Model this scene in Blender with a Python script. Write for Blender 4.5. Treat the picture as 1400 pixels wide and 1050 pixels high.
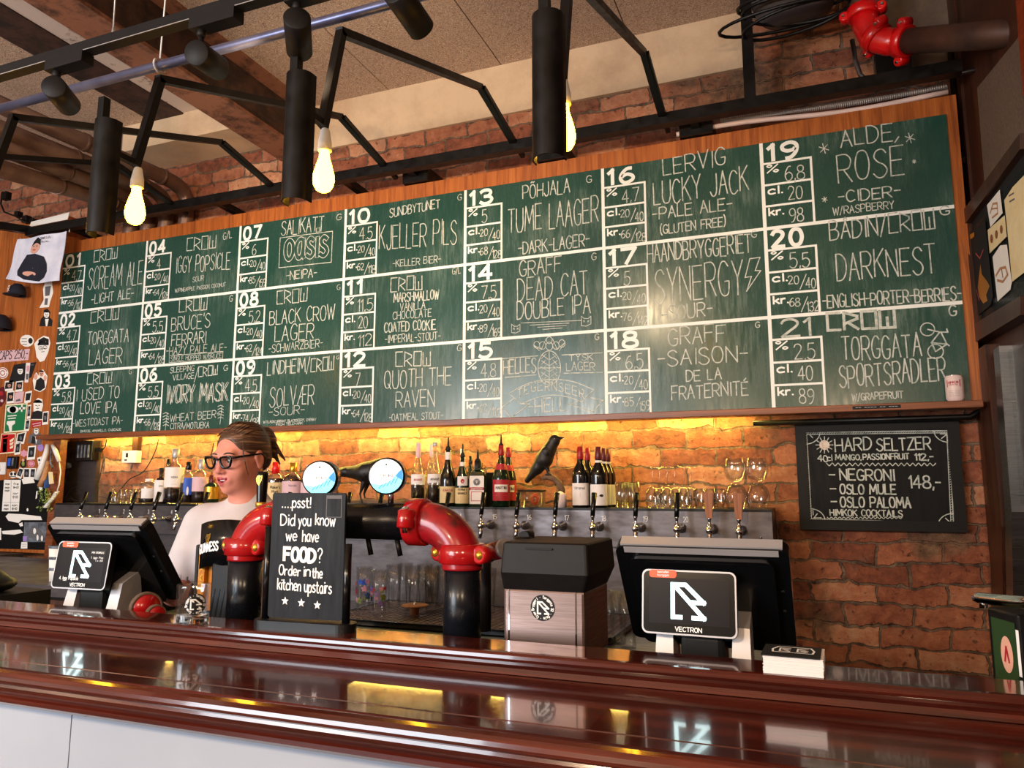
import bpy, bmesh, math, random
import numpy as np
from mathutils import Vector, Matrix
PI = math.pi
random.seed(7)
for o in list(bpy.data.objects):
    bpy.data.objects.remove(o)
C = bpy.context.scene.collection
S = bpy.context.scene

# ------------------------------------------------------------------ camera, light, exposure
FPX, YAW, PIT = 1021.1, -0.373, 0.140
CAM = np.array([0.0, 0.0, 1.47])
cd = bpy.data.cameras.new('camera')
cd.sensor_fit = 'HORIZONTAL'; cd.sensor_width = 36.0
cd.lens = 36.0 * FPX / 1400.0
cd.clip_start = 0.05; cd.clip_end = 100
cam = bpy.data.objects.new('camera', cd); C.objects.link(cam)
cam.location = CAM
cam.rotation_euler = (PI / 2 + PIT, 0, -YAW)
S.camera = cam

wd = bpy.data.worlds.new('daylight'); S.world = wd; wd.use_nodes = True
bg = wd.node_tree.nodes['Background']
bg.inputs[0].default_value = (0.80, 0.90, 1.0, 1); bg.inputs[1].default_value = 1.2

def area_light(name, loc, rot, sx, sy, power, col):
    l = bpy.data.lights.new(name, 'AREA'); l.shape = 'RECTANGLE'; l.size = sx; l.size_y = sy
    l.energy = power; l.color = col
    o = bpy.data.objects.new(name, l); C.objects.link(o)
    o.location = loc; o.rotation_euler = rot
    return o
# daylight entering through the street windows behind the guests
area_light('street_window_daylight', (-3.7, -3.3, 1.95), (PI / 2, 0, 0), 2.8, 2.4, 250, (0.84, 0.92, 1.0))
def point_light(name, loc, power, col, r=0.05):
    l = bpy.data.lights.new(name, 'POINT'); l.energy = power; l.color = col; l.shadow_soft_size = r
    o = bpy.data.objects.new(name, l); C.objects.link(o); o.location = loc; return o
# added warm fill lights, unseen behind the camera, to brighten ceiling and room
for _p in ((-3.6, -0.7, 2.12), (-2.2, -0.9, 2.12), (-0.8, -1.1, 2.12), (0.4, -0.8, 2.12)):
    point_light('added_room_fill', _p, 74, (1.0, 0.72, 0.46), 0.05)
S.view_settings.view_transform = 'Standard'
S.view_settings.look = 'None'
S.view_settings.gamma = 1.0
S.view_settings.use_curve_mapping = False
S.view_settings.exposure = 0.15

# ------------------------------------------------------------------ measuring: a point seen in the photograph, on a plane of known distance
_cy, _sy, _cp, _sp = math.cos(YAW), math.sin(YAW), math.cos(PIT), math.sin(PIT)
_f = np.array([_sy * _cp, _cy * _cp, _sp]); _r = np.array([_cy, -_sy, 0.0]); _u = np.cross(_r, _f)
def ray(px, py):
    return _r * ((px - 700) / FPX) - _u * ((py - 525) / FPX) + _f
def PY(px, py, Y):
    d = ray(px, py); return CAM + d * ((Y - CAM[1]) / d[1])
def PZ(px, py, Z):
    d = ray(px, py); return CAM + d * ((Z - CAM[2]) / d[2])
def PX(px, py, X):
    d = ray(px, py); return CAM + d * ((X - CAM[0]) / d[0])
def facing(p):
    """z rotation that turns a thing's front (-Y) to the guests' side at the camera"""
    return math.atan2(CAM[0] - p[0], -(CAM[1] - p[1]))

# ------------------------------------------------------------------ materials
MATS = {}
def _new(name):
    m = bpy.data.materials.new(name); m.use_nodes = True
    nt = m.node_tree; b = nt.nodes['Principled BSDF']
    MATS[name] = m
    return m, nt, b
def lin(c):
    return tuple(((x / 255.0) / 12.92 if x / 255.0 <= 0.04045 else ((x / 255.0 + 0.055) / 1.055) ** 2.4) for x in c)
def mat(name, col, rough=0.5, metal=0.0, col2=None, scale=8.0, bump=0.0, stretch=(1, 1, 1), emit=0.0, ecol=None,
        trans=0.0, ior=1.45, coat=0.0, spec=0.5, contrast=(0.35, 0.65), detail=4.0, rvar=0.0):
    """colours as sRGB 0-255"""
    m, nt, b = _new(name)
    c = lin(col)
    b.inputs['Base Color'].default_value = (*c, 1)
    b.inputs['Roughness'].default_value = rough
    b.inputs['Metallic'].default_value = metal
    b.inputs['Specular IOR Level'].default_value = spec
    b.inputs['IOR'].default_value = ior
    b.inputs['Transmission Weight'].default_value = trans
    b.inputs['Coat Weight'].default_value = coat
    b.inputs['Coat Roughness'].default_value = 0.06
    if emit:
        b.inputs['Emission Color'].default_value = (*lin(ecol or col), 1)
        b.inputs['Emission Strength'].default_value = emit
    if col2 is not None or bump or rvar:
        tc = nt.nodes.new('ShaderNodeTexCoord'); mp = nt.nodes.new('ShaderNodeMapping')
        mp.inputs['Scale'].default_value = stretch
        nt.links.new(tc.outputs['Object'], mp.inputs[0])
        nz = nt.nodes.new('ShaderNodeTexNoise'); nz.inputs['Scale'].default_value = scale; nz.inputs['Detail'].default_value = detail
        nz.inputs['Roughness'].default_value = 0.62
        nt.links.new(mp.outputs[0], nz.inputs['Vector'])
        if col2 is not None:
            rp = nt.nodes.new('ShaderNodeValToRGB')
            rp.color_ramp.elements[0].position = contrast[0]; rp.color_ramp.elements[1].position = contrast[1]
            rp.color_ramp.elements[0].color = (*c, 1); rp.color_ramp.elements[1].color = (*lin(col2), 1)
            nt.links.new(nz.outputs['Fac'], rp.inputs[0]); nt.links.new(rp.outputs[0], b.inputs['Base Color'])
        if bump:
            bp = nt.nodes.new('ShaderNodeBump'); bp.inputs['Strength'].default_value = bump; bp.inputs['Distance'].default_value = 0.01
            nt.links.new(nz.outputs['Fac'], bp.inputs['Height']); nt.links.new(bp.outputs[0], b.inputs['Normal'])
        if rvar:
            mr = nt.nodes.new('ShaderNodeMapRange')
            mr.inputs['To Min'].default_value = max(0, rough - rvar); mr.inputs['To Max'].default_value = min(1, rough + rvar)
            mr.inputs['From Min'].default_value = 0.3; mr.inputs['From Max'].default_value = 0.7
            nt.links.new(nz.outputs['Fac'], mr.inputs[0]); nt.links.new(mr.outputs[0], b.inputs['Roughness'])
    return m
def N(nt, kind, **kw):
    n = nt.nodes.new('ShaderNode' + kind)
    for k, v in kw.items():
        if isinstance(k, str) and hasattr(n, k): setattr(n, k, v)
        else: n.inputs[k.replace('_', ' ')].default_value = v
    return n
def ramp(nt, stops):
    r = nt.nodes.new('ShaderNodeValToRGB'); e = r.color_ramp.elements
    while len(e) < len(stops): e.new(0.5)
    for i, (p, c) in enumerate(stops):
        e[i].position = p; e[i].color = (*lin(c), 1)
    return r

def brick_material(name, bricks, mortar, bw=0.25, bh=0.085, crumble=0.5, axes='XZ', bump=1.0):
    m, nt, b = _new(name); L = nt.links.new
    tc = N(nt, 'TexCoord'); sp = N(nt, 'SeparateXYZ'); cb = N(nt, 'CombineXYZ')
    L(tc.outputs['Object'], sp.inputs[0])
    L(sp.outputs[axes[0]], cb.inputs[0]); L(sp.outputs[axes[1]], cb.inputs[1])
    n1 = N(nt, 'TexNoise', Scale=7.0, Detail=3.0); L(cb.outputs[0], n1.inputs['Vector'])
    s1 = N(nt, 'VectorMath', operation='SUBTRACT'); s1.inputs[1].default_value = (0.5, 0.5, 0.5); L(n1.outputs['Color'], s1.inputs[0])
    s2 = N(nt, 'VectorMath', operation='SCALE'); s2.inputs['Scale'].default_value = 0.05 * (0.6 + crumble); L(s1.outputs[0], s2.inputs[0])
    n1b = N(nt, 'TexNoise', Scale=34.0, Detail=3.0); L(cb.outputs[0], n1b.inputs['Vector'])
    s1b = N(nt, 'VectorMath', operation='SUBTRACT'); s1b.inputs[1].default_value = (0.5, 0.5, 0.5); L(n1b.outputs['Color'], s1b.inputs[0])
    s2b = N(nt, 'VectorMath', operation='SCALE'); s2b.inputs['Scale'].default_value = 0.022; L(s1b.outputs[0], s2b.inputs[0])
    ad = N(nt, 'VectorMath', operation='ADD'); L(cb.outputs[0], ad.inputs[0]); L(s2.outputs[0], ad.inputs[1])
    ad2 = N(nt, 'VectorMath', operation='ADD'); L(ad.outputs[0], ad2.inputs[0]); L(s2b.outputs[0], ad2.inputs[1])
    bt = N(nt, 'TexBrick', offset=0.5); bt.inputs['Scale'].default_value = 1.0
    bt.inputs['Brick Width'].default_value = bw; bt.inputs['Row Height'].default_value = bh
    bt.inputs['Mortar Size'].default_value = 0.0065; bt.inputs['Mortar Smooth'].default_value = 0.35
    bt.inputs['Bias'].default_value = 0.0
    bt.inputs['Color1'].default_value = (0, 0, 0, 1); bt.inputs['Color2'].default_value = (1, 1, 1, 1); bt.inputs['Mortar'].default_value = (0.5, 0.5, 0.5, 1)
    L(ad2.outputs[0], bt.inputs['Vector'])
    n2 = N(nt, 'TexNoise', Scale=16.0, Detail=8.0, Roughness=0.7); L(cb.outputs[0], n2.inputs['Vector'])
    mx = N(nt, 'Mix', data_type='FLOAT'); mx.inputs[0].default_value = 0.66
    L(bt.outputs['Color'], mx.inputs[2]); L(n2.outputs['Fac'], mx.inputs[3])
    rp = ramp(nt, [(0.22, bricks[0]), (0.42, bricks[1]), (0.58, bricks[2]), (0.78, bricks[3])]); L(mx.outputs[0], rp.inputs[0])
    # pale lime bloom and dark soot with shapes of their own
    n3 = N(nt, 'TexNoise', Scale=5.0, Detail=9.0, Roughness=0.75); L(cb.outputs[0], n3.inputs['Vector'])
    r3 = N(nt, 'MapRange'); r3.inputs['From Min'].default_value = 0.56; r3.inputs['From Max'].default_value = 0.72; r3.inputs['To Max'].default_value = 0.55 * crumble + 0.15
    L(n3.outputs['Fac'], r3.inputs[0])
    m3 = N(nt, 'Mix', data_type='RGBA'); m3.inputs[7].default_value = (*lin(mortar[1]), 1)
    L(r3.outputs[0], m3.inputs[0]); L(rp.outputs[0], m3.inputs[6])
    n4 = N(nt, 'TexNoise', Scale=23.0, Detail=6.0, Roughness=0.7); L(cb.outputs[0], n4.inputs['Vector'])
    r4 = N(nt, 'MapRange'); r4.inputs['From Min'].default_value = 0.6; r4.inputs['From Max'].default_value = 0.7; r4.inputs['To Max'].default_value = 0.7
    L(n4.outputs['Fac'], r4.inputs[0])
    m4 = N(nt, 'Mix', data_type='RGBA'); m4.inputs[7].default_value = (*lin((40, 24, 18)), 1)
    L(r4.outputs[0], m4.inputs[0]); L(m3.outputs[2], m4.inputs[6])
    # patches of old rough plaster that hide the joints
    n6 = N(nt, 'TexNoise', Scale=1.3, Detail=5.0, Roughness=0.6); L(cb.outputs[0], n6.inputs['Vector'])
    r6 = N(nt, 'MapRange'); r6.inputs['From Min'].default_value = 0.55; r6.inputs['From Max'].default_value = 0.63; L(n6.outputs['Fac'], r6.inputs[0])
    prp = ramp(nt, [(0.3, (62, 44, 34)), (0.5, (112, 82, 60)), (0.7, (150, 114, 86))]); L(n2.outputs['Fac'], prp.inputs[0])
    mrp = ramp(nt, [(0.35, mortar[0]), (0.7, mortar[1])]); L(n2.outputs['Fac'], mrp.inputs[0])
    m5 = N(nt, 'Mix', data_type='RGBA'); L(bt.outputs['Fac'], m5.inputs[0]); L(m4.outputs[2], m5.inputs[6]); L(mrp.outputs[0], m5.inputs[7])
    m6 = N(nt, 'Mix', data_type='RGBA'); L(r6.outputs[0], m6.inputs[0]); L(m5.outputs[2], m6.inputs[6]); L(prp.outputs[0], m6.inputs[7])
    L(m6.outputs[2], b.inputs['Base Color'])
    b.inputs['Roughness'].default_value = 0.85
    # relief: recessed joints, rough faces
    iv = N(nt, 'Math', operation='MULTIPLY_ADD'); iv.inputs[1].default_value = -0.9; iv.inputs[2].default_value = 1.0; L(bt.outputs['Fac'], iv.inputs[0])
    sc = N(nt, 'Math', operation='MULTIPLY_ADD'); sc.inputs[1].default_value = 0.9; L(n2.outputs['Fac'], sc.inputs[0]); L(iv.outputs[0], sc.inputs[2])
    sc2 = N(nt, 'Math', operation='MULTIPLY_ADD'); sc2.inputs[1].default_value = -0.5; L(r4.outputs[0], sc2.inputs[0]); L(sc.outputs[0], sc2.inputs[2])
    bp = N(nt, 'Bump'); bp.inputs['Strength'].default_value = bump; bp.inputs['Distance'].default_value = 0.016
    L(sc2.outputs[0], bp.inputs['Height']); L(bp.outputs[0], b.inputs['Normal'])
    return m

def wood_material(name, dark, mid, light, along='X', rough=0.35, scale=1.0, coat=0.0, bump=0.05):
    m, nt, b = _new(name); L = nt.links.new
    tc = N(nt, 'TexCoord'); mp = N(nt, 'Mapping')
    st = {'X': (1.2, 22, 22), 'Y': (22, 1.2, 22), 'Z': (22, 22, 1.2)}[along]
    mp.inputs['Scale'].default_value = tuple(s * scale for s in st)
    L(tc.outputs['Object'], mp.inputs[0])
    n1 = N(nt, 'TexNoise', Scale=2.0, Detail=6.0, Roughness=0.65); n1.inputs['Distortion'].default_value = 0.6; L(mp.outputs[0], n1.inputs['Vector'])
    rp = ramp(nt, [(0.3, dark), (0.52, mid), (0.75, light)]); L(n1.outputs['Fac'], rp.inputs[0])
    mp2 = N(nt, 'Mapping'); mp2.inputs['Scale'].default_value = tuple(s * scale * (9 if s > 2 else 1) for s in st); L(tc.outputs['Object'], mp2.inputs[0])
    n2 = N(nt, 'TexNoise', Scale=2.0, Detail=3.0); L(mp2.outputs[0], n2.inputs['Vector'])
    mr = N(nt, 'MapRange'); mr.inputs['From Min'].default_value = 0.35; mr.inputs['From Max'].default_value = 0.65; mr.inputs['To Min'].default_value = 0.72; mr.inputs['To Max'].default_value = 1.08
    L(n2.outputs['Fac'], mr.inputs[0])
    mx = N(nt, 'Mix', data_type='RGBA', blend_type='MULTIPLY'); mx.inputs[0].default_value = 1.0
    L(rp.outputs[0], mx.inputs[6]); L(mr.outputs[0], mx.inputs[7]); L(mx.outputs[2], b.inputs['Base Color'])
    b.inputs['Roughness'].default_value = rough; b.inputs['Coat Weight'].default_value = coat; b.inputs['Coat Roughness'].default_value = 0.05
    if bump:
        bp = N(nt, 'Bump'); bp.inputs['Strength'].default_value = bump; bp.inputs['Distance'].default_value = 0.003
        L(n1.outputs['Fac'], bp.inputs['Height']); L(bp.outputs[0], b.inputs['Normal'])
    return m

def chalkboard_material(name, base, dust, amount, rough):
    m, nt, b = _new(name); L = nt.links.new
    tc = N(nt, 'TexCoord')
    n0 = N(nt, 'TexNoise', Scale=2.6, Detail=2.0); L(tc.outputs['Object'], n0.inputs['Vector'])
    mp = N(nt, 'Mapping'); mp.inputs['Scale'].default_value = (30, 1, 4); L(tc.outputs['Object'], mp.inputs[0])
    n1 = N(nt, 'TexNoise', Scale=1.6, Detail=6.0, Roughness=0.7); L(mp.outputs[0], n1.inputs['Vector'])
    k0 = N(nt, 'MapRange'); k0.inputs['From Min'].default_value = 0.50; k0.inputs['From Max'].default_value = 0.66; L(n0.outputs['Fac'], k0.inputs[0])
    k1 = N(nt, 'MapRange'); k1.inputs['From Min'].default_value = 0.38; k1.inputs['From Max'].default_value = 0.72; L(n1.outputs['Fac'], k1.inputs[0])
    ml = N(nt, 'Math', operation='MULTIPLY'); L(k0.outputs[0], ml.inputs[0]); L(k1.outputs[0], ml.inputs[1])
    mr = N(nt, 'MapRange'); mr.inputs['To Min'].default_value = 0.03; mr.inputs['To Max'].default_value = amount
    L(ml.outputs[0], mr.inputs[0])
    mx = N(nt, 'Mix', data_type='RGBA'); mx.inputs[6].default_value = (*lin(base), 1); mx.inputs[7].default_value = (*lin(dust), 1)
    L(mr.outputs[0], mx.inputs[0]); L(mx.outputs[2], b.inputs['Base Color'])
    r2 = N(nt, 'MapRange'); r2.inputs['From Min'].default_value = 0.3; r2.inputs['From Max'].default_value = 0.7
    r2.inputs['To Min'].default_value = rough - 0.08; r2.inputs['To Max'].default_value = rough + 0.12
    L(n1.outputs['Fac'], r2.inputs[0]); L(r2.outputs[0], b.inputs['Roughness'])
    return m

def spots_material(name, base, other, scale, lo, hi, rough=0.7):
    m, nt, b = _new(name); L = nt.links.new
    tc = N(nt, 'TexCoord'); n0 = N(nt, 'TexNoise', Scale=scale, Detail=9.0, Roughness=0.75); L(tc.outputs['Object'], n0.inputs['Vector'])
    mr = N(nt, 'MapRange'); mr.inputs['From Min'].default_value = lo; mr.inputs['From Max'].default_value = hi; L(n0.outputs['Fac'], mr.inputs[0])
    mx = N(nt, 'Mix', data_type='RGBA'); mx.inputs[6].default_value = (*lin(base), 1); mx.inputs[7].default_value = (*lin(other), 1)
    L(mr.outputs[0], mx.inputs[0]); L(mx.outputs[2], b.inputs['Base Color']); b.inputs['Roughness'].default_value = rough
    bp = N(nt, 'Bump'); bp.inputs['Strength'].default_value = 0.5; bp.inputs['Distance'].default_value = 0.006
    L(n0.outputs['Fac'], bp.inputs['Height']); L(bp.outputs[0], b.inputs['Normal'])
    return m

def woodwool_material(name):
    m, nt, b = _new(name); L = nt.links.new
    tc = N(nt, 'TexCoord'); n0 = N(nt, 'TexNoise', Scale=60.0, Detail=2.0); n0.inputs['Distortion'].default_value = 4.0
    L(tc.outputs['Object'], n0.inputs['Vector'])
    n1 = N(nt, 'TexNoise', Scale=140.0, Detail=2.0); n1.inputs['Distortion'].default_value = 5.0; L(tc.outputs['Object'], n1.inputs['Vector'])
    av = N(nt, 'Math', operation='ADD'); L(n0.outputs['Fac'], av.inputs[0]); L(n1.outputs['Fac'], av.inputs[1])
    rp = ramp(nt, [(0.38, (84, 64, 54)), (0.47, (178, 148, 128)), (0.55, (222, 194, 170)), (0.64, (240, 222, 200))])
    hv = N(nt, 'Math', operation='MULTIPLY'); hv.inputs[1].default_value = 0.5; L(av.outputs[0], hv.inputs[0]); L(hv.outputs[0], rp.inputs[0])
    L(rp.outputs[0], b.inputs['Base Color']); b.inputs['Roughness'].default_value = 0.95
    bp = N(nt, 'Bump'); bp.inputs['Strength'].default_value = 0.8; bp.inputs['Distance'].default_value = 0.006
    L(hv.outputs[0], bp.inputs['Height']); L(bp.outputs[0], b.inputs['Normal'])
    return m

def glass_material(name, col=(255, 255, 255), rough=0.0, ior=1.45):
    m, nt, b = _new(name)
    nt.nodes.remove(b); g = nt.nodes.new('ShaderNodeBsdfGlass'); g.inputs['Color'].default_value = (*lin(col), 1)
    g.inputs['Roughness'].default_value = rough; g.inputs['IOR'].default_value = ior
    nt.links.new(g.outputs[0], nt.nodes['Material Output'].inputs['Surface'])
    return m

brick_material('brick', [(74, 40, 29), (142, 79, 54), (178, 112, 79), (204, 158, 122)], [(58, 42, 34), (150, 122, 98)], bw=0.27, bh=0.088, crumble=0.7)
wood_material('teak_panel', (126, 62, 22), (176, 96, 40), (200, 122, 58), along='Z', rough=0.4, scale=0.9)
wood_material('mahogany', (44, 14, 10), (78, 27, 18), (104, 40, 24), along='X', rough=0.16, scale=0.6, coat=0.7, bump=0.02)
wood_material('ledge_oak', (90, 46, 24), (132, 70, 38), (158, 90, 50), along='X', rough=0.4)
wood_material('dark_wood', (40, 20, 13), (66, 34, 21), (88, 48, 30), along='Z', rough=0.4)
wood_material('handle_wood', (110, 58, 28), (160, 92, 48), (190, 120, 70), along='Z', rough=0.45, scale=3)
wood_material('old_plank', (70, 40, 28), (112, 68, 48), (150, 104, 80), along='Y', rough=0.8, bump=0.3)
chalkboard_material('green_chalkboard', (26, 68, 59), (130, 150, 138), 0.5, 0.24)
chalkboard_material('black_chalkboard', (7, 7, 8), (40, 40, 42), 0.10, 0.55)
chalkboard_material('slate_sign', (15, 17, 23), (56, 58, 66), 0.12, 0.55)
for _n in ('slate_sign', 'black_chalkboard'): MATS[_n].node_tree.nodes['Principled BSDF'].inputs['Specular IOR Level'].default_value = 0.22
mat('chalk', (206, 208, 200), 0.9, col2=(120, 142, 132), scale=50, contrast=(0.45, 0.75))
mat('paint_white', (240, 242, 238), 0.6)
mat('chalk_cream', (232, 214, 200), 0.9, col2=(170, 150, 140), scale=60, contrast=(0.5, 0.85))
mat('marker_white', (240, 240, 240), 0.7)
mat('black_steel', (9, 8, 8), 0.42, 0.0, col2=(18, 16, 16), scale=20, rvar=0.1, spec=0.3)
mat('black_plastic', (11, 11, 12), 0.42, col2=(16, 16, 18), scale=30, spec=0.35)
mat('black_gloss', (10, 11, 13), 0.18)
mat('soft_black', (14, 12, 13), 0.55, col2=(20, 17, 18), scale=40, spec=0.3)
mat('pipe_black', (15, 18, 24), 0.28, 0.2, col2=(21, 24, 32), scale=12, rvar=0.08)
mat('steel', (150, 152, 156), 0.34, 1.0, col2=(128, 128, 132), scale=6, stretch=(1, 8, 30), rvar=0.1)
mat('steel_brushed', (136, 114, 106), 0.38, 1.0, col2=(118, 98, 92), scale=10, stretch=(1, 1, 40), rvar=0.1)
mat('panel_steel', (112, 107, 110), 0.42, 0.85, col2=(84, 78, 80), scale=3, stretch=(2, 2, 6), rvar=0.12, detail=8)
mat('chrome', (220, 220, 222), 0.08, 1.0)
mat('silver_plastic', (176, 174, 178), 0.4, 0.4)
mat('red_enamel', (176, 20, 24), 0.22, col2=(150, 14, 20), scale=14, coat=0.4, bump=0.06)
mat('red_worn', (150, 18, 28), 0.28, col2=(58, 22, 20), scale=9, coat=0.3, contrast=(0.52, 0.66), bump=0.1)
mat('red_fire', (214, 16, 20), 0.3, col2=(190, 10, 14), scale=14, coat=0.3)
mat('rust_pipe', (52, 34, 28), 0.55, 0.2, col2=(78, 50, 38), scale=9, stretch=(1, 1, 1))
mat('duct_brown', (92, 66, 56), 0.42, 0.35, col2=(120, 92, 78), scale=5, rvar=0.1)
mat('duct_grey', (96, 90, 92), 0.5, 0.2)
mat('conduit', (132, 136, 168), 0.35, 0.7, col2=(110, 112, 146), scale=8)
spots_material('plaster', (206, 178, 146), (176, 146, 118), 2.5, 0.45, 0.75, 0.9)
spots_material('grey_plaster', (112, 94, 80), (78, 62, 50), 3.0, 0.4, 0.66, 0.9)
spots_material('rust_beam', (70, 44, 34), (34, 22, 18), 9, 0.42, 0.6, 0.75)
spots_material('rust_light', (140, 92, 70), (74, 46, 36), 7, 0.48, 0.62, 0.75)
spots_material('peeling_paint', (206, 188, 178), (96, 62, 50), 6, 0.58, 0.66, 0.8)
woodwool_material('woodwool')
mat('white_panel', (168, 174, 186), 0.35, col2=(158, 165, 178), scale=2)
mat('floor_wood', (70, 48, 36), 0.4, col2=(88, 60, 44), scale=5)
mat('wall_paint', (150, 140, 130), 0.8, col2=(140, 130, 120), scale=3)
mat('fabric_brown', (104, 84, 70), 0.9, col2=(88, 70, 58), scale=80, bump=0.2)
mat('redwood', (132, 52, 22), 0.4, col2=(104, 38, 16), scale=6, stretch=(1, 1, 10))
mat('white_plastic', (228, 226, 224), 0.4)
mat('paper', (236, 232, 226), 0.8)
mat('paper_cream', (232, 214, 170), 0.8, col2=(222, 200, 152), scale=14)
mat('cloth_white', (226, 226, 240), 0.9, col2=(204, 206, 226), scale=10)
mat('navy', (22, 24, 40), 0.8)
mat('ink', (18, 18, 20), 0.7)
mat('ink_grey', (96, 94, 98), 0.7)
mat('pink', (216, 150, 170), 0.6)
mat('lilac', (156, 126, 196), 0.6)
mat('skin_print', (214, 160, 140), 0.7)
mat('sign_green', (24, 116, 72), 0.4)
mat('label_green', (34, 60, 30), 0.5)
mat('sign_red', (190, 24, 30), 0.4)
mat('sign_cream', (232, 224, 190), 0.5)
mat('blue', (40, 84, 190), 0.5)
mat('photo_grey', (120, 128, 140), 0.4, col2=(60, 62, 70), scale=22)
mat('orange', (224, 86, 40), 0.4)
mat('leaf', (96, 130, 50), 0.6, col2=(160, 170, 90), scale=60)
mat('cork', (190, 140, 100), 0.6, col2=(170, 116, 80), scale=40)
def thin_glass(name, tint=(250, 252, 252), gain=1.0):
    m, nt, b = _new(name); nt.nodes.remove(b)
    t = nt.nodes.new('ShaderNodeBsdfTransparent'); t.inputs[0].default_value = (*lin(tint), 1)
    g = nt.nodes.new('ShaderNodeBsdfGlossy'); g.inputs['Roughness'].default_value = 0.03
    lw = nt.nodes.new('ShaderNodeLayerWeight'); lw.inputs['Blend'].default_value = 0.35
    mr = nt.nodes.new('ShaderNodeMapRange'); mr.inputs['To Min'].default_value = 0.045 * gain; mr.inputs['To Max'].default_value = 0.16 * gain
    nt.links.new(lw.outputs['Fresnel'], mr.inputs[0])
    mx = nt.nodes.new('ShaderNodeMixShader'); nt.links.new(mr.outputs[0], mx.inputs[0]); nt.links.new(t.outputs[0], mx.inputs[1]); nt.links.new(g.outputs[0], mx.inputs[2])
    nt.links.new(mx.outputs[0], nt.nodes['Material Output'].inputs['Surface'])
thin_glass('glass', (254, 255, 255), 1.8)
glass_material('cut_glass', (250, 252, 252))
thin_glass('glass_window', (246, 248, 248), 0.3)
glass_material('glass_green', (80, 130, 80))
mat('bottle_dark', (14, 13, 11), 0.1, coat=0.5)
mat('bottle_green', (14, 34, 20), 0.1, coat=0.5)
mat('bottle_brown', (44, 22, 12), 0.12, coat=0.4)
mat('spirit_brown', (60, 26, 14), 0.1)
mat('spirit_dark', (34, 20, 20), 0.1)
mat('label_white', (230, 222, 220), 0.6)
mat('label_pink', (216, 178, 186), 0.6)
mat('label_cream', (226, 200, 150), 0.6)
mat('label_red', (168, 30, 44), 0.5)
mat('capsule_red', (150, 22, 32), 0.35)
mat('capsule_wine', (94, 24, 34), 0.35)
mat('wax', (228, 206, 204), 0.5)
mat('gold', (206, 156, 60), 0.3, 0.8)
mat('amber_panel', (196, 124, 20), 0.3, col2=(168, 96, 14), scale=5, stretch=(1, 1, 6))
mat('bulb_glow', (255, 214, 120), 0.3, emit=34.0, ecol=(255, 180, 40))
mat('led_glow', (255, 226, 110), 0.3, emit=70.0, ecol=(255, 222, 104))
mat('screen_glow', (215, 250, 255), 0.3, emit=2.2, ecol=(205, 246, 252))
mat('screen_dim', (16, 13, 16), 0.3, spec=0.2, emit=0.04, ecol=(70, 60, 76))
mat('lens_glow', (250, 250, 246), 0.3, emit=0.75, ecol=(250, 250, 246))
mat('lens_cyan', (140, 226, 236), 0.3, emit=0.8, ecol=(120, 222, 236))
mat('lens_blue', (60, 140, 210), 0.3, emit=0.6, ecol=(60, 146, 214))
mat('skin', (222, 150, 130), 0.5, col2=(206, 128, 112), scale=7, spec=0.35)
mat('lip', (176, 70, 76), 0.35)
mat('mouth', (70, 20, 24), 0.5)
mat('teeth', (236, 228, 218), 0.3)
mat('eye_white', (232, 228, 224), 0.15)
mat('iris', (60, 70, 70), 0.1)
mat('hair', (70, 46, 34), 0.42, col2=(170, 128, 96), scale=5, stretch=(3, 1, 22), contrast=(0.5, 0.72), bump=0.35)
mat('tshirt', (210, 202, 204), 0.85, col2=(198, 191, 194), scale=6, bump=0.25)
mat('denim', (38, 44, 60), 0.85, col2=(48, 54, 72), scale=30)
mat('feather', (16, 13, 14), 0.45, col2=(30, 24, 24), scale=30, stretch=(4, 4, 1), bump=0.3)
mat('branch', (80, 58, 44), 0.8, col2=(120, 92, 70), scale=20, bump=0.6)
mat('can_pink', (228, 202, 196), 0.4)

# ------------------------------------------------------------------ mesh building
def V(*a): return np.array(a, float)
def unit(v):
    v = np.asarray(v, float); n = np.linalg.norm(v); return v / n if n > 1e-12 else v
def basis(d):
    d = unit(d); a = V(0, 0, 1) if abs(d[2]) < 0.9 else V(1, 0, 0)
    u = unit(np.cross(a, d)); return u, np.cross(d, u)

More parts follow.
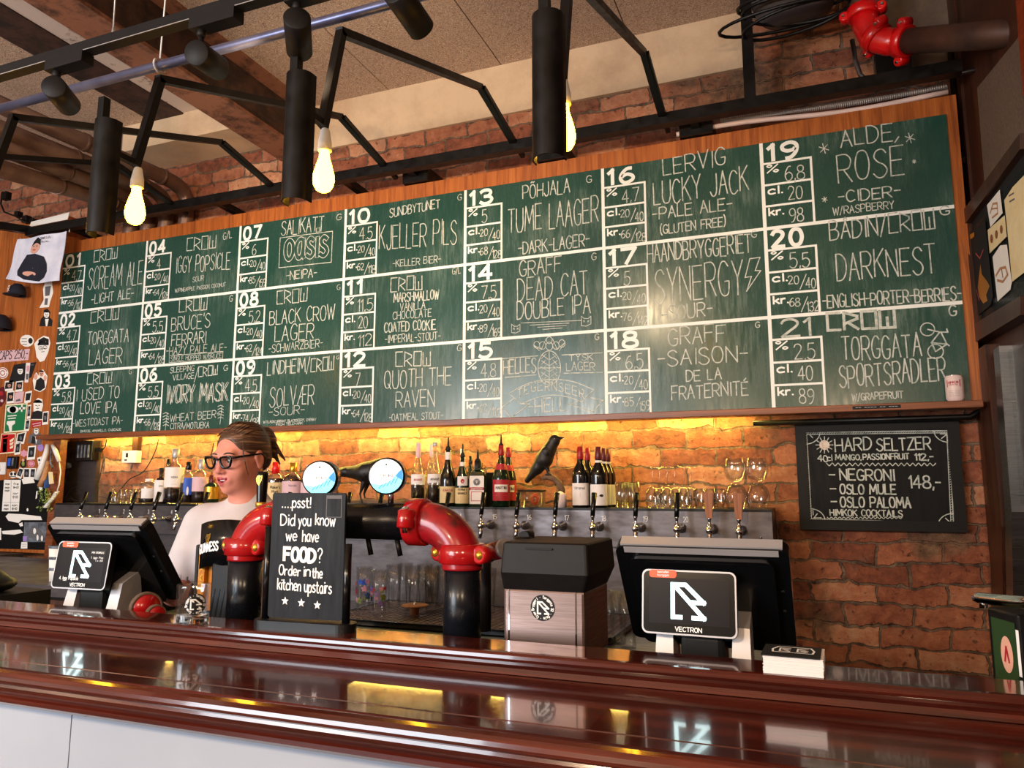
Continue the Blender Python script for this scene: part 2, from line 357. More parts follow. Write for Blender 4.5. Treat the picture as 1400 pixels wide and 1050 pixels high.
class MB:
    def __init__(s): s.v = []; s.f = []; s.m = []; s.sm = []
    def add(s, vs, fs, mi=0, smooth=False):
        n = len(s.v); s.v.extend([tuple(map(float, p)) for p in vs])
        for f in fs: s.f.append(tuple(n + i for i in f)); s.m.append(mi); s.sm.append(smooth)
        return s
    def box(s, a, b, mi=0, bev=0.0):
        x0, y0, z0 = (min(a[i], b[i]) for i in range(3)); x1, y1, z1 = (max(a[i], b[i]) for i in range(3))
        if bev <= 0:
            s.add([(x0, y0, z0), (x1, y0, z0), (x1, y1, z0), (x0, y1, z0), (x0, y0, z1), (x1, y0, z1), (x1, y1, z1), (x0, y1, z1)],
                  [(0, 3, 2, 1), (4, 5, 6, 7), (0, 1, 5, 4), (1, 2, 6, 5), (2, 3, 7, 6), (3, 0, 4, 7)], mi)
        else:
            bm = bmesh.new(); bmesh.ops.create_cube(bm, size=1)
            for v in bm.verts: v.co = Vector(((x0 + x1) / 2 + v.co.x * (x1 - x0), (y0 + y1) / 2 + v.co.y * (y1 - y0), (z0 + z1) / 2 + v.co.z * (z1 - z0)))
            bmesh.ops.bevel(bm, geom=list(bm.edges), offset=min(bev, (x1 - x0) * .49, (y1 - y0) * .49, (z1 - z0) * .49), segments=2, affect='EDGES', profile=0.5)
            s.bm(bm, mi)
        return s
    def bm(s, bm, mi=0, smooth=False):
        bm.verts.index_update()
        s.add([v.co[:] for v in bm.verts], [[v.index for v in f.verts] for f in bm.faces], mi, smooth); bm.free(); return s
    def tube(s, pts, r, n=12, mi=0, caps=True, smooth=True, sect=None):
        """sweep a circle (or a given 2-D section) along pts; r may be a list"""
        pts = [np.asarray(p, float) for p in pts]; k = len(pts)
        rs = r if hasattr(r, '__len__') else [r] * k
        ts = []
        for i in range(k):
            a = pts[i] - pts[i - 1] if i else pts[1] - pts[0]; b = pts[i + 1] - pts[i] if i < k - 1 else a
            ts.append(unit(unit(a) + unit(b)))
        u, w = basis(ts[0]); vs = []
        sec = sect or [(math.cos(2 * PI * j / n), math.sin(2 * PI * j / n)) for j in range(n)]; n = len(sec)
        for i in range(k):
            if i:
                u = unit(u - ts[i] * np.dot(u, ts[i])); w = np.cross(ts[i], u)
            sc = 1.0
            if 0 < i < k - 1:
                c = np.dot(unit(pts[i] - pts[i - 1]), ts[i]); sc = 1 / max(c, 0.5)
                d = unit(pts[i + 1] - pts[i]) - unit(pts[i] - pts[i - 1])
            for (cx, cy) in sec:
                o = u * cx * rs[i] + w * cy * rs[i]
                if sc > 1.0001 and np.linalg.norm(d) > 1e-6:
                    dd = unit(d); o = o + dd * np.dot(o, dd) * (sc - 1)
                vs.append(pts[i] + o)
        fs = [(i * n + j, i * n + (j + 1) % n, (i + 1) * n + (j + 1) % n, (i + 1) * n + j) for i in range(k - 1) for j in range(n)]
        s.add(vs, fs, mi, smooth)
        if caps:
            s.add(vs[:n], [tuple(range(n - 1, -1, -1))], mi); s.add(vs[-n:], [tuple(range(n))], mi)
        return s
    def bar(s, a, b, w, h=None, mi=0, up=None):
        """square bar between two points"""
        h = h or w; d = unit(np.asarray(b, float) - np.asarray(a, float))
        upv = V(*up) if up is not None else (V(0, 0, 1) if abs(d[2]) < 0.9 else V(0, 1, 0))
        x = unit(np.cross(upv, d)); y = np.cross(d, x); vs = []
        for p in (a, b):
            for sx, sy in ((-1, -1), (1, -1), (1, 1), (-1, 1)): vs.append(np.asarray(p, float) + x * sx * w / 2 + y * sy * h / 2)
        s.add(vs, [(0, 3, 2, 1), (4, 5, 6, 7), (0, 1, 5, 4), (1, 2, 6, 5), (2, 3, 7, 6), (3, 0, 4, 7)], mi); return s
    def lathe(s, prof, o=(0, 0, 0), n=24, mi=0, axis=(0, 0, 1), smooth=True, flute=0.0, nf=0):
        """prof: (radius, height) list"""
        ax = unit(axis); u, w = (V(1, 0, 0), V(0, 1, 0)) if abs(ax[2]) > 0.999 and ax[2] > 0 else basis(ax)
        o = np.asarray(o, float); vs = []; idx = []
        for (r, h) in prof:
            if r < 1e-6: idx.append([len(vs)] * n); vs.append(o + ax * h)
            else:
                idx.append(list(range(len(vs), len(vs) + n)))
                for j in range(n):
                    a = 2 * PI * j / n; rr = r * (1 + (flute * math.cos(nf * a) if nf else 0))
                    vs.append(o + ax * h + u * math.cos(a) * rr + w * math.sin(a) * rr)
        fs = []
        for i in range(len(prof) - 1):
            for j in range(n):
                q = [idx[i][j], idx[i][(j + 1) % n], idx[i + 1][(j + 1) % n], idx[i + 1][j]]
                q2 = []
                for t in q:
                    if t not in q2: q2.append(t)
                if len(q2) > 2: fs.append(tuple(q2))
        s.add(vs, fs, mi, smooth); return s
    def prism(s, poly, fr, depth, mi=0, z0=0.0):
        """extrude a 2-D polygon in a frame (origin, ux, uy, normal) from z0 to z0+depth along the normal"""
        o, ux, uy, nn = fr; k = len(poly)
        vs = [o + ux * x + uy * y + nn * z0 for x, y in poly] + [o + ux * x + uy * y + nn * (z0 + depth) for x, y in poly]
        s.add(vs, [tuple(range(k - 1, -1, -1)), tuple(range(k, 2 * k))] + [(i, (i + 1) % k, k + (i + 1) % k, k + i) for i in range(k)], mi); return s
    def flat(s, poly, fr, z=0.0, mi=0):
        o, ux, uy, nn = fr; s.add([o + ux * x + uy * y + nn * z for x, y in poly], [tuple(range(len(poly)))], mi); return s
    def ell(s, c, r, mi=0, n=14, k=10, rot=None):
        vs = []; fs = []; R = rot if rot is not None else np.eye(3)
        for i in range(k + 1):
            t = PI * i / k
            for j in range(n):
                p = 2 * PI * j / n; vs.append(np.asarray(c, float) + R @ V(r[0] * math.sin(t) * math.cos(p), r[1] * math.sin(t) * math.sin(p), r[2] * math.cos(t)))
        fs = [(i * n + j, (i + 1) * n + j, (i + 1) * n + (j + 1) % n, i * n + (j + 1) % n) for i in range(k) for j in range(n)]
        s.add(vs, fs, mi, True); return s
    def build(s, name, mats, parent=None, label=None, origin=None):
        off = V(0, 0, 0)
        if parent is not None:
            q = parent
            while q is not None: off = off + np.array(q.location); q = q.parent
        elif origin is not None: off = np.asarray(origin, float)
        elif s.v:
            a = np.array(s.v); off = V((a[:, 0].min() + a[:, 0].max()) / 2, (a[:, 1].min() + a[:, 1].max()) / 2, a[:, 2].min())
        me = bpy.data.meshes.new(name)
        me.from_pydata([(p[0] - off[0], p[1] - off[1], p[2] - off[2]) for p in s.v], [], s.f)
        for mm in (mats if isinstance(mats, (list, tuple)) else [mats]): me.materials.append(MATS[mm])
        me.polygons.foreach_set('material_index', s.m); me.polygons.foreach_set('use_smooth', s.sm)
        bmm = bmesh.new(); bmm.from_mesh(me)
        bmesh.ops.remove_doubles(bmm, verts=bmm.verts, dist=1e-6)
        bmesh.ops.recalc_face_normals(bmm, faces=bmm.faces); bmm.to_mesh(me); bmm.free()
        me.update()
        o = bpy.data.objects.new(name, me); C.objects.link(o)
        if parent is not None: o.parent = parent
        else: o.location = off
        if label: o['label'] = label
        return o
    def part(s, name, mats, parent, label=None): return s.build(name, mats, parent, label)

def tag(o, label, cat, group=None):
    o['label'] = label; o['category'] = cat
    if group: o['group'] = group
    return o
def thing(name, label, cat, loc=(0, 0, 0), group=None):
    o = bpy.data.objects.new(name, None); C.objects.link(o); o.empty_display_size = 0.05
    o.location = tuple(map(float, loc)); return tag(o, label, cat, group)
def struct(o): o['kind'] = 'structure'; return o
def dup(root, loc, rotz=None, label=None, scale=None):
    r = root.copy(); C.objects.link(r); r.location = tuple(map(float, loc))
    if rotz is not None: r.rotation_euler = (0, 0, rotz)
    if label: r['label'] = label
    if scale: r.scale = scale
    for ch in list(root.children):
        c = ch.copy(); C.objects.link(c); c.parent = r
        for g in ch.children:
            d = g.copy(); C.objects.link(d); d.parent = c
    return r
def frame(o, ux, uy):
    ux = unit(ux); uy = unit(np.asarray(uy, float) - ux * np.dot(ux, uy)); return (np.asarray(o, float), ux, uy, np.cross(ux, uy))
def wallframe(x, y, z, off=0.0): return (V(x, y - off, z), V(1, 0, 0), V(0, 0, 1), V(0, -1, 0))
def rect(x0, y0, x1, y1): return [(x0, y0), (x1, y0), (x1, y1), (x0, y1)]
def rrect(x0, y0, x1, y1, r, n=5):
    out = []
    for cx, cy, a0 in ((x1 - r, y0 + r, -PI / 2), (x1 - r, y1 - r, 0), (x0 + r, y1 - r, PI / 2), (x0 + r, y0 + r, PI)):
        for i in range(n + 1): a = a0 + PI / 2 * i / n; out.append((cx + r * math.cos(a), cy + r * math.sin(a)))
    return out
def circ(cx, cy, rx, ry=None, n=24, a0=0, a1=2 * PI, closed=True):
    ry = ry or rx; m = n if closed else n + 1
    return [(cx + rx * math.cos(a0 + (a1 - a0) * i / n), cy + ry * math.sin(a0 + (a1 - a0) * i / n)) for i in range(m)]

# ------------------------------------------------------------------ lettering: a single-stroke alphabet laid as flat ribbons
O_ = '~3,10 1,9 0,5 1,1 3,0 5,1 6,5 5,9 3,10'
GL = {
 'A': '0,0 3,10 6,0;1.2,4 4.8,4', 'B': '0,0 0,10;~0,10 3.6,9.9 5.2,8.4 4.4,6 2.5,5.3 0,5.3;~0,5.3 4,5.2 6,3.2 5,.6 2.6,0 0,0',
 'C': '~5.8,8.5 4,10 2,9.6 .4,7 .2,4 1.2,1 3.2,0 5.8,1.4', 'D': '0,0 0,10;~0,10 3,9.8 5.6,7.5 5.8,3.5 3.5,.5 0,0',
 'E': '5.5,10 0,10 0,0 5.5,0;0,5.2 4.6,5.2', 'F': '5.5,10 0,10 0,0;0,5.2 4.5,5.2',
 'G': '~5.8,8.5 4,10 2,9.6 .4,7 .2,4 1.2,1 3.2,0 5.4,.8 6,4;6,4.2 3.6,4.2', 'H': '0,0 0,10;6,0 6,10;0,5 6,5',
 'I': '1,0 1,10', 'J': '~4.5,10 4.5,3 3.4,.4 1.4,.2 0,2.2', 'K': '0,0 0,10;5.6,10 0,4.6;1.6,6 6,0', 'L': '0,10 0,0 5,0',
 'M': '0,0 .8,10 4,3 7.2,10 8,0', 'N': '0,0 0,10 6,0 6,10', 'O': O_, 'P': '0,0 0,10;~0,10 4,10 6,8 5.2,5.2 3.5,4.5 0,4.5',
 'Q': O_ + ';3.6,2.6 6.4,-.6', 'R': '0,0 0,10;~0,10 4,10 6,8 5.2,5.4 3.5,4.7 0,4.7;2.6,4.7 6,0',
 'S': '~5.6,8.6 4,10 1.6,9.6 .5,7.6 2,5.7 4.5,4.4 5.8,2.4 4.4,.3 2,0 0,1.6', 'T': '0,10 6,10;3,10 3,0', 'U': '~0,10 0,6 0,3 1.2,.4 3,0 4.8,.4 6,3 6,6 6,10',
 'V': '0,10 3,0 6,10', 'W': '0,10 2,0 4,8 6,0 8,10', 'X': '0,0 6,10;0,10 6,0', 'Y': '0,10 3,5 6,10;3,5 3,0', 'Z': '0,10 6,10 0,0 6,0',
 'Æ': '0,0 4.5,10 9,10;4.5,10 4.8,0 9,0;1.8,4 4.7,4;4.7,5.2 8.3,5.2', 'Õ': O_ + ';~1.2,11.5 2.4,12.4 3.6,11.6 4.8,12.4', 'Ø': O_ + ';0,-.5 6,10.5',
 'É': '5.5,10 0,10 0,0 5.5,0;0,5.2 4.6,5.2;2.2,11.2 4,13', 'Å': '0,0 3,9 6,0;1.2,3.6 4.8,3.6;~3,9 2,10 3,11 4,10 3,9', 'Ä': '0,0 3,10 6,0;1.2,4 4.8,4;2,11.3 2,11.9;4,11.3 4,11.9',
 '0': O_, '1': '0,7.8 1.9,10 1.9,0', '2': '~0,8 1.2,9.8 3.6,10 5.4,8.4 5,6 2.5,3 0,0;0,0 6,0',
 '3': '~.2,8.8 2,10 4.6,9.6 5.4,7.6 4.2,5.7 2.2,5.3;~2.2,5.3 4.8,4.8 6,2.8 4.6,.4 2,0 0,1.4', '4': '4.4,0 4.4,10 0,3.2 6.2,3.2',
 '5': '5.2,10 1,10 .6,5.6;~.6,5.6 3,6.4 5.4,5.2 5.8,2.6 4,.2 1.6,0 0,1.2', '6': '~5,9.6 3,9.4 .8,6.4 .2,3.2 1.4,.4 3.4,0 5.6,1.6 5.6,4 3.6,5.6 1.8,5.2 1.1,4.4',
 '7': '0,10 6,10 2,0', '8': '~3,5.5 1,6.4 .8,8.9 3,10 5.2,8.9 5,6.4 3,5.5;~3,5.2 .4,3.9 .3,1.1 3,0 5.7,1.1 5.6,3.9 3,5.2',
 '9': '~4.9,5.9 4.2,5 2,4.8 .4,6.2 .4,8.6 2.4,10 4.6,9.6 5.8,7.4 5.4,3.6 3.6,.6 1.6,0',
 'a': '~4.6,6 2.4,6.4 .4,4.6 .2,2 1.8,0 3.6,.8 4.6,3;4.6,6.3 4.6,1 5.2,0', 'b': '0,10 0,0;~0,3.6 2,6.2 4.4,5.2 4.8,2.4 3,0 0,.8', 'c': '~4.4,5.4 2.6,6.4 .6,5 .2,2.4 1.6,.2 4.4,.8',
 'd': '~4.6,5.6 2.4,6.4 .4,4.6 .2,2 1.8,0 3.6,.8 4.6,3;4.6,10 4.6,0', 'e': '~.3,3.2 4.6,3.4 4,5.8 2.4,6.4 .6,5 .2,2.4 1.6,.2 4.4,.7', 'f': '~4,9.4 2.6,10 1.6,8.6 1.5,5 1.5,0;0,6 3.4,6',
 'g': '~4.6,6 2.4,6.4 .4,4.6 .2,2.4 1.8,.4 3.6,1 4.6,3;~4.6,6.3 4.6,0 4,-2.4 2,-3 .2,-2', 'h': '0,10 0,0;~0,3.8 1.6,6 3.4,6.2 4.5,4.6 4.5,2.4 4.5,0', 'i': '.6,6.3 .6,0;.6,8.6 .6,9.2',
 'k': '0,10 0,0;4,6.2 0,2.6;1.4,3.9 4.4,0', 'l': '.6,10 .6,0', 'm': '0,6.3 0,0;~0,4 1.4,6.2 3,6 3.5,4 3.5,0;~3.5,4 5,6.2 6.6,6 7,4 7,0', 'n': '0,6.3 0,0;~0,3.8 1.6,6 3.4,6.2 4.5,4.6 4.5,2.4 4.5,0',
 'o': '~2.4,6.4 .4,5 .2,2 1.8,0 3.4,.2 4.8,2 4.6,5 2.4,6.4', 'p': '0,6.3 0,-3.4;~0,3.6 2,6.2 4.4,5.2 4.8,2.4 3,0 0,.8', 'r': '0,6.3 0,0;~0,3.6 1.2,5.8 3.2,6', 's': '~4,5.6 2.2,6.4 .6,5.2 1.4,3.8 3.4,2.8 4.2,1.4 2.4,0 0,.8',
 't': '~1.5,9 1.5,4 1.7,1 3,0 4,.4;0,6.2 3.6,6.2', 'u': '~0,6.3 0,3 .6,.6 2.2,0 4,1 4.6,3;4.6,6.3 4.6,0', 'v': '0,6.3 2.2,0 4.4,6.3', 'w': '0,6.3 1.6,0 3.2,5 4.8,0 6.4,6.3', 'y': '0,6.3 2.4,.4;4.6,6.3 2.4,.4 1,-3.2', 'x': '0,0 4.4,6.3;0,6.3 4.4,0', 'j': '~1,6.3 1,-1 .2,-3 -1,-2.6;1,8.6 1,9.2', 'z': '0,6.3 4.2,6.3 0,0 4.2,0',
 '%': '0,0 6,10;~1.3,10 0,8.6 1.3,7 2.6,8.6 1.3,10;~4.8,3 3.5,1.6 4.8,0 6.1,1.6 4.8,3', '.': '.4,0 .6,.7', ',': '.8,1 .2,-1.6', '-': '0,5 4,5', '/': '0,-1 4,11', '!': '.8,10 .6,3;.5,.2 .5,.8',
 '?': '~0,8 1.2,9.8 3.4,10 4.8,8 3.6,5.8 2.2,4.4 2.2,2.8;2.2,.2 2.2,.8', '(': '~2,12 .4,8.5 .4,2.5 2,-1', ')': '~0,12 1.6,8.5 1.6,2.5 0,-1', "'": '.6,10 .3,8', ':': '.5,5.4 .5,6;.5,1 .5,1.6', '•': '.6,4.4 1.2,5.2', '&': '6,0 1,7.6;~1,7.6 2,10 4,8.6 2,5.6 0,2.6 2,0 5,2 6,4',
 # the angular brewery lettering
 '«': '5.6,10 0,10 0,0 5.6,0', '¬': '0,0 0,10 5.6,7.6 5.6,6 .2,3.4;1.6,4 6,0', '¤': '0,0 0,10 6,10 6,0 0,0', '»': '0,10 0,0 6,0 6,10;3,0 3,6',
}
GW = {}
def _spl(p, k=6):
    p = [np.array(q) for q in p]; n = len(p); out = []
    closed = np.allclose(p[0], p[-1])
    for i in range(n - 1):
        a = p[i - 1] if i else (p[-2] if closed else p[0]); d = p[i + 2] if i < n - 2 else (p[1] if closed else p[-1]); b, c = p[i], p[i + 1]
        for j in range(k):
            t = j / k; out.append(0.5 * (2 * b + (c - a) * t + (2 * a - 5 * b + 4 * c - d) * t * t + (3 * b - a - 3 * c + d) * t ** 3))
    out.append(p[-1]); return out
GP = {}
for _k, _s in GL.items():
    st = []
    for part in _s.split(';'):
        sm = part.startswith('~'); pts = [tuple(float(t) for t in q.split(',')) for q in part.lstrip('~').split()]
        st.append([np.array(q) / 10 for q in (_spl(pts) if sm else pts)])
    GP[_k] = st; GW[_k] = max(max(q[0] for q in s_) for s_ in st)
GW[' '] = 0.36; GP[' '] = []
CROW = '«¬¤»'
_lift = [0]
def ribbon(mb, pts, fr, w, z=0.0015, mi=0):
    """a flat stroke; it is broken at sharp corners so that no piece folds over itself"""
    p = [np.asarray(q, float) for q in pts]; p = [p[0]] + [p[i] for i in range(1, len(p)) if np.linalg.norm(p[i] - p[i - 1]) > 1e-7]
    if len(p) < 2: return
    cut = [0] + [i for i in range(1, len(p) - 1) if np.dot(unit(p[i] - p[i - 1]), unit(p[i + 1] - p[i])) < 0.5] + [len(p) - 1]
    for a, b in zip(cut, cut[1:]):
        _lift[0] = (_lift[0] + 1) % 9; _ribbon(mb, p[a:b + 1], fr, w, z + _lift[0] * 0.00005, mi, a > 0, b < len(p) - 1)
def _ribbon(mb, p, fr, w, z, mi, cs, ce):
    o, ux, uy, nn = fr; k = len(p)
    closed = k > 3 and np.linalg.norm(p[0] - p[-1]) < 1e-9
    L, Rr = [], []
    for i in range(k):
        if closed: a, b = (p[i] - p[i - 1] if i else p[0] - p[-2]), (p[i + 1] - p[i] if i < k - 1 else p[1] - p[0])
        else: a, b = (p[i] - p[i - 1] if i else p[1] - p[0]), (p[i + 1] - p[i] if i < k - 1 else p[-1] - p[-2])
        a, b = unit(a), unit(b); na, nb = V(-a[1], a[0]), V(-b[1], b[0]); m = na + nb
        if np.linalg.norm(m) < 0.3: m = nb
        m = unit(m); sc = min(1 / max(np.dot(m, nb), 0.5), 1.5); e = V(0, 0)
        if not closed and i == 0: e = -a * w * (0.48 if cs else 0.25)
        if not closed and i == k - 1: e = b * w * (0.48 if ce else 0.25)
        L.append(p[i] + m * w / 2 * sc + e); Rr.append(p[i] - m * w / 2 * sc + e)
    vs = [o + ux * q[0] + uy * q[1] + nn * z for q in L + Rr]
    mb.add(vs, [(i, i + 1, k + i + 1, k + i) for i in range(k - 1)], mi)
_rj = random.Random(3)
def text(mb, s, fr, x, y, width, h, lw, slope=0.0, z=0.0015, mi=0, gap=0.16, jit=0.0, skew=0.0):
    """write s with its baseline starting at (x, y) in the frame, squeezed to the width given (None = natural)"""
    tot = sum(GW[c] for c in s) + gap * (len(s) - 1); sx = (width / tot) if width else h
    cx = 0.0
    for c in s:
        dy = _rj.uniform(-1, 1) * jit * h; sh = skew + _rj.uniform(-1, 1) * jit * 0.6; hs = 1 + _rj.uniform(-1, 1) * jit
        for st in GP[c]:
            ribbon(mb, [(x + (cx + q[0] + sh * q[1]) * sx, y + q[1] * h * hs + dy + slope * (cx + q[0]) * sx) for q in st], fr, lw, z, mi)
        cx += GW[c] + gap
def ring_text(mb, s, fr, cx, cy, r, h, lw, a0, a1, z=0.0015, mi=0, wscale=0.9):
    n = len(s)
    for i, c in enumerate(s):
        a = a0 + (a1 - a0) * (i + 0.5) / n; ux2 = (math.sin(a), -math.cos(a)); uy2 = (math.cos(a), math.sin(a)); w = GW[c] * h * wscale
        for st in GP[c]:
            ribbon(mb, [(cx + uy2[0] * (r + q[1] * h) + ux2[0] * (q[0] * h * wscale - w / 2), cy + uy2[1] * (r + q[1] * h) + ux2[1] * (q[0] * h * wscale - w / 2)) for q in st], fr, lw, z, mi)
LOGO = [[(0.28, 0), (0, 0), (0, 1), (0.42, 1), (1, 0.47), (0.54, 0.47)], [(0.05, 0.98), (1, 0), (0.64, 0)]]
def logo(mb, fr, x, y, w, h, lw, z=0.002, mi=0):
    for st in LOGO: ribbon(mb, [(x + q[0] * w, y + q[1] * h) for q in st], fr, lw, z, mi)
def star(cx, cy, r, r2=0.45, n=5):
    return [(cx + (r if i % 2 == 0 else r * r2) * math.sin(PI * i / n), cy + (r if i % 2 == 0 else r * r2) * math.cos(PI * i / n)) for i in range(2 * n)]

# ------------------------------------------------------------------ soft bodies: blended distance fields meshed by surface nets
class Field:
    def __init__(s, xs, ys, zs):
        s.xs, s.ys, s.zs = (np.asarray(a, float) for a in (xs, ys, zs)); s.d = np.full((len(xs), len(ys), len(zs)), 9.0, np.float32)
    def _win(s, lo, hi, pad):
        i = [max(0, np.searchsorted(a, l - pad) - 1) for a, l in zip((s.xs, s.ys, s.zs), lo)]; j = [min(len(a), np.searchsorted(a, h + pad) + 1) for a, h in zip((s.xs, s.ys, s.zs), hi)]
        sl = tuple(slice(a, b) for a, b in zip(i, j)); X, Y, Z = np.meshgrid(s.xs[sl[0]], s.ys[sl[1]], s.zs[sl[2]], indexing='ij'); return sl, X, Y, Z
    def _mix(s, sl, e, k, op):
        d = s.d[sl]
        if op == 'add':
            h = np.clip(0.5 + 0.5 * (d - e) / k, 0, 1); s.d[sl] = d * (1 - h) + e * h - k * h * (1 - h)
        else:
            h = np.clip(0.5 - 0.5 * (d + e) / k, 0, 1); s.d[sl] = d * (1 - h) - e * h + k * h * (1 - h)
    def ell(s, c, r, k=0.01, op='add', rot=None):
        c = np.asarray(c, float); r = np.asarray(r, float); m = max(r) if rot is not None else None
        lo, hi = (c - (m or r), c + (m or r)); sl, X, Y, Z = s._win(lo, hi, k * 2 + 0.03)
        P = [X - c[0], Y - c[1], Z - c[2]]
        if rot is not None: P = [rot[0][i] * P[0] + rot[1][i] * P[1] + rot[2][i] * P[2] for i in range(3)]
        q = np.sqrt((P[0] / r[0]) ** 2 + (P[1] / r[1]) ** 2 + (P[2] / r[2]) ** 2); g = np.sqrt((P[0] / r[0] ** 2) ** 2 + (P[1] / r[1] ** 2) ** 2 + (P[2] / r[2] ** 2) ** 2) + 1e-9
        s._mix(sl, (q * (q - 1) / g).astype(np.float32), k, op); return s
    def cap(s, a, b, ra, rb, k=0.01, op='add', sq=(1, 1, 1)):
        a, b = np.asarray(a, float), np.asarray(b, float); m = max(ra, rb) * max(1 / min(sq), 1)
        sl, X, Y, Z = s._win(np.minimum(a, b) - m, np.maximum(a, b) + m, k * 2 + 0.03)
        ab = b - a; t = np.clip(((X - a[0]) * ab[0] + (Y - a[1]) * ab[1] + (Z - a[2]) * ab[2]) / (ab @ ab), 0, 1)
        e = np.sqrt(((X - a[0] - t * ab[0]) * sq[0]) ** 2 + ((Y - a[1] - t * ab[1]) * sq[1]) ** 2 + ((Z - a[2] - t * ab[2]) * sq[2]) ** 2) - (ra + (rb - ra) * t)
        s._mix(sl, e.astype(np.float32), k, op); return s
    def mesh(s):
        d = s.d; ins = d < 0; nx, ny, nz = d.shape
        acc = np.zeros((nx - 1, ny - 1, nz - 1, 3)); cnt = np.zeros((nx - 1, ny - 1, nz - 1))
        ax = (s.xs, s.ys, s.zs); edges = []
        for a in range(3):
            sl0 = [slice(None)] * 3; sl1 = [slice(None)] * 3; sl0[a] = slice(0, -1); sl1[a] = slice(1, None)
            d0, d1 = d[tuple(sl0)], d[tuple(sl1)]; I = np.argwhere((d0 < 0) != (d1 < 0))
            if len(I) == 0: continue
            v0 = d0[tuple(I.T)]; v1 = d1[tuple(I.T)]; t = v0 / (v0 - v1); p = np.stack([ax[q][I[:, q]] for q in range(3)], 1).astype(float)
            p[:, a] += t * (ax[a][I[:, a] + 1] - ax[a][I[:, a]]); b, c = [q for q in range(3) if q != a]
            for ob in (0, -1):
                for oc in (0, -1):
                    J = I.copy(); J[:, b] += ob; J[:, c] += oc; ok = np.all((J >= 0) & (J < np.array([nx - 1, ny - 1, nz - 1])), axis=1)
                    np.add.at(acc, tuple(J[ok].T), p[ok]); np.add.at(cnt, tuple(J[ok].T), 1)
            edges.append((a, I, v0 < 0))
        ids = np.full(cnt.shape, -1, int); K = np.argwhere(cnt > 0); ids[tuple(K.T)] = np.arange(len(K)); vs = acc[tuple(K.T)] / cnt[tuple(K.T)][:, None]
        fs = []
        for a, I, neg in edges:
            b, c = (a + 1) % 3, (a + 2) % 3; Q = []
            for ob, oc in ((0, 0), (-1, 0), (-1, -1), (0, -1)):
                J = I.copy(); J[:, b] += ob; J[:, c] += oc; Q.append(J)
            ok = np.all([np.all((J >= 0) & (J < np.array(cnt.shape)), axis=1) for J in Q], axis=0)
            q = np.stack([ids[tuple(J[ok].T)] for J in Q], 1); ng = neg[ok]; q[~ng] = q[~ng][:, ::-1]; fs.append(q)
        return vs, np.concatenate(fs)
def smooth_mesh(vs, fs, it=2, lam=0.5):
    e = np.concatenate([fs[:, [0, 1]], fs[:, [1, 2]], fs[:, [2, 3]], fs[:, [3, 0]]]); e = np.concatenate([e, e[:, ::-1]])
    for _ in range(it):
        s_ = np.zeros_like(vs); n_ = np.zeros(len(vs)); np.add.at(s_, e[:, 0], vs[e[:, 1]]); np.add.at(n_, e[:, 0], 1); vs = vs * (1 - lam) + lam * s_ / np.maximum(n_, 1)[:, None]
    return vs
def soft(field, name, mats, parent=None, pick=None, it=2, origin=None):
    vs, fs = field.mesh(); vs = smooth_mesh(vs, fs, it); off = V(0, 0, 0); q = parent
    while q is not None: off = off + np.array(q.location); q = q.parent
    if parent is None and origin is not None: off = np.asarray(origin, float)
    me = bpy.data.meshes.new(name); me.from_pydata((vs - off).tolist(), [], fs.tolist())
    for mm in (mats if isinstance(mats, (list, tuple)) else [mats]): me.materials.append(MATS[mm])
    me.polygons.foreach_set('use_smooth', [True] * len(fs))
    if pick is not None: me.polygons.foreach_set('material_index', pick(vs[fs].mean(axis=1)).astype(int).tolist())
    me.update(); o = bpy.data.objects.new(name, me); C.objects.link(o)
    if parent is not None: o.parent = parent
    else: o.location = off
    return o
def rotm(rx=0, ry=0, rz=0):
    return np.array(Matrix.Rotation(rz, 3, 'Z') @ Matrix.Rotation(ry, 3, 'Y') @ Matrix.Rotation(rx, 3, 'X'))

# ================================================================== THE SETTING
WY = 3.75            # brick wall behind the bar
CZ = 3.88            # ceiling
XR = 0.735           # corner with the right wall
def slab(name, a, b, m, bev=0): return struct(MB().box(a, b, bev=bev).build(name, m, origin=((a[0] + b[0]) / 2, (a[1] + b[1]) / 2, min(a[2], b[2]))))
slab('floor', (-6.2, -3.4, -0.1), (1.4, WY + .1, 0), 'floor_wood')
slab('wall_back', (-6.2, WY, 0), (XR + .06, WY + .12, CZ), 'brick')
slab('wall_left', (-6.2, -3.4, 0), (-6.0, WY, CZ), 'wall_paint')
mb = MB()
for x0, x1, z0, z1 in ((-6.2, 1.4, 0, .7), (-6.2, 1.4, 3.2, CZ), (-6.2, -5.2, .7, 3.2), (-2.2, 1.4, .7, 3.2), (-3.75, -3.65, .7, 3.2)): mb.box((x0, -3.4, z0), (x1, -3.5, z1))
struct(mb.build('wall_front', 'wall_paint'))
# right wall: a panelled shop-front wall that opens slightly towards the guests
RA = 0.0587
RF = (V(XR, WY, 0), unit(V(RA, -1, 0)), V(0, 0, 1), unit(V(-1, -RA, 0)))
def RW(px, py, off=0.0):
    d = ray(px, py); o, ux, uy, nn = RF; o = o + nn * off
    t = np.dot(o - CAM, nn) / np.dot(d, nn); p = CAM + d * t - o; return (np.dot(p, ux), p[2])
def rpoly(*pts): return [RW(*p) for p in pts]
struct(MB().prism(rect(0, 0, 7.4, CZ), RF, -.08).build('wall_right', 'dark_wood', origin=(XR, WY, 0)))
struct(MB().prism(rect(0.012, 2.42, .115, CZ - .02), RF, .012).build('trim_1', 'dark_wood'))
struct(MB().prism([RW(1349, 260), RW(1338, 120), RW(1420, 20), RW(1420, 198)], RF, .006).build('trim_2', 'fabric_brown'))
struct(MB().prism([RW(1462, -60), RW(1408, -60), RW(1422, 128), RW(1462, 128)][::-1], RF, .05).build('trim_3', 'redwood'))
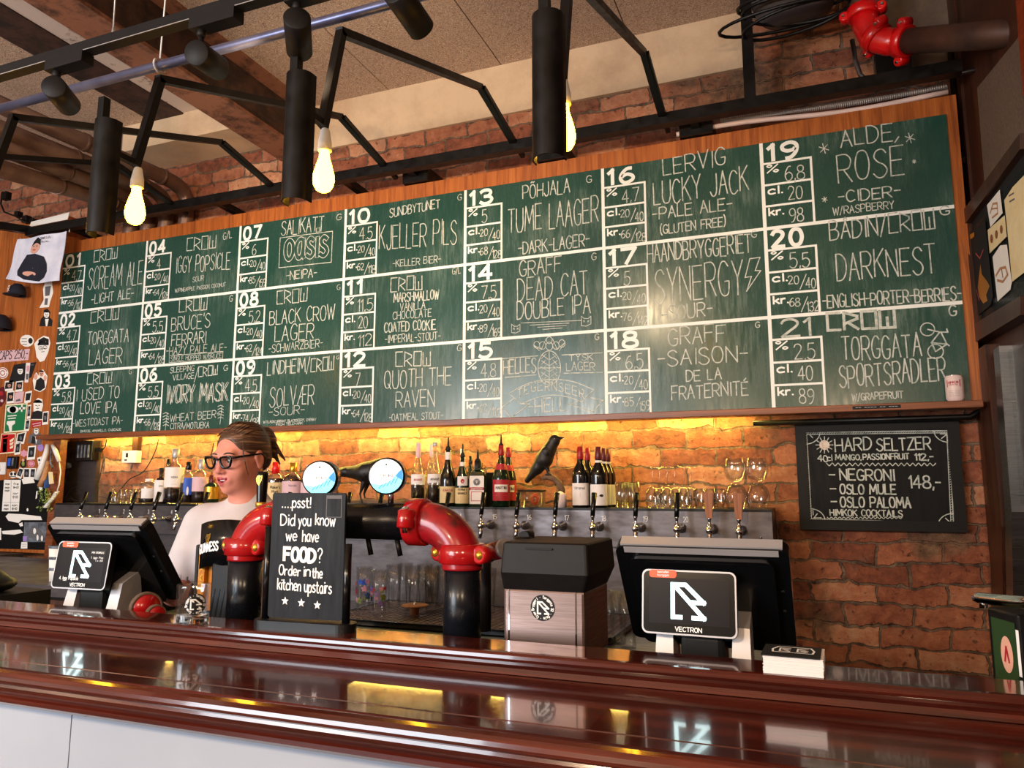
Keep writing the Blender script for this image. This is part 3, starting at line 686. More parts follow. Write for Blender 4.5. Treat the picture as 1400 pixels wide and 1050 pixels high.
# ceiling: wood-wool boards, a steel beam, painted strips, more boards
mb = MB()
xs = [-2.88, -2.25, -1.51, -.77, -.03, .71, 1.4]
for a, b in zip(xs, xs[1:]):
    mb.box((a + .003, -3.4, CZ), (b - .003, 1.62, CZ + .03)); mb.box((a + .003, 1.626, CZ), (b - .003, WY, CZ + .03))
for a, b in ((-6.2, -5.3), (-5.3, -4.6), (-4.6, -3.9)): mb.box((a + .004, -3.4, CZ), (b - .004, WY, CZ + .03))
mb.box((-6.2, -3.4, CZ + .03), (1.4, WY, CZ + .1), 1)
mb.box((-3.9, -3.4, CZ - .01), (-3.63, WY, CZ + .03), 2); mb.box((-3.63, -3.4, CZ), (-2.88, WY, CZ + .03), 3)
struct(mb.build('ceiling', ['woodwool', 'ink', 'rust_beam', 'peeling_paint']))
mb = MB().box((-2.93, -3.4, 3.6), (-2.90, WY, CZ)).box((-3.08, -3.4, 3.585), (-2.86, WY, 3.605), 1).box((-2.905, -3.4, CZ - .016), (-2.80, WY, CZ), 1)
struct(mb.build('trim_4', ['rust_beam', 'rust_light']))
struct(MB().add([(-2.86, WY - .06, CZ), (-.18, WY - .06, CZ), (-.18, WY - .02, 3.60), (-2.86, WY - .02, 3.60), (-2.86, WY, CZ), (-.18, WY, CZ), (-.18, WY, 3.60), (-2.86, WY, 3.60)],
      [(0, 3, 2, 1), (4, 5, 6, 7), (0, 1, 5, 4), (2, 3, 7, 6), (1, 2, 6, 5), (0, 4, 7, 3)]).build('trim_5', 'plaster'))
struct(MB().box((.40, WY - .02, 3.38), (XR - .01, WY, CZ)).build('trim_8', 'grey_plaster'))
slab('trim_6', (-4.15, WY - .3, 3.70), (-3.1, WY, CZ), 'plaster')
# panelled wall left of the menu board
XL = -4.80
struct(MB().box((-6.0, 3.578, 1.80), (XL, WY, 3.4)).box((-6.0, 3.578, 1.05), (-4.66, 3.60, 1.80)).build('wall_panelled', 'teak_panel', origin=(-5.3, 3.6, 1.05)))
slab('trim_7', (-4.69, 3.55, .9), (-4.625, 3.60, 1.795), 'ledge_oak')

# ================================================================== THE BAR COUNTER
BX0, BX1 = -2.75, 0.86
ZL, ZB = 1.17, 1.129
bar = thing('bar_counter', 'long polished mahogany bar counter with raised back shelf and white front panels', 'bar counter', (-.9, 1.25, 0))
def xprof(mb, prof, x0, x1, mi=0, smooth=False):
    k = len(prof); vs = [(x0, y, z) for y, z in prof] + [(x1, y, z) for y, z in prof]
    mb.add(vs, [(i, (i + 1) % k, k + (i + 1) % k, k + i) for i in range(k)], mi, smooth); mb.add(vs, [tuple(range(k)), tuple(range(2 * k - 1, k - 1, -1))], mi); return mb
nose = [(1.046, ZB - .0025), (1.038, ZB - .0005), (1.030, ZB + .001), (1.022, ZB - .002), (1.016, ZB - .008), (1.014, ZB - .014), (1.016, ZB - .019), (1.022, ZB - .023), (1.020, ZB - .028), (1.024, ZB - .036),
        (1.034, ZB - .043), (1.048, ZB - .047), (1.050, ZB - .052), (1.045, ZB - .056), (1.046, ZB - .064), (1.056, ZB - .072), (1.072, ZB - .076), (1.086, ZB - .080), (1.10, ZB - .081)]
prof = [(1.36, ZB), (1.091, ZB), (1.0895, ZB - .003), (1.0865, ZB - .003), (1.085, ZB)] + [(1.046, ZB)] + nose + [(1.36, ZB - .081)]
xprof(MB(), prof, BX0, BX1).part('bar_top', 'mahogany', bar)
lp = [(1.444, ZL), (1.350, ZL), (1.343, ZL - .001), (1.338, ZL - .005), (1.337, ZL - .011), (1.340, ZL - .016), (1.346, ZL - .018), (1.346, ZL - .023), (1.350, ZL - .030), (1.345, ZB + .001), (1.444, ZB)]
xprof(MB(), lp, BX0, BX1).part('raised_shelf', 'mahogany', bar, 'narrow raised mahogany shelf along the back of the bar')
sx = [-2.75, PY(99, 1010, 1.105)[0]]
while sx[-1] < BX1 - .1: sx.append(min(sx[-1] + 1.22, BX1))
for a, b in zip(sx, sx[1:]):
    MB().box((a + .0015, 1.10, .08), (b - .0015, 1.118, ZB - .081)).part('front_panel', 'white_panel', bar)
MB().box((BX0, 1.118, 0), (BX1, 1.40, ZB - .082)).box((BX0, 1.104, 0), (BX1, 1.118, .08), 0).part('carcass', 'dark_wood', bar)
ZW = 1.125           # working top on the bartender's side
work = thing('work_counter', 'dark working top on the bartender side of the bar', 'counter', (-.9, 1.6, 0))
MB().box((BX0, 1.447, ZW - .04), (BX1 - .04, 1.655, ZW)).part('worktop', 'black_plastic', work)
MB().box((BX0, 1.46, 0), (BX1 - .04, 1.64, ZW - .04)).part('cabinet', 'dark_wood', work)

# back bar: steel tap wall, splashback, lower counter
TX0, TX1 = -4.37, -.143
YT = 3.35
tw = thing('tap_wall', 'long brushed steel tap wall with a bottle shelf on top', 'tap wall', ((TX0 + TX1) / 2, 3.55, 0))
MB().box((TX0, YT, 1.215), (TX1, WY - .002, 1.374)).part('tap_panel', 'panel_steel', tw)
MB().box((TX0, YT + .006, 1.374), (TX1, WY - .002, 1.385)).part('shelf', 'black_plastic', tw)
MB().box((TX0, YT + .05, .90), (TX1, WY - .002, 1.215)).part('splashback', 'panel_steel', tw)
for i, (x, y) in enumerate(((90, 720), (1040, 735))):
    p = PY(x, y, YT); MB().lathe([(0, 0), (.006, .0), (.005, .005), (0, .006)], (p[0], YT, p[2]), n=8, axis=(0, -1, 0)).part('screw', 'chrome', tw)
bc = thing('back_counter', 'low steel counter under the tap wall with dark doors', 'counter', (-1.6, 3.0, 0))
MB().box((-2.85, 2.72, .86), (TX1, 3.395, .90)).part('worktop', 'steel', bc)
MB().box((-2.85, 2.76, 0), (TX1, 3.38, .86)).part('cabinet', 'black_plastic', bc)
lc = thing('side_counter', 'dark steel side counter below the panelled wall', 'counter', (-4.4, 2.9, 0))
MB().box((-5.98, 2.42, 1.0), (-2.90, 3.34, 1.048)).box((-5.98, 3.34, 1.0), (-4.88, 3.545, 1.048)).part('worktop', 'panel_steel', lc)
MB().box((-5.98, 2.45, 0), (-2.90, 3.30, 1.0)).part('cabinet', 'black_plastic', lc)
MB().box((-5.98, 2.43, .93), (-2.92, 2.45, .985)).part('drawer_front', 'dark_wood', lc)

# drip tray with perforated grid
tr = thing('drip_tray', 'perforated steel drip tray between the two black tap columns', 'tray', (-1.5, 2.95, .90))
tx0, tx1, ty0, ty1 = -1.98, -.70, 2.80, 3.36
mb = MB()
mb.box((tx0, ty0, .90), (tx1, ty0 + .012, .925)).box((tx0, ty1 - .012, .90), (tx1, ty1, .925)).box((tx0, ty0, .90), (tx0 + .012, ty1, .925)).box((tx1 - .012, ty0, .90), (tx1, ty1, .925)).box((tx0, ty0, .90), (tx1, ty1, .904))
mb.part('pan', 'black_gloss', tr)
mb = MB(); k = 0
while tx0 + .02 + k * .03 < tx1 - .02: x = tx0 + .02 + k * .03; mb.box((x, ty0 + .01, .918), (x + .012, ty1 - .01, .922)); k += 1
k = 0
while ty0 + .02 + k * .03 < ty1 - .02: y = ty0 + .02 + k * .03; mb.box((tx0 + .01, y, .9185), (tx1 - .01, y + .012, .9225)); k += 1
mb.part('grid', 'steel_brushed', tr)

# ================================================================== THE GREEN MENU BOARD
YB = 3.564
X0, X1, Z0, Z1 = -4.7647, .6522, 1.829, 3.101
board = thing('menu_board', 'huge green chalkboard beer menu with twenty one numbered entries in a wooden surround', 'menu board', ((X0 + X1) / 2, 3.59, Z0 - .03))
MB().box((X0 - .035, YB + .012, Z0 - .02), (X1 + .045, YB + .04, 3.19)).part('surround', 'teak_panel', board, 'orange brown wooden surround')
MB().box((X0, YB, Z0), (X1, YB + .012, Z1)).part('chalk_panel', 'green_chalkboard', board)
MB().box((X0 - .02, YB - .075, Z0 - .03), (X1 + .03, YB + .012, Z0), bev=.003).part('ledge', 'ledge_oak', board, 'narrow wooden ledge along the bottom edge')
mb = MB()
p0, p1 = PY(1166, 564, YB - .075), PY(1232, 561, YB - .075); lf = wallframe(0, YB - .075, 0)
mb.flat(rect(p0[0], Z0 - .022, p1[0], Z0 - .008), lf, .001, 0)
text(mb, '-- ---- -- ---', lf, p0[0] + .012, Z0 - .018, p1[0] - p0[0] - .024, .007, .0012, z=.002, mi=1)
mb.part('label_strip', ['ink', 'paint_white'], board, 'small black strip stuck on the ledge')
CW, RH = (X1 - X0) / 7, (Z1 - Z0) / 3
BF = wallframe(0, YB, 0)
g = MB(); GWD = .016
for c in range(1, 7): g.flat(rect(X0 + c * CW - GWD / 2, Z0, X0 + c * CW + GWD / 2, Z1), BF, .001)
for r in (1, 2): g.flat(rect(X0, Z0 + r * RH - GWD / 2, X1, Z0 + r * RH + GWD / 2), BF, .0012)
for c in range(7):
    for r in range(3):
        x, zt = X0 + c * CW, Z1 - r * RH; bx = x + .278 * CW
        for q in (.25, .5, .745): g.flat(rect(x, zt - q * RH - .005, bx, zt - q * RH + .005), BF, .0014)
        g.flat(rect(bx - .005, zt - RH, bx + .005, zt - .25 * RH + .005), BF, .0016)
g.part('grid_lines', 'paint_white', board, 'white painted dividing lines')

ZM = {'A': (50, 320, 7), 'B': (50, 470, 7), 'C': (290, 290, 6.56), 'D': (290, 460, 6.56), 'E': (600, 220, 5.525), 'F': (600, 400, 5.525), 'G': (1020, 140, 4.667), 'H': (1020, 360, 4.516),
      '1': (0, 270, 3.5), '2': (300, 270, 3.5), '3': (630, 200, 2.763), '4': (1030, 150, 2.4405), '0': (0, 0, 1), 'S': (1080, 570, 5.6)}
def zp(k, x, y): a, b, s = ZM[k]; return a + x / s, b + y / s
def bpt(k, x, y, Y=YB): p = PY(*zp(k, x, y), Y); return V(p[0], p[2])
LW = .0056
def line(mb, k, s, xa, ya, xb, yb, h, lw=LW, jit=.05, mi=0, Y=YB, fr=None, dbl=False, z=.0015):
    a, b = bpt(k, xa, ya, Y), bpt(k, xb, yb, Y); hh = bpt(k, xa, ya - h, Y)[1] - a[1]; sl = (b[1] - a[1]) / (b[0] - a[0])
    text(mb, s, fr or BF, a[0], a[1], b[0] - a[0], hh, lw, slope=sl, jit=jit, mi=mi, z=z)
    if dbl: text(mb, s, fr or BF, a[0] + .011, a[1] + .006, b[0] - a[0], hh * .94, lw * .8, slope=sl, jit=jit, mi=mi)
def stroke(mb, k, pts, lw=LW, Y=YB, fr=None, mi=0, sm=False):
    q = [bpt(k, x, y, Y) for x, y in pts]; ribbon(mb, _spl(q, 4) if sm else q, fr or BF, lw, .0015, mi)
ENT = {
 1: ('4,7', '20/40', '56/112', [('A', CROW, 550, 270, 770, 228, 105), ('A', 'SCREAM ALE', 490, 535, 1010, 470, 205), ('A', '-LIGHT ALE-', 525, 672, 930, 608, 88)]),
 2: ('4,7', '20/40', '56/112', [('A', CROW, 520, 850, 785, 810, 110), ('1', 'TORGGATA', 418, 705, 615, 690, 60), ('B', 'LAGER', 500, 200, 815, 185, 140)]),
 3: ('5,8', '20/40', '64/128', [('B', CROW, 485, 390, 715, 375, 105), ('B', 'G', 885, 290, 912, 288, 42), ('B', 'I USED TO', 380, 550, 790, 515, 110), ('B', 'LOVE IPA', 420, 672, 770, 660, 105), ('B', '-WESTCOAST IPA-', 345, 795, 825, 765, 65), ('B', 'SIMCOE, AMARILLO, CASCADE', 420, 848, 810, 830, 20)]),
 4: ('4', '20/40', '64/128', [('1', CROW, 895, 255, 1032, 240, 62), ('1', 'G/L', 1068, 203, 1110, 192, 33), ('1', 'IGGY POPSICLE', 842, 362, 1100, 340, 74), ('1', 'SOUR', 922, 405, 975, 397, 24), ('1', 'W/PINEAPPLE, PASSION, COCONUT', 838, 455, 1080, 425, 17)]),
 5: ('5,5', '20/40', '64/128', [('1', CROW, 858, 548, 990, 535, 60), ('1', 'G', 1098, 500, 1113, 498, 27), ('1', "BRUCE'S", 820, 638, 1005, 622, 66), ('1', 'FERRARI', 820, 712, 985, 695, 53), ('1', '-HAZY PALE ALE-', 795, 755, 1085, 735, 36), ('1', 'SINGLE HOPPED W/BRUCE', 818, 783, 1060, 768, 22)]),
 6: ('5,5', '20/40', '66/128', [('1', 'SLEEPING', 815, 840, 930, 828, 26), ('1', 'VILLAGE', 828, 875, 928, 865, 26), ('1', '/', 930, 878, 948, 878, 62), ('1', CROW, 950, 858, 1040, 848, 46), ('1', 'G', 1070, 830, 1090, 828, 26), ('1', 'IVORY MASK', 795, 985, 1085, 975, 84), ('0', '-WHEAT BEER-', 228, 577, 300, 571, 10), ('0', 'CITRA/MOTUEKA', 233, 587, 286, 585, 8)]),
 7: ('6', '20/40', '85/159', [('C', 'SALIKATT', 620, 210, 1000, 165, 125), ('C', 'G', 1115, 75, 1160, 65, 52), ('C', '-NEIPA-', 665, 610, 940, 578, 75)]),
 8: ('5,2', '20/40', '62/124', [('C', CROW, 583, 828, 850, 800, 118), ('C', 'BLACK CROW', 515, 1010, 1100, 960, 125), ('2', 'LAGER', 265, 690, 450, 675, 72), ('2', '-SCHWARZBIER-', 235, 745, 495, 715, 38), ('C', 'G', 1120, 700, 1150, 697, 45)]),
 9: ('4,5', '20/40', '74/138', [('D', 'LINDHEIM/' + CROW, 495, 345, 1090, 300, 118), ('D', 'G', 1115, 205, 1140, 203, 30), ('D', 'SOLVÆR', 515, 630, 915, 605, 165), ('D', '-SOUR-', 510, 715, 830, 690, 70), ('D', 'W/BLACKCURRANT, BLACKBERRY, CHERRY', 460, 780, 935, 755, 22), ('D', 'FROM TELEMARK', 575, 803, 815, 788, 20)]),
 10: ('4.5', '20/40', '62/118', [('2', 'SUNDBYTUNET', 815, 95, 1055, 50, 40), ('2', 'G', 1140, 15, 1160, 12, 28), ('2', 'KJELLER PILS', 765, 250, 1135, 220, 112), ('2', '-KELLER BIER-', 830, 335, 1060, 308, 32)]),
 11: ('11,5', '20', '112', [('2', CROW, 820, 452, 970, 440, 66), ('2', 'G/L', 1115, 370, 1155, 362, 30), ('2', 'MARSHMALLOW', 835, 503, 1050, 485, 42), ('2', 'VANILLA', 865, 542, 985, 532, 34), ('2', 'CHOCOLATE', 830, 583, 1015, 570, 36), ('2', 'COATED COOKIE', 790, 645, 1035, 630, 44), ('2', '-IMPERIAL-STOUT-', 793, 698, 1058, 680, 36)]),
 12: ('7', '20/40', '64/128', [('2', CROW, 845, 808, 1010, 802, 68), ('2', 'G', 1138, 735, 1158, 732, 27), ('2', 'QUOTH THE', 790, 915, 1110, 895, 84), ('2', 'RAVEN', 845, 1005, 1030, 1000, 76), ('0', '-OATMEAL STOUT-', 532, 576, 606, 572, 9)]),
 13: ('5', '20/40', '68/128', [('E', 'PÕHJALA', 635, 288, 990, 238, 100), ('E', 'G', 1115, 165, 1155, 160, 52), ('E', 'TUME LAAGER', 525, 548, 1205, 460, 180), ('E', '-DARK-LAGER-', 600, 708, 1140, 640, 90)]),
 14: ('7,5', '20/40', '89/169', [('E', 'GRAFF', 610, 875, 925, 830, 115), ('E', 'G', 1155, 750, 1190, 745, 48), ('3', 'DEAD CAT', 215, 588, 480, 555, 84), ('3', 'DOUBLE IPA', 213, 655, 490, 630, 64)]),
 15: ('4,8', '20/40', '62/118', [('F', 'HELLES', 490, 615, 735, 600, 105), ('F', 'TYSK', 985, 515, 1165, 508, 44), ('F', 'LAGER', 965, 590, 1180, 588, 60), ('F', '-HELL-', 680, 910, 1015, 890, 100), ('F', 'G', 1180, 360, 1210, 355, 44)]),
 16: ('4,7', '20/40', '66/128', [('3', 'LERVIG', 765, 110, 1000, 70, 62), ('3', 'LUCKY JACK', 730, 225, 1088, 168, 86), ('3', '-PALE ALE-', 725, 278, 1025, 238, 44), ('3', '(GLUTEN FREE)', 755, 332, 1000, 302, 34)]),
 17: ('5', '20/40', '76/142', [('3', 'HAANDBRYGGERIET', 705, 440, 1098, 402, 66), ('3', 'G', 1098, 345, 1118, 343, 24), ('3', 'SYNERGY', 735, 595, 1068, 560, 128), ('3', '-SOUR-', 760, 660, 950, 638, 52)]),
 18: ('6,5', '20/40', '85/159', [('3', 'GRAFF', 785, 752, 1000, 735, 62), ('3', 'G', 1113, 685, 1130, 683, 20), ('3', '-SAISON-', 745, 832, 1085, 812, 58), ('3', 'DE LA', 852, 888, 985, 880, 40), ('3', 'FRATERNITÉ', 797, 960, 1086, 938, 50)]),
 19: ('6,8', '20', '98', [('G', 'ALDE', 605, 285, 935, 245, 110), ('G', 'ROSÉ', 590, 515, 1010, 460, 178), ('G', '-CIDER-', 590, 640, 985, 598, 70), ('G', 'W/RASPBERRY', 555, 720, 945, 675, 48)]),
 20: ('5,5', '20/40', '68/132', [('G', 'BÅDIN/' + CROW, 535, 885, 1205, 800, 118), ('G', 'G', 1240, 720, 1300, 712, 55), ('4', 'DARKNEST', 280, 572, 612, 545, 92), ('H', '-ENGLISH-PORTER-BERRIES-', 475, 275, 1330, 225, 76)]),
 21: ('2.5', '40', '89', [('H', 'G', 1255, 325, 1300, 320, 66), ('H', 'TORGGATA', 595, 600, 1085, 578, 138), ('H', 'SPORTSRADLER', 580, 770, 1235, 715, 138), ('H', 'W/GRAPEFRUIT', 655, 850, 970, 830, 42)]),
}
FR = {1, 2, 3, 4}
for n, (pc, cl, kr, lines) in ENT.items():
    c, r = (n - 1) // 3, (n - 1) % 3; x, zt = X0 + c * CW, Z1 - r * RH; mb = MB(); nm = 'number %d' % n if n < 21 else 'the last entry'
    # painted number and column heads (material 1), chalk (material 0)
    if n != 21:
        text(mb, '%02d' % n, BF, x + .030, zt - .220 * RH, .128 if n != 11 else .09, .178 * RH, .0180, gap=.34, mi=1)
    else:
        text(mb, '21', BF, x + .05, zt - .225 * RH, .12, .185 * RH, .011, mi=0)
    mb.part('entry_number', ['chalk', 'paint_white'], board, 'large number of entry ' + nm); mb = MB()
    for q, s_ in ((.36, '%'), (.61, 'cl.'), (.855, 'kr.')): text(mb, s_, BF, x + .022, zt - q * RH, .050 if s_ == '%' else .062, .085 * RH * (1.0 if s_ != '%' else 1.05), .0082 if s_ != '%' else .0062, mi=1)
    wv = {1: .03, 2: .075, 3: .085, 4: .1}
    text(mb, pc, BF, x + .100, zt - .475 * RH, min(.10, wv[len(pc)]), .165 * RH, LW * .85, jit=.05)
    for q, s_ in ((.725, cl), (.975, kr)):
        if '/' in s_:
            a, b = s_.split('/'); text(mb, a, BF, x + .090, zt - (q - .075) * RH, .044, .092 * RH, LW * .75, jit=.06)
            ribbon(mb, [(x + .138, zt - (q - .008) * RH), (x + .168, zt - (q - .17) * RH)], BF, LW * .75)
            text(mb, b, BF, x + .164, zt - (q - .01) * RH, .040 if len(b) == 2 else .048, .105 * RH, LW * .75, jit=.06)
        else: text(mb, s_, BF, x + .11, zt - (q - .02) * RH, .03 * len(s_), .15 * RH, LW * .85, jit=.05)
    mb.part('price_column', ['chalk', 'paint_white'], board, 'strength, size and price column of ' + nm); mb = MB()
    for ln in lines:
        tiny = abs(ln[6] / ZM[ln[0]][2]) < 7
        line(mb, *ln, lw=LW * (.5 if tiny else .7 if ln[6] / ZM[ln[0]][2] < 11 else 1.0), dbl=(ln[1] == 'IVORY MASK'))
    if n == 5: stroke(mb, '1', [(810, 790), (812, 757), (1068, 738), (1066, 772), (810, 790)], LW * .6)
    if n == 6:
        for bx, by in ((226, 590), (301, 580)):
            stroke(mb, '0', [(bx, by), (bx + 3, by - 26)], LW * .7)
            for t in range(5): stroke(mb, '0', [(bx - 3, by - 8 - 4 * t), (bx + 1, by - 10 - 4 * t), (bx + 5, by - 8 - 4 * t)], LW * .7)
    if n == 7:
        stroke(mb, 'C', [(600, 500), (612, 232), (1082, 172), (1070, 450), (600, 500)], LW * .8)
        line(mb, 'C', 'oasis', 655, 425, 1030, 390, 260, lw=.030, jit=0, mi=0); line(mb, 'C', 'oasis', 655, 425, 1030, 390, 260, lw=.0205, jit=0, mi=2, z=.0023)
    if n == 14:
        for (xa, ya, xb, yb) in ((228, 668, 455, 658), (262, 676, 410, 668), (290, 684, 400, 677), (310, 692, 385, 686)): stroke(mb, '3', [(xa, ya), (xb, yb)], LW * .6)
        for cx, cy, q in ((208, 688, 16), (474, 660, 18)):
            stroke(mb, '3', [(cx - q, cy + q), (cx - q, cy - q), (cx - q * .4, cy - q * .5), (cx + q * .4, cy - q * .5), (cx + q, cy - q), (cx + q, cy + q * .6), (cx, cy + q * 1.1), (cx - q, cy + q)], LW * .55)
            for e in (-.45, .45):
                stroke(mb, '3', [(cx + q * e - 3, cy - 2), (cx + q * e + 3, cy + 4)], LW * .5); stroke(mb, '3', [(cx + q * e + 3, cy - 2), (cx + q * e - 3, cy + 4)], LW * .5)
    if n == 15:
        for a in ([(480, 500), (750, 478)], [(500, 642), (740, 622)], [(930, 472), (1235, 455)], [(945, 610), (1235, 603)]): stroke(mb, 'F', a, LW * .8)
        stroke(mb, 'F', [(835 + 85 * math.cos(t), 570 + 130 * math.sin(t)) for t in np.linspace(0, 2 * PI, 29)], LW * .8)
        stroke(mb, 'F', [(835, 440), (835, 700)], LW * .7); stroke(mb, 'F', [(752, 570), (918, 568)], LW * .7)
        for t in range(5):
            yy = 470 + t * 44
            stroke(mb, 'F', [(770 + abs(2 - t) * 4, yy), (835, yy + 40)], LW * .55); stroke(mb, 'F', [(900 - abs(2 - t) * 4, yy), (835, yy + 40)], LW * .55); stroke(mb, 'F', [(775, yy + 30), (810, yy - 6)], LW * .5); stroke(mb, 'F', [(895, yy + 30), (862, yy - 6)], LW * .5)
        for cx, cy, q in ((740, 395, 22), (785, 400, 24), (835, 360, 22), (885, 400, 24), (930, 385, 24), (835, 405, 26)):
            stroke(mb, 'F', [(cx + q * math.cos(t), cy + q * 1.2 * math.sin(t)) for t in np.linspace(0, 2 * PI, 13)], LW * .6)
        stroke(mb, 'F', [(760, 440), (720, 400), (775, 430), (810, 350), (835, 330), (860, 350), (895, 430), (950, 380), (910, 440)], LW * .6)
        stroke(mb, 'F', [(530, 762), (680, 685), (840, 657), (1010, 672), (1172, 735)], LW * .8, sm=True); stroke(mb, 'F', [(625, 842), (740, 795), (860, 775), (980, 790), (1082, 828)], LW * .8, sm=True)
        stroke(mb, 'F', [(530, 762), (570, 795), (625, 842)], LW * .8); stroke(mb, 'F', [(1172, 735), (1120, 780), (1082, 828)], LW * .8)
        stroke(mb, 'F', [(575, 795), (480, 865), (545, 945), (690, 840), (625, 842)], LW * .8); stroke(mb, 'F', [(1130, 790), (1240, 815), (1165, 900), (1005, 850), (1050, 822)], LW * .8)
        for ch, xx, yy, sl in zip('TEGERNSEER', range(595, 1120, 52), (800, 775, 756, 745, 740, 742, 748, 757, 770, 788), (-.5, -.4, -.3, -.15, 0, .1, .2, .3, .35, .4)):
            line(mb, 'F', ch, xx, yy, xx + 36, yy + 36 * sl, 66, lw=LW * .8)
    if n == 17:
        stroke(mb, '3', [(1092, 425), (1130, 420), (1112, 470), (1133, 470), (1080, 548), (1098, 492), (1074, 496), (1092, 425)], LW * .8)
    if n == 19:
        for cx, cy, q in ((497, 295, 33), (1045, 228, 33), (1072, 378, 12), (502, 620, 18)):
            for t in (.3, 1.3, 2.3): stroke(mb, 'G', [(cx - q * math.cos(t), cy - q * math.sin(t)), (cx + q * math.cos(t), cy + q * math.sin(t))], LW * .7)
    if n == 21:
        a = ('H', CROW, 505, 415, 920, 395, 105); line(mb, *a, lw=.012, jit=0)
        for cx, cy, q in ((1120, 408, 40), (1170, 545, 44)): stroke(mb, 'H', [(cx + q * 1.1 * math.cos(t), cy + q * math.sin(t)) for t in np.linspace(0, 2 * PI, 19)], LW * .8)
        for a in ([(1120, 408), (1195, 425), (1245, 425), (1238, 405)], [(1195, 425), (1145, 490), (1240, 500), (1205, 430)], [(1170, 545), (1145, 490)], [(1170, 545), (1240, 500)], [(1230, 490), (1255, 510)]): stroke(mb, 'H', a, LW)
    mb.part('beer_name', ['chalk', 'paint_white', 'green_chalkboard'], board, 'chalk written beer name of ' + nm)

# ================================================================== OVERHEAD STEEL, LAMPS, PIPES
RY, RZ = 3.45, 3.245
rail = thing('steel_rail', 'black square steel rail running above the green menu board', 'rail', (-2.2, RY, RZ - .03))
MB().bar((-4.98, RY, RZ), (.70, RY, RZ), .055, .055).part('rail_bar', 'black_steel', rail)
MB().bar((-4.98, RY, RZ + .02), (-4.98, RY - .45, RZ - .06), .05).part('end_arm', 'black_steel', rail)
MB().box((-.18, RY - .02, RZ + .027), (-.13, RY + .03, CZ)).part('hanger_post', 'black_steel', rail)
for x in (-2.06, -1.25, -.50): MB().box((x, RY + .10, 3.195), (x + .16, 3.745, RZ + .03)).bar((x + .08, RY, RZ), (x + .08, RY + .12, RZ), .04).part('wall_bracket', 'black_steel', rail)
for x in (-4.6, -3.33, -2.4): MB().bar((x, RY, RZ), (x, 3.745, RZ - .01), .04).part('wall_bracket', 'black_steel', rail)

LAB = ['hidden', 'black bent lamp frame farthest left, just right of the cloth banner top', 'black bent lamp frame second from the left, its lamp beyond the left picture edge', 'black bent lamp frame with half pipe shade in front of the leftmost glowing bulb',
       'black bent lamp frame with half pipe shade left of beer thirteen', 'black bent lamp frame with half pipe shade hanging above beer sixteen']
def lamp_frame(x, label):
    t = thing('lamp_frame', label, 'lamp', (x, RY, 2.3), 'angular lamp frames along the rail')
    s, a, p = V(x, 3.005, 3.345), V(x, 1.893, 2.945), V(x, 1.812, 2.60)
    w = .027
    MB().bar((x, RY - .027, RZ + .02), s, w).part('strut', 'black_steel', t)
    MB().bar((x + .012, RY + .10, RZ - .01), s + V(.012, .01, 0), w * .8).part('strut', 'black_steel', t)
    MB().bar(s + unit(s - a) * .012, a + unit(a - s) * .012, w).part('arm', 'black_steel', t)
    MB().bar(a, p + V(0, 0, -.02), w).part('drop_arm', 'black_steel', t)
    # half-pipe shade in front of the bulb: round side to the guests, open to the bar
    yc, r = 1.70, .042
    zt, zb = PY(410, 105, 1.70)[2], PY(410, 276, 1.70)[2]
    sec = [(-r * math.cos(PI * i / 28), -r * math.sin(PI * i / 28)) for i in range(29)] + [(r, .018), (r - .004, .018)] + [((r - .004) * math.cos(PI * i / 28), -(r - .004) * math.sin(PI * i / 28)) for i in range(29)] + [(-r + .004, .018), (-r, .018)]
    k = len(sec); vs = [(x + u, yc + v, zb) for u, v in sec] + [(x + u, yc + v, zt) for u, v in sec]
    mb = MB(); mb.add(vs, [(i, (i + 1) % k, k + (i + 1) % k, k + i) for i in range(k)], 0)
    mb.add(vs, [f for i in range(28) for f in ((i, i + 1, 58 - i, 59 - i), (k + i, k + i + 1, k + 58 - i, k + 59 - i))], 0)
    mb.part('half_pipe_shade', 'black_steel', t)
    MB().box((x - .014, yc - .036, zt - .10), (x + .012, yc - .010, zt + .075)).part('rod', 'black_steel', t)
    MB().bar((x, yc - .03, p[2] - .01), (x, p[1], p[2] - .01), .02).part('cross_bar', 'black_steel', t)
    yb = p[1] + .015
    zc = p[2] - .015
    MB().lathe([(0, .0), (.008, 0), (.014, -.012), (.021, -.05), (.022, -.078), (0, -.078)], (x, yb, zc), n=16).part('socket', 'white_plastic', t)
    MB().lathe([(0, -.212), (.010, -.211), (.022, -.204), (.030, -.190), (.033, -.172), (.031, -.152), (.024, -.125), (.016, -.098), (.0145, -.078), (0, -.078)], (x, yb, zc), n=20).part('bulb', 'bulb_glow', t)
    return t
for i, x in enumerate((-3.66, -2.885, -2.113, -1.338, -.565)): lamp_frame(x, LAB[i + 1])

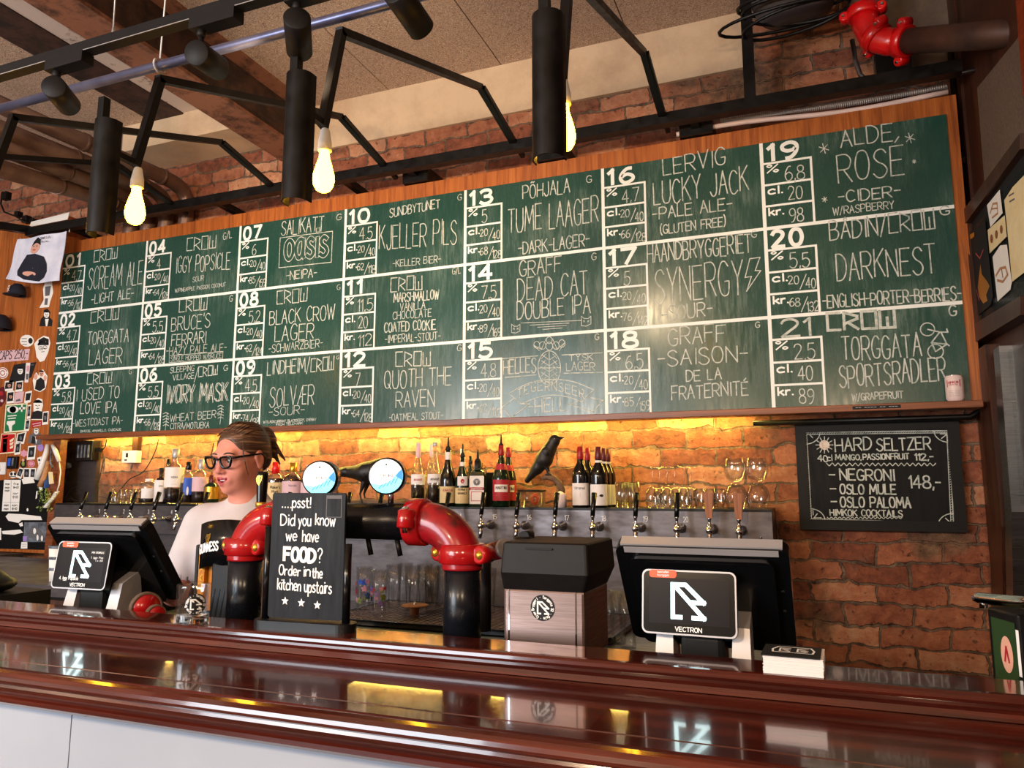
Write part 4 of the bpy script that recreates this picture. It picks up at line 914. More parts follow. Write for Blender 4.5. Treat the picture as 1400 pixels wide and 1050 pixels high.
# track with spotlights
TYk = 1.6
def tp(px, py): return PY(px, py, TYk)
zt_ = PY(200, 44, TYk)[2]
trk = thing('lighting_track', 'black lighting track hung on thin wires from the ceiling', 'track', (-1.5, TYk, zt_))
MB().box((-4.2, TYk - .018, zt_ - .014), (.9, TYk + .018, zt_ + .020)).part('track_profile', 'soft_black', trk)
MB().box((-4.2, TYk - .0190, zt_ - .0142), (.9, TYk - .0175, zt_ - .0122)).part('edge_strip', 'silver_plastic', trk, 'pale edge line of the track')
for px_ in (155, 420, 640): p = PY(px_, 40, TYk); MB().tube([(p[0], TYk, zt_ + .02), (p[0] - .02, TYk, CZ)], .0025, 6).lathe([(.006, 0), (.004, .03), (0, .03)], (p[0], TYk, zt_ + .02), n=8).part('wire', 'silver_plastic', trk)
SPOT = [((73, 118), (91, 140), (78, 92), 'black cylinder spotlight, leftmost on the track'), ((268, 72), (291, 88), (276, 34), 'black cylinder spotlight left of the dark steel beam end on the track'),
        ((406, 24), (409, 64), (406, 8), 'black cylinder spotlight hanging straight above the second shade'), ((541, -12), (567, 26), (548, -34), 'black cylinder spotlight cut by the top picture edge')]
for (r_, f_, j_, lab) in SPOT:
    A, Bp = PY(*r_, TYk - .02), PY(*f_, TYk + .075); d = unit(Bp - A); J = PY(*j_, TYk)
    A = A + V(0, 0, 0); Bp = A + d * .135
    t = thing('spotlight', lab, 'spotlight', (J[0], TYk, zt_ - .06), 'spotlights on the black track')
    MB().box((J[0] - .03, TYk - .022, zt_ - .05), (J[0] + .14, TYk + .022, zt_ - .014)).part('adapter', 'soft_black', t)
    k = A + d * .03
    MB().lathe([(.012, 0), (.014, -.012), (.010, -.02), (0, -.02)], (J[0], TYk, zt_ - .05), n=12).tube([(J[0], TYk, zt_ - .06), k + V(0, 0, .02), k], .008, 8).part('joint', 'soft_black', t)
    hd = MB().lathe([(0, 0), (.036, 0), (.038, .002), (.038, .135), (.034, .135), (.032, .10), (0, .10)], A, n=28, axis=d).part('lamp_head', 'soft_black', t)
    MB().lathe([(0, .101), (.03, .101)], A, n=20, axis=d).part('lens', 'bulb_glow', t, 'glowing lens')
    l = bpy.data.lights.new('spot', 'SPOT'); l.energy = 44; l.spot_size = 1.35; l.spot_blend = .6; l.color = (1.0, .74, .45); l.shadow_soft_size = .03
    o = bpy.data.objects.new('spot_beam', l); C.objects.link(o); o.location = tuple(A + d * .14); o.parent = None
    o.rotation_euler = Vector(d).to_track_quat('-Z', 'Y').to_euler()

# bluish steel conduit
zc_ = 3.005
cdt = thing('steel_conduit', 'bluish grey steel conduit hanging below the ceiling along the bar', 'conduit', (-1.5, 1.9, zc_))
MB().tube([(-4.4, 1.9, zc_), (1.1, 1.9, zc_)], .0175, 16).part('tube', 'conduit', cdt)
for px_ in (218, 660):
    p = PY(px_, 92, 1.9); x = p[0]
    MB().tube([(x + .02 * math.cos(a) * 0, 1.9 + .026 * math.sin(a), zc_ + .026 * math.cos(a)) for a in np.linspace(.2, 2 * PI - .9, 14)], .004, 6).tube([(x, 1.9, zc_ + .03), (x + .02, 1.9, CZ)], .003, 6).part('hook', 'white_plastic', cdt, 'pale hook and wire')

# brown ducts under the ceiling at the left
DU = [((-30, 130), (245, 252), .10), ((-30, 165), (217, 262), .10), ((-30, 190), (192, 272), .10), ((-30, 222), (168, 280), .10)]
DL = ['highest', 'second highest', 'third', 'lowest']
for i, (a, b, r) in enumerate(DU):
    P0, P1 = PY(*a, 2.3), PY(*b, 3.60)
    P0 = P0 + (P0 - P1) * .3
    t = thing('ventilation_pipe', 'brown painted ventilation pipe bending down behind the board, %s of four' % DL[i], 'pipe', (P1[0], 3.5, 3.1), 'brown pipes under the ceiling')
    r = .048; d = unit(P1 - P0); e = P1 - d * .1
    path = [P0, e] + [e * (1 - q) ** 2 + (P1 + V(0, .07, 0)) * 2 * q * (1 - q) + (P1 + V(0, .075, -.12)) * q * q for q in (.2, .4, .6, .8, 1.0)] + [P1 + V(0, .075, -.5)]
    MB().tube(path, r, 20).part('pipe_run', 'duct_brown', t)
    for q in (.25, .62, .97):
        c = P0 + (e - P0) * q; MB().tube([c - d * .012, c + d * .012], r + .006, 20).part('collar', 'duct_brown', t)

# red sprinkler elbow and pipes at the upper right
def R3(px, py, Y): return PY(px, py, Y)
sp = thing('sprinkler_pipe', 'dark pipe with bright red bolted elbow couplings in the upper right corner', 'pipe', tuple(R3(1190, 60, 3.40)))
c0, c1, c2, c3, c4 = R3(1176, -60, 3.40), R3(1180, 18, 3.40), R3(1190, 52, 3.40), R3(1235, 57, 3.36), R3(1400, 44, 3.05)
r = .052
MB().tube([c0, c1], r, 20).part('riser', 'rust_pipe', sp)
el = [c1] + [c1 * (1 - q) ** 2 + R3(1186, 64, 3.40) * 2 * q * (1 - q) + c3 * q * q for q in (.2, .4, .6, .8)] + [c3]
MB().tube(el, r + .004, 20).part('elbow', 'red_fire', sp)
MB().tube([c3, c3 + (c4 - c3) * 1.3], r, 20).part('branch_pipe', 'rust_pipe', sp)
def coupling(mb, c, d, r, wid=.045, bolt=.014, side=None):
    mb.tube([c - d * wid / 2, c - d * wid * .45, c + d * wid * .45, c + d * wid / 2], [r * 1.16, r * 1.28, r * 1.28, r * 1.16], 24)
    u, w = basis(d); s_ = unit(side) if side is not None else u; s_ = unit(s_ - d * np.dot(s_, d))
    for q in (-1, 1):
        k = c + s_ * q * r * 1.42; o = np.cross(d, s_)
        mb.tube([k - o * r * .5, k - o * r * .42, k + o * r * .42, k + o * r * .5], [wid * .36, wid * .46, wid * .46, wid * .36], 16).bar(k - s_ * q * r * .36, k, wid * .8, r * .7, up=d)
    return s_
d2 = unit(np.array(el[3]) - np.array(el[2])); mid = (np.array(el[2]) + np.array(el[3])) / 2
for c, d, sd in ((c1, V(0, 0, 1), V(1, -.2, 0)), (mid, d2, V(.2, -1, .4)), (c3, unit(c4 - c3), V(0, -.5, 1))):
    mb = MB(); s_ = coupling(mb, np.array(c), d, r, .05, side=sd); o = mb.part('coupling', 'red_fire', sp)
    for q in (-1, 1):
        k = np.array(c) + s_ * q * r * 1.5; MB().tube([k - np.cross(d, s_) * .035, k + np.cross(d, s_) * .035], .006, 8).part('bolt', 'chrome', o)
sc_ = thing('bent_conduit', 'thin grey conduit bending beneath the red pipe elbow', 'conduit', tuple(R3(1190, 115, 3.5)))
pts = [R3(1165, 55, 3.62), R3(1170, 85, 3.6), R3(1176, 102, 3.6), R3(1188, 113, 3.58), R3(1205, 117, 3.56), R3(1280, 107, 3.50), R3(1335, 95, 3.46)]
MB().tube(pts, .011, 10).part('tube', 'steel', sc_)
MB().box(R3(1195, 55, 3.66), R3(1245, 108, 3.72)).part('bracket', 'black_steel', sc_)
hose = thing('ribbed_hose', 'pale ribbed cable hose lying along the top of the wooden header at right', 'hose', (.1, 3.57, 3.19))
a, b = R3(925, 184, 3.585), R3(1296, 128, 3.585)
pts = [a + (b - a) * q + V(0, 0, .012 * math.sin(q * 7)) for q in np.linspace(0, 1, 12)]
MB().tube(pts, .012, 8).part('smooth_cable', 'can_pink', hose)
mb = MB(); n = 110
for i in range(n):
    q = .18 + .82 * i / n; p = a + (b - a) * q + V(0, 0, .03 + .008 * math.sin(q * 7)); e = unit(b - a); mb.tube([p, p + e * .006], .012, 8, caps=True)
mb.tube([a + (b - a) * .18 + V(0, 0, .03), b + V(0, 0, .03)], .010, 8).part('ribbed_tube', 'silver_plastic', hose)
# big round ventilator with coiled black cable
vt = thing('round_speaker', 'grey round ceiling unit wrapped by coiled black cable', 'ceiling unit', tuple(R3(1085, -10, 3.45)))
c = R3(1085, -12, 3.45)
MB().lathe([(0, -.13), (.10, -.125), (.17, -.09), (.19, -.03), (.19, .05), (.14, .09), (0, .09)], c, n=28).part('housing', 'duct_grey', vt)
MB().tube([c + V(0, 0, .08), (c[0], c[1], CZ)], .03, 12).part('stem', 'black_steel', vt)
for k, (rr, dz) in enumerate(((.23, -.10), (.25, -.06), (.27, -.13), (.23, -.15))):
    MB().tube([c + V(rr * math.cos(t) * (1.25 if k == 2 else 1), rr * math.sin(t) * .5 - .05, dz - .05 * (1 + math.cos(t + k)) * .5) for t in np.linspace(0, 2 * PI, 26)], .008, 8).part('cable', 'black_plastic', vt)
# black conduit down the right of the board
bcn = thing('black_conduit', 'slim black conduit running down the wall right of the menu board', 'conduit', (.70, 3.68, 1.8))
MB().tube([(.708, 3.66, 3.5), (.708, 3.66, 1.86), (.70, 3.66, 1.80), (.66, 3.66, 1.775), (-.22, 3.66, 1.775)], .013, 10).part('tube', 'black_steel', bcn)
for z in (2.9, 2.2, 1.9): MB().box((.69, 3.65, z), (.726, 3.745, z + .03)).part('clip', 'black_steel', bcn)
led = thing('led_strip', 'warm glowing light strip hidden under the menu board', 'light strip', (-2.3, 3.68, 1.80))
MB().box((-4.55, 3.66, 1.835), (-.24, 3.70, 1.850)).part('profile', 'black_steel', led)
MB().box((-4.55, 3.664, 1.829), (-.24, 3.696, 1.835)).part('diffuser', 'led_glow', led, 'glowing warm diffuser')

# ================================================================== ON AND BEHIND THE BAR
# tap column: black pipes joined by red elbows
CY = 1.515
tt = thing('beer_tower', 'black pipe beer tower with red bolted elbows spanning two columns', 'beer tower', (-.98, CY, ZW))
def cx(px, py): return PY(px, py, CY)
xr = (PY(607, 830, CY)[0] + PY(657, 830, CY)[0]) / 2; xl = (PY(308, 810, CY)[0] + PY(361, 810, CY)[0]) / 2
rp = .041
zp_ = PY(530, 713, CY)[2]; zf = PY(630, 764, CY)[2]
rb = .095
for x, s, nm in ((xr, -1, 'right'), (xl, 1, 'left')):
    MB().tube([(x, CY, ZW), (x, CY, zf)], rp, 32).part('column', 'pipe_black', tt)
    MB().lathe([(rp + .012, 0), (rp + .012, .006), (rp + .002, .008)], (x, CY, ZW), n=28).part('foot_ring', 'black_steel', tt)
    z1 = zp_
    path = [(x, CY, zf - .005)] + [(x + s * rb * (1 - math.cos(a)), CY, z1 - rb + rb * math.sin(a) + (0)) for a in np.linspace(0, PI / 2, 12)]
    path[0] = (x, CY, min(zf - .005, z1 - rb - .004))
    o = MB().tube(path, rp + .004, 28).part('elbow', 'red_worn' if nm == 'right' else 'red_enamel', tt)
    for c, d, sd in (((x, CY, zf + .012), V(0, 0, 1), V(1, -.25, 0)), ((x + s * (rb + .015), CY, zp_), V(s, 0, 0), V(0, -1, .15))):
        mb = MB(); c = np.array(c); s_ = coupling(mb, c, d, rp, .042, side=sd); co = mb.part('coupling', 'red_enamel', tt)
        for q in (-1, 1):
            k = c + s_ * q * rp * 1.5; e = np.cross(d, s_) if abs(d[2]) > .5 else V(0, 0, 1)
            e = e if e[1] < 0.2 or abs(d[2]) < .5 else -e
            MB().ell(k + e * .016, (.011, .011, .011), n=12, k=8).tube([k - e * .03, k + e * .014], .006, 8).part('bolt', 'gold' if abs(d[2]) > .5 else 'chrome', co)
xa, xb = xl + rb, xr - rb
MB().tube([(xa, CY, zp_), (xb, CY, zp_)], rp, 32).part('cross_pipe', 'pipe_black', tt)
for px_ in (505, 545): x = PY(px_, 745, CY)[0]; MB().tube([(x - .005, CY, zp_ - rp + .004), (x + .005, CY, zp_ - rp - .035)], .006, 10).part('spout', 'black_plastic', tt)
for px_, py_, lab in ((438, 654, 'glowing white and blue round beer badge, left'), (529, 651, 'glowing white and blue round beer badge, right')):
    c = PY(px_, py_, CY - .02)
    MB().tube([(c[0], CY, zp_ + rp - .005), (c[0], CY, c[2] - .02)], .007, 10).part('badge_stem', 'chrome', tt)
    d = unit(V(.34, -1, -.03)); rr = .0385
    bd = MB().lathe([(0, -.03), (rr + .003, -.03), (rr + .004, 0), (rr + .003, .008), (rr, .008)], c, n=40, axis=d).part('badge_housing', 'black_gloss', tt)
    fr = frame(c, np.cross(V(0, 0, 1), -d), V(0, 0, 1)); fr = frame(c, V(-d[1], d[0], 0) * 1, V(0, 0, 1))
    if fr[3][1] > 0: fr = frame(c, V(d[1], -d[0], 0), V(0, 0, 1))
    mb = MB().flat(circ(0, 0, rr, n=40), fr, .0085, 0)
    hill = [(rr * math.cos(a), rr * math.sin(a)) for a in np.linspace(-2.7, .42, 22)] + [(.024, .006), (.014, -.006), (.004, -.014), (-.012, -.020), (-.026, -.017)]
    mb.flat(hill, fr, .009, 1); mb.flat([(rr * .99 * math.cos(a), rr * .99 * math.sin(a)) for a in np.linspace(-.25, .42, 6)] + [(.027, .008), (.022, 0)], fr, .0094, 2)
    for t in range(5): ribbon(mb, [(-.016 + t * .009, -.028 + t * .003), (-.008 + t * .009, -.018 + t * .004)], fr, .0016, .0096, 2)
    text(mb, 'FURURA'[:6], fr, -.017, -.003, .034, .007, .0009, z=.0096, mi=3, jit=.08); mb.flat(circ(0, .026, .0022, n=10), fr, .0096, 3)
    text(mb, '-----', fr, -.008, .007, .016, .006, .0008, z=.0096, mi=3)
    mb.build('badge_face', ['lens_glow', 'lens_cyan', 'lens_blue', 'ink_grey'], bd, lab)

# stout font with curved black badge and amber column
gx = PY(300, 720, 1.62)
gt = thing('stout_font', 'black stout beer font with curved name badge beside the left tower column', 'beer font', (gx[0], 1.62, ZW))
a0, a1 = PY(268, 712, 1.60), PY(346, 770, 1.60)
xm, w = (a0[0] + a1[0]) / 2, (a1[0] - a0[0]); Rr = w * 1.25
def arc_patch(mb, xm, yc, R, x0, x1, z0, z1, mi=0, th=.0, n=14, sag=0.0):
    vs = []; 
    for j, off in enumerate((0, -th) if th else (0,)):
        for i in range(n + 1):
            x = x0 + (x1 - x0) * i / n; a = math.asin(max(-1, min(1, (x - xm) / R))); y = yc - (R + off) * math.cos(a); zz = sag * ((x - xm) / R) ** 2
            vs += [(x, y, z0 - zz), (x, y, z1 - zz)]
    fs = [(2 * i, 2 * i + 2, 2 * i + 3, 2 * i + 1) for i in range(n)]; m = 2 * (n + 1)
    if th: fs += [tuple(m + q for q in f) for f in fs] + [(0, 1, m + 1, m), (2 * n, 2 * n + 1, m + 2 * n + 1, m + 2 * n)] + [(2 * i, 2 * i + 2, m + 2 * i + 2, m + 2 * i) for i in range(n)] + [(2 * i + 1, 2 * i + 3, m + 2 * i + 3, m + 2 * i + 1) for i in range(n)]
    mb.add(vs, fs, mi, True)
zt0, zt1 = PY(272, 772, 1.6)[2], PY(280, 710, 1.6)[2]
mb = MB(); arc_patch(mb, xm, 1.60 + Rr, Rr, a0[0], a1[0], zt0, zt1, 0, th=.02, sag=.09); bdg = mb.part('name_badge', 'black_gloss', gt)
def curved_text(mb, s, xm, yc, R, x, z, width, h, lw, mi=0, sag=0.0, off=.0012):
    fr0 = (V(0, 0, 0), V(1, 0, 0), V(0, 0, 1), V(0, -1, 0)); tmp = MB(); text(tmp, s, fr0, x, z, width, h, lw, z=0, mi=mi)
    vs = []
    for v in tmp.v:
        a = (v[0] - xm) / R; vs.append((xm + (R + off) * math.sin(a), yc - (R + off) * math.cos(a), v[2] - sag * ((v[0] - xm) / R) ** 2))
    mb.add(vs, tmp.f, mi)
mb = MB(); curved_text(mb, 'GUINNESS', xm, 1.60 + Rr, Rr, a0[0] - .002, PY(280, 751, 1.6)[2], .082, .022, .0044, 0, .09)
hx, hz = PY(282, 734, 1.6)[0], PY(282, 734, 1.6)[2]
for st in ([(-.4, 1), (-.9, .4), (-.6, -.6), (0, -1.1)], [(-.4, 1), (.3, .8), (.9, 1), (.8, .2), (.3, -.6), (0, -1.1)], [(-.3, .8), (-.3, -.5)], [(.1, .7), (.05, -.7)], [(.5, .75), (.3, -.4)]):
    tmp = MB(); ribbon(tmp, [(hx + q[0] * .010, hz + q[1] * .012) for q in st], (V(0, 0, 0), V(1, 0, 0), V(0, 0, 1), V(0, -1, 0)), .0022, 0)
    mb.add([(v[0], 1.60 + Rr - (Rr + .0013) * math.cos((v[0] - xm) / Rr), v[2] - .09 * ((v[0] - xm) / Rr) ** 2) for v in tmp.v], tmp.f, 1)
mb.build('badge_lettering', ['marker_white', 'gold'], bdg, 'white lettering and golden harp')
b0, b1 = PY(266, 745, 1.62), PY(291, 830, 1.62)
MB().box((b0[0] - .006, 1.63, ZW), (b0[0] + .006, 1.68, b0[2]), bev=.004).box((b0[0] - .006, 1.66, ZW), (b1[0] + .03, 1.70, b0[2])).part('column_frame', 'black_plastic', gt)
MB().box((b0[0] + .007, 1.632, ZW + .02), (b0[0] + .028, 1.665, b0[2] - .002)).part('lit_strip', 'amber_panel', gt, 'amber strip with embossed letters')
fr = frame((b0[0] + .0255, 1.632, ZW + .07), V(0, 0, 1), V(-1, 0, 0)); mb = MB(); text(mb, 'GAYE', fr, 0.005, 0.002, .085, .013, .0026, z=.0012); mb.part('embossed_letters', 'gold', gt)
MB().box((b0[0] + .030, 1.645, ZW + .02), (b1[0] + .004, 1.672, b0[2] + .004)).part('amber_panel', 'amber_panel', gt, 'amber glass panel')
MB().box((b1[0] + .006, 1.60, ZW), (b1[0] + .09, 1.70, PY(300, 770, 1.6)[2]), bev=.006).part('body', 'black_plastic', gt)
mb = MB()
for i in range(5): ribbon(mb, [(b1[0] + .01 + i * .016, ZW + .01), (b1[0] + .022 + i * .016, ZW + .085)], wallframe(0, 1.60, 0), .004, .001)
mb.part('grille', 'pipe_black', gt)
# stout tap handle with harp, standing behind the tower
hp = PY(358, 672, 1.60); hz0, hz1 = PY(357, 712, 1.60)[2], PY(360, 645, 1.60)[2]
hd = thing('stout_tap_handle', 'tall black tap handle with golden harp and gold band in front of the bartender', 'tap handle', (hp[0], 1.60, ZW))
MB().lathe([(0, 0), (.018, 0), (.018, .008), (.009, .012), (.009, hz0 - ZW), (0, hz0 - ZW)], (hp[0], 1.60, ZW), n=16).part('stem', 'chrome', hd)
MB().lathe([(0, 0), (.010, 0), (.011, .02), (.0125, .05), (.0155, hz1 - hz0 - .01), (.0135, hz1 - hz0), (0, hz1 - hz0)], (hp[0], 1.60, hz0), n=20).part('grip', 'black_gloss', hd)
MB().lathe([(.0128, .035), (.0146, .036), (.0149, .047), (.0135, .048)], (hp[0], 1.60, hz0), n=20).part('band', 'gold', hd)
mb = MB(); fr = frame((hp[0] + .0025, 1.60 - .0150, hz1 - .022), V(1, .2, 0), V(0, 0, 1))
for st in ([(-.4, 1), (-.9, .4), (-.6, -.6), (0, -1.1)], [(-.4, 1), (.3, .8), (.9, 1), (.8, .2), (.3, -.6), (0, -1.1)], [(-.3, .8), (-.3, -.5)], [(.1, .7), (.05, -.7)]): ribbon(mb, [(q[0] * .008, q[1] * .011) for q in st], fr, .0024, .001)
mb.part('harp', 'gold', hd)

# whisky tumbler with the brewery seal
def seal(mb, fr, r, z=.001, lw=None, ring='Torggata 32 • Oslo • Crow Bryggeri • '):
    mb.flat(circ(0, 0, r, n=40), fr, z, 0); logo(mb, fr, -r * .40, -r * .44, r * .9, r * .88, r * .13, z + .0006, 1)
    ring_text(mb, ring, fr, 0, 0, r * .72, r * .2, r * .05, PI / 2, PI / 2 - 2 * PI, z + .0006, 1)
p = PZ(261, 851, ZL); gr = .0365
tb = thing('whisky_tumbler', 'cut glass whisky tumbler with black and white round seal on the bar shelf', 'glass', (p[0], p[1] + .004, ZL)); cx_, cy_ = p[0], p[1] + .004
MB().lathe([(0, 0), (gr * .94, 0), (gr * .97, .004), (gr * .98, .02), (gr, .08), (gr, .085), (gr - .002, .086), (gr - .004, .08), (gr * .84, .02), (gr * .6, .016), (0, .015)], (cx_, cy_, ZL), n=60, flute=.022, nf=20).part('bowl', 'glass', tb)
MB().lathe([(0, .001), (gr * .90, .001), (gr * .93, .004), (gr * .86, .016), (0, .015)], (cx_, cy_, ZL), n=40, flute=.04, nf=10, smooth=False).part('cut_base', 'cut_glass', tb)
th = math.atan2(-cy_, -cx_) - .0
mb = MB(); tmp = MB(); seal(tmp, (V(0, 0, 0), V(1, 0, 0), V(0, 0, 1), V(0, -1, 0)), .0235, .0)
th2 = th + .12
for lay in (0,):
    vs = []
    for v in tmp.v:
        a = th2 + v[0] / gr; R2 = gr * 1.025 + .0006 - v[1]; vs.append((cx_ + R2 * math.cos(a), cy_ + R2 * math.sin(a), ZL + .044 + v[2]))
    # subdivide the disc so that it follows the glass
    bm = bmesh.new(); bv = [bm.verts.new(v) for v in tmp.v]
    for f in tmp.f:
        try: bm.faces.new([bv[i] for i in f])
        except ValueError: pass
    bm.free(); mb.add(vs, tmp.f[1:], 0); mb.m[-len(tmp.f[1:]):] = tmp.m[1:]
    n = 24; ring = [(cx_ + (gr * 1.025 + .0005) * math.cos(th2 + .0235 * math.sin(t) * q / gr), cy_ + (gr * 1.025 + .0005) * math.sin(th2 + .0235 * math.sin(t) * q / gr), ZL + .044 + .0235 * math.cos(t) * q) for q in (.01, .35, .7, 1) for t in np.linspace(0, 2 * PI, n, endpoint=False)]
    mb.add(ring, [(k * n + i, k * n + (i + 1) % n, (k + 1) * n + (i + 1) % n, (k + 1) * n + i) for k in range(3) for i in range(n)], 0)
mb.part('seal', ['ink', 'marker_white'], tb)

# food sign
fl, frt = PZ(352, 862, ZL), PZ(490, 868, ZL)
ang = math.atan2(frt[1] - fl[1], frt[0] - fl[0])
sgn = thing('food_sign', 'black tabletop chalk sign advertising food in a slotted stand', 'sign', (0, 0, 0))
SW = .212
mb = MB(); mb.prism(rrect(-SW / 2 - .016, -.030, SW / 2 + .016, .030, .028, 7), (V(0, 0, 0), V(1, 0, 0), V(0, 1, 0), V(0, 0, 1)), .018); mb.part('base', 'black_plastic', sgn)
zs = .018
PWd, PH = .186, .292
for s in (-1, 1):
    MB().tube([(s * (PWd / 2 + .008), 0, zs), (s * (PWd / 2 + .008), 0, zs + (.20 if s < 0 else .165))], .0085, 14).part('post', 'black_gloss', sgn)
tl = .0
fr = (V(0, -.0035, zs + .004), V(1, 0, 0), V(0, 0, 1), V(0, -1, 0))
pn = MB().prism(rrect(-PWd / 2, 0, PWd / 2, PH - .022, .006), fr, -.007).part('panel', 'slate_sign', sgn)
def sy(v): return PH - .022 - (v - 45) / (910 - 45) * (PH - .022)     # rows read off the sign
def sxx(u): return (u - 365) / (640 - 105) * PWd
mb = MB()
for s, u0, v0, u1, h, lw in (('....', 172, 148, 240, 60, .0030), ('psst!', 250, 148, 385, 62, .0030), ('Did', 168, 273, 272, 66, .0030), ('you', 300, 272, 390, 66, .0030), ('know', 425, 268, 565, 66, .0030), ('we', 212, 378, 292, 64, .0030), ('have', 335, 383, 450, 64, .0030),
                             ('FOOD', 205, 518, 430, 88, .0075), ('?', 450, 528, 482, 84, .0030), ('Order', 172, 618, 328, 56, .0030), ('in', 352, 620, 400, 58, .0030), ('the', 415, 628, 487, 58, .0030), ('kitchen', 165, 718, 335, 62, .0030), ('upstairs', 362, 728, 555, 66, .0030)):
    text(mb, s, fr, sxx(u0), sy(v0), sxx(u1) - sxx(u0), (sy(v0 - h) - sy(v0)) * (1.18 if s != 'FOOD' else 1), lw, z=.0008, jit=.03, slope=-.02)
for u, v in ((224, 796), (343, 803), (458, 812)): mb.flat(star(sxx(u), sy(v), .0095), fr, .0008)
mb.build('chalk_lettering', 'marker_white', pn)
MB().flat(rect(sxx(497), sy(215), sxx(610), sy(62)), fr, .0006).flat(rect(sxx(503), sy(210), sxx(604), sy(85)), fr, .0009, 1).build('plastic_pocket', ['ink_grey', 'slate_sign'], pn, 'small grey plastic pocket in the corner')
sgn.location = tuple((fl + frt) / 2 + V(-.030, .031, 0)); sgn.location[2] = ZL
sgn.rotation_euler = (0, 0, ang * .35)

# coaster stack
ct = thing('coaster_stack', 'stack of square beer mats with black printed top on the bar shelf', 'coasters', (0, 0, 0))
cw = .0925; mb = MB()
for i in range(17): q = _rj.uniform(-.0012, .0012); mb.box((-cw / 2 + q, -cw / 2 + _rj.uniform(-.001, .001), i * .00165), (cw / 2 + q, cw / 2, i * .00165 + .0015), 0)
mb.part('mats', 'label_white', ct)
zt2 = 17 * .00165
mb = MB().box((-cw / 2 - .003, -cw / 2 - .003, zt2), (cw / 2 - .004, cw / 2 - .002, zt2 + .0016), 0); fr = (V(0, 0, zt2 + .0016), V(1, 0, 0), V(0, 1, 0), V(0, 0, 1))
hexo = [(-.032, -.022), (-.034, 0), (-.026, .024), (.026, .024), (.032, 0), (.030, -.022), (-.032, -.022)]
ribbon(mb, hexo, fr, .0035, .0006, 1)
for x in (-.014, .014): ribbon(mb, [(x + .008, .014), (x - .008, .014), (x - .008, -.013), (x + .008, -.013)], fr, .003, .0006, 1); ribbon(mb, [(x - .006, .012), (x + .008, .0), (x - .004, .0), (x + .008, -.012)], fr, .0026, .0006, 1)
mb.part('printed_mat', ['ink', 'marker_white'], ct, 'black printed top mat')
p = (PZ(1050, 918, ZL) + PZ(1124, 930, ZL)) / 2
ct.location = (p[0], 1.396, ZL); ct.rotation_euler = (0, 0, -.04); ct.location[0] = p[0]

# steel bin with black lid
Yf = 1.50
q0, q1 = PY(688, 800, Yf), PY(799, 806, Yf)
bn = thing('steel_bin', 'brushed steel counter bin with black angled lid and round seal', 'bin', ((q0[0] + q1[0]) / 2, Yf + .09, ZW))
xa, xb = q0[0], q1[0]; zb_ = q0[2] - .005
MB().box((xa, Yf, ZW), (xb, Yf + .19, zb_), bev=.006).part('body', 'steel_brushed', bn)
MB().box((xa + .012, Yf - .0012, ZW), (xa + .0145, Yf + .001, zb_ - .002)).box((xb - .020, Yf - .0012, ZW), (xb - .017, Yf + .001, zb_ - .002)).part('seam', 'chrome', bn)
lx0, lx1 = PY(683, 775, Yf - .02)[0], PY(805, 783, Yf - .02)[0]; lz1 = PY(690, 740, Yf)[2]; zm = PY(690, 781, Yf)[2]
cxm = (xa + xb) / 2
def loft(mb, rings, mi=0):
    n = len(rings[0]); vs = [v for r in rings for v in r]
    mb.add(vs, [(i * n + j, i * n + (j + 1) % n, (i + 1) * n + (j + 1) % n, (i + 1) * n + j) for i in range(len(rings) - 1) for j in range(n)] + [tuple(range(n - 1, -1, -1)), tuple(range((len(rings) - 1) * n, len(rings) * n))], mi)
def rr3(x0, x1, y0, y1, z, r=.008): return [(a, b, z) for a, b in rrect(x0, y0, x1, y1, r, 3)]
mb = MB(); loft(mb, [rr3(xa - .001, xb + .001, Yf - .001, Yf + .191, zb_ - .002), rr3(lx0, lx1, Yf - .020, Yf + .205, zm), rr3(lx0 + .004, lx1 - .004, Yf - .014, Yf + .20, lz1 - .003), rr3(lx0 + .008, lx1 - .008, Yf - .010, Yf + .196, lz1)]); mb.part('lid', 'soft_black', bn)
MB().box((cxm - .032, Yf - .0195, lz1 - .014), (cxm + .026, Yf - .011, lz1 - .011)).part('lid_slot', 'ink', bn)
mb = MB(); seal(mb, wallframe(PY(742, 831, Yf)[0], Yf, PY(742, 831, Yf)[2]), .0262); mb.part('seal', ['ink', 'marker_white'], bn)

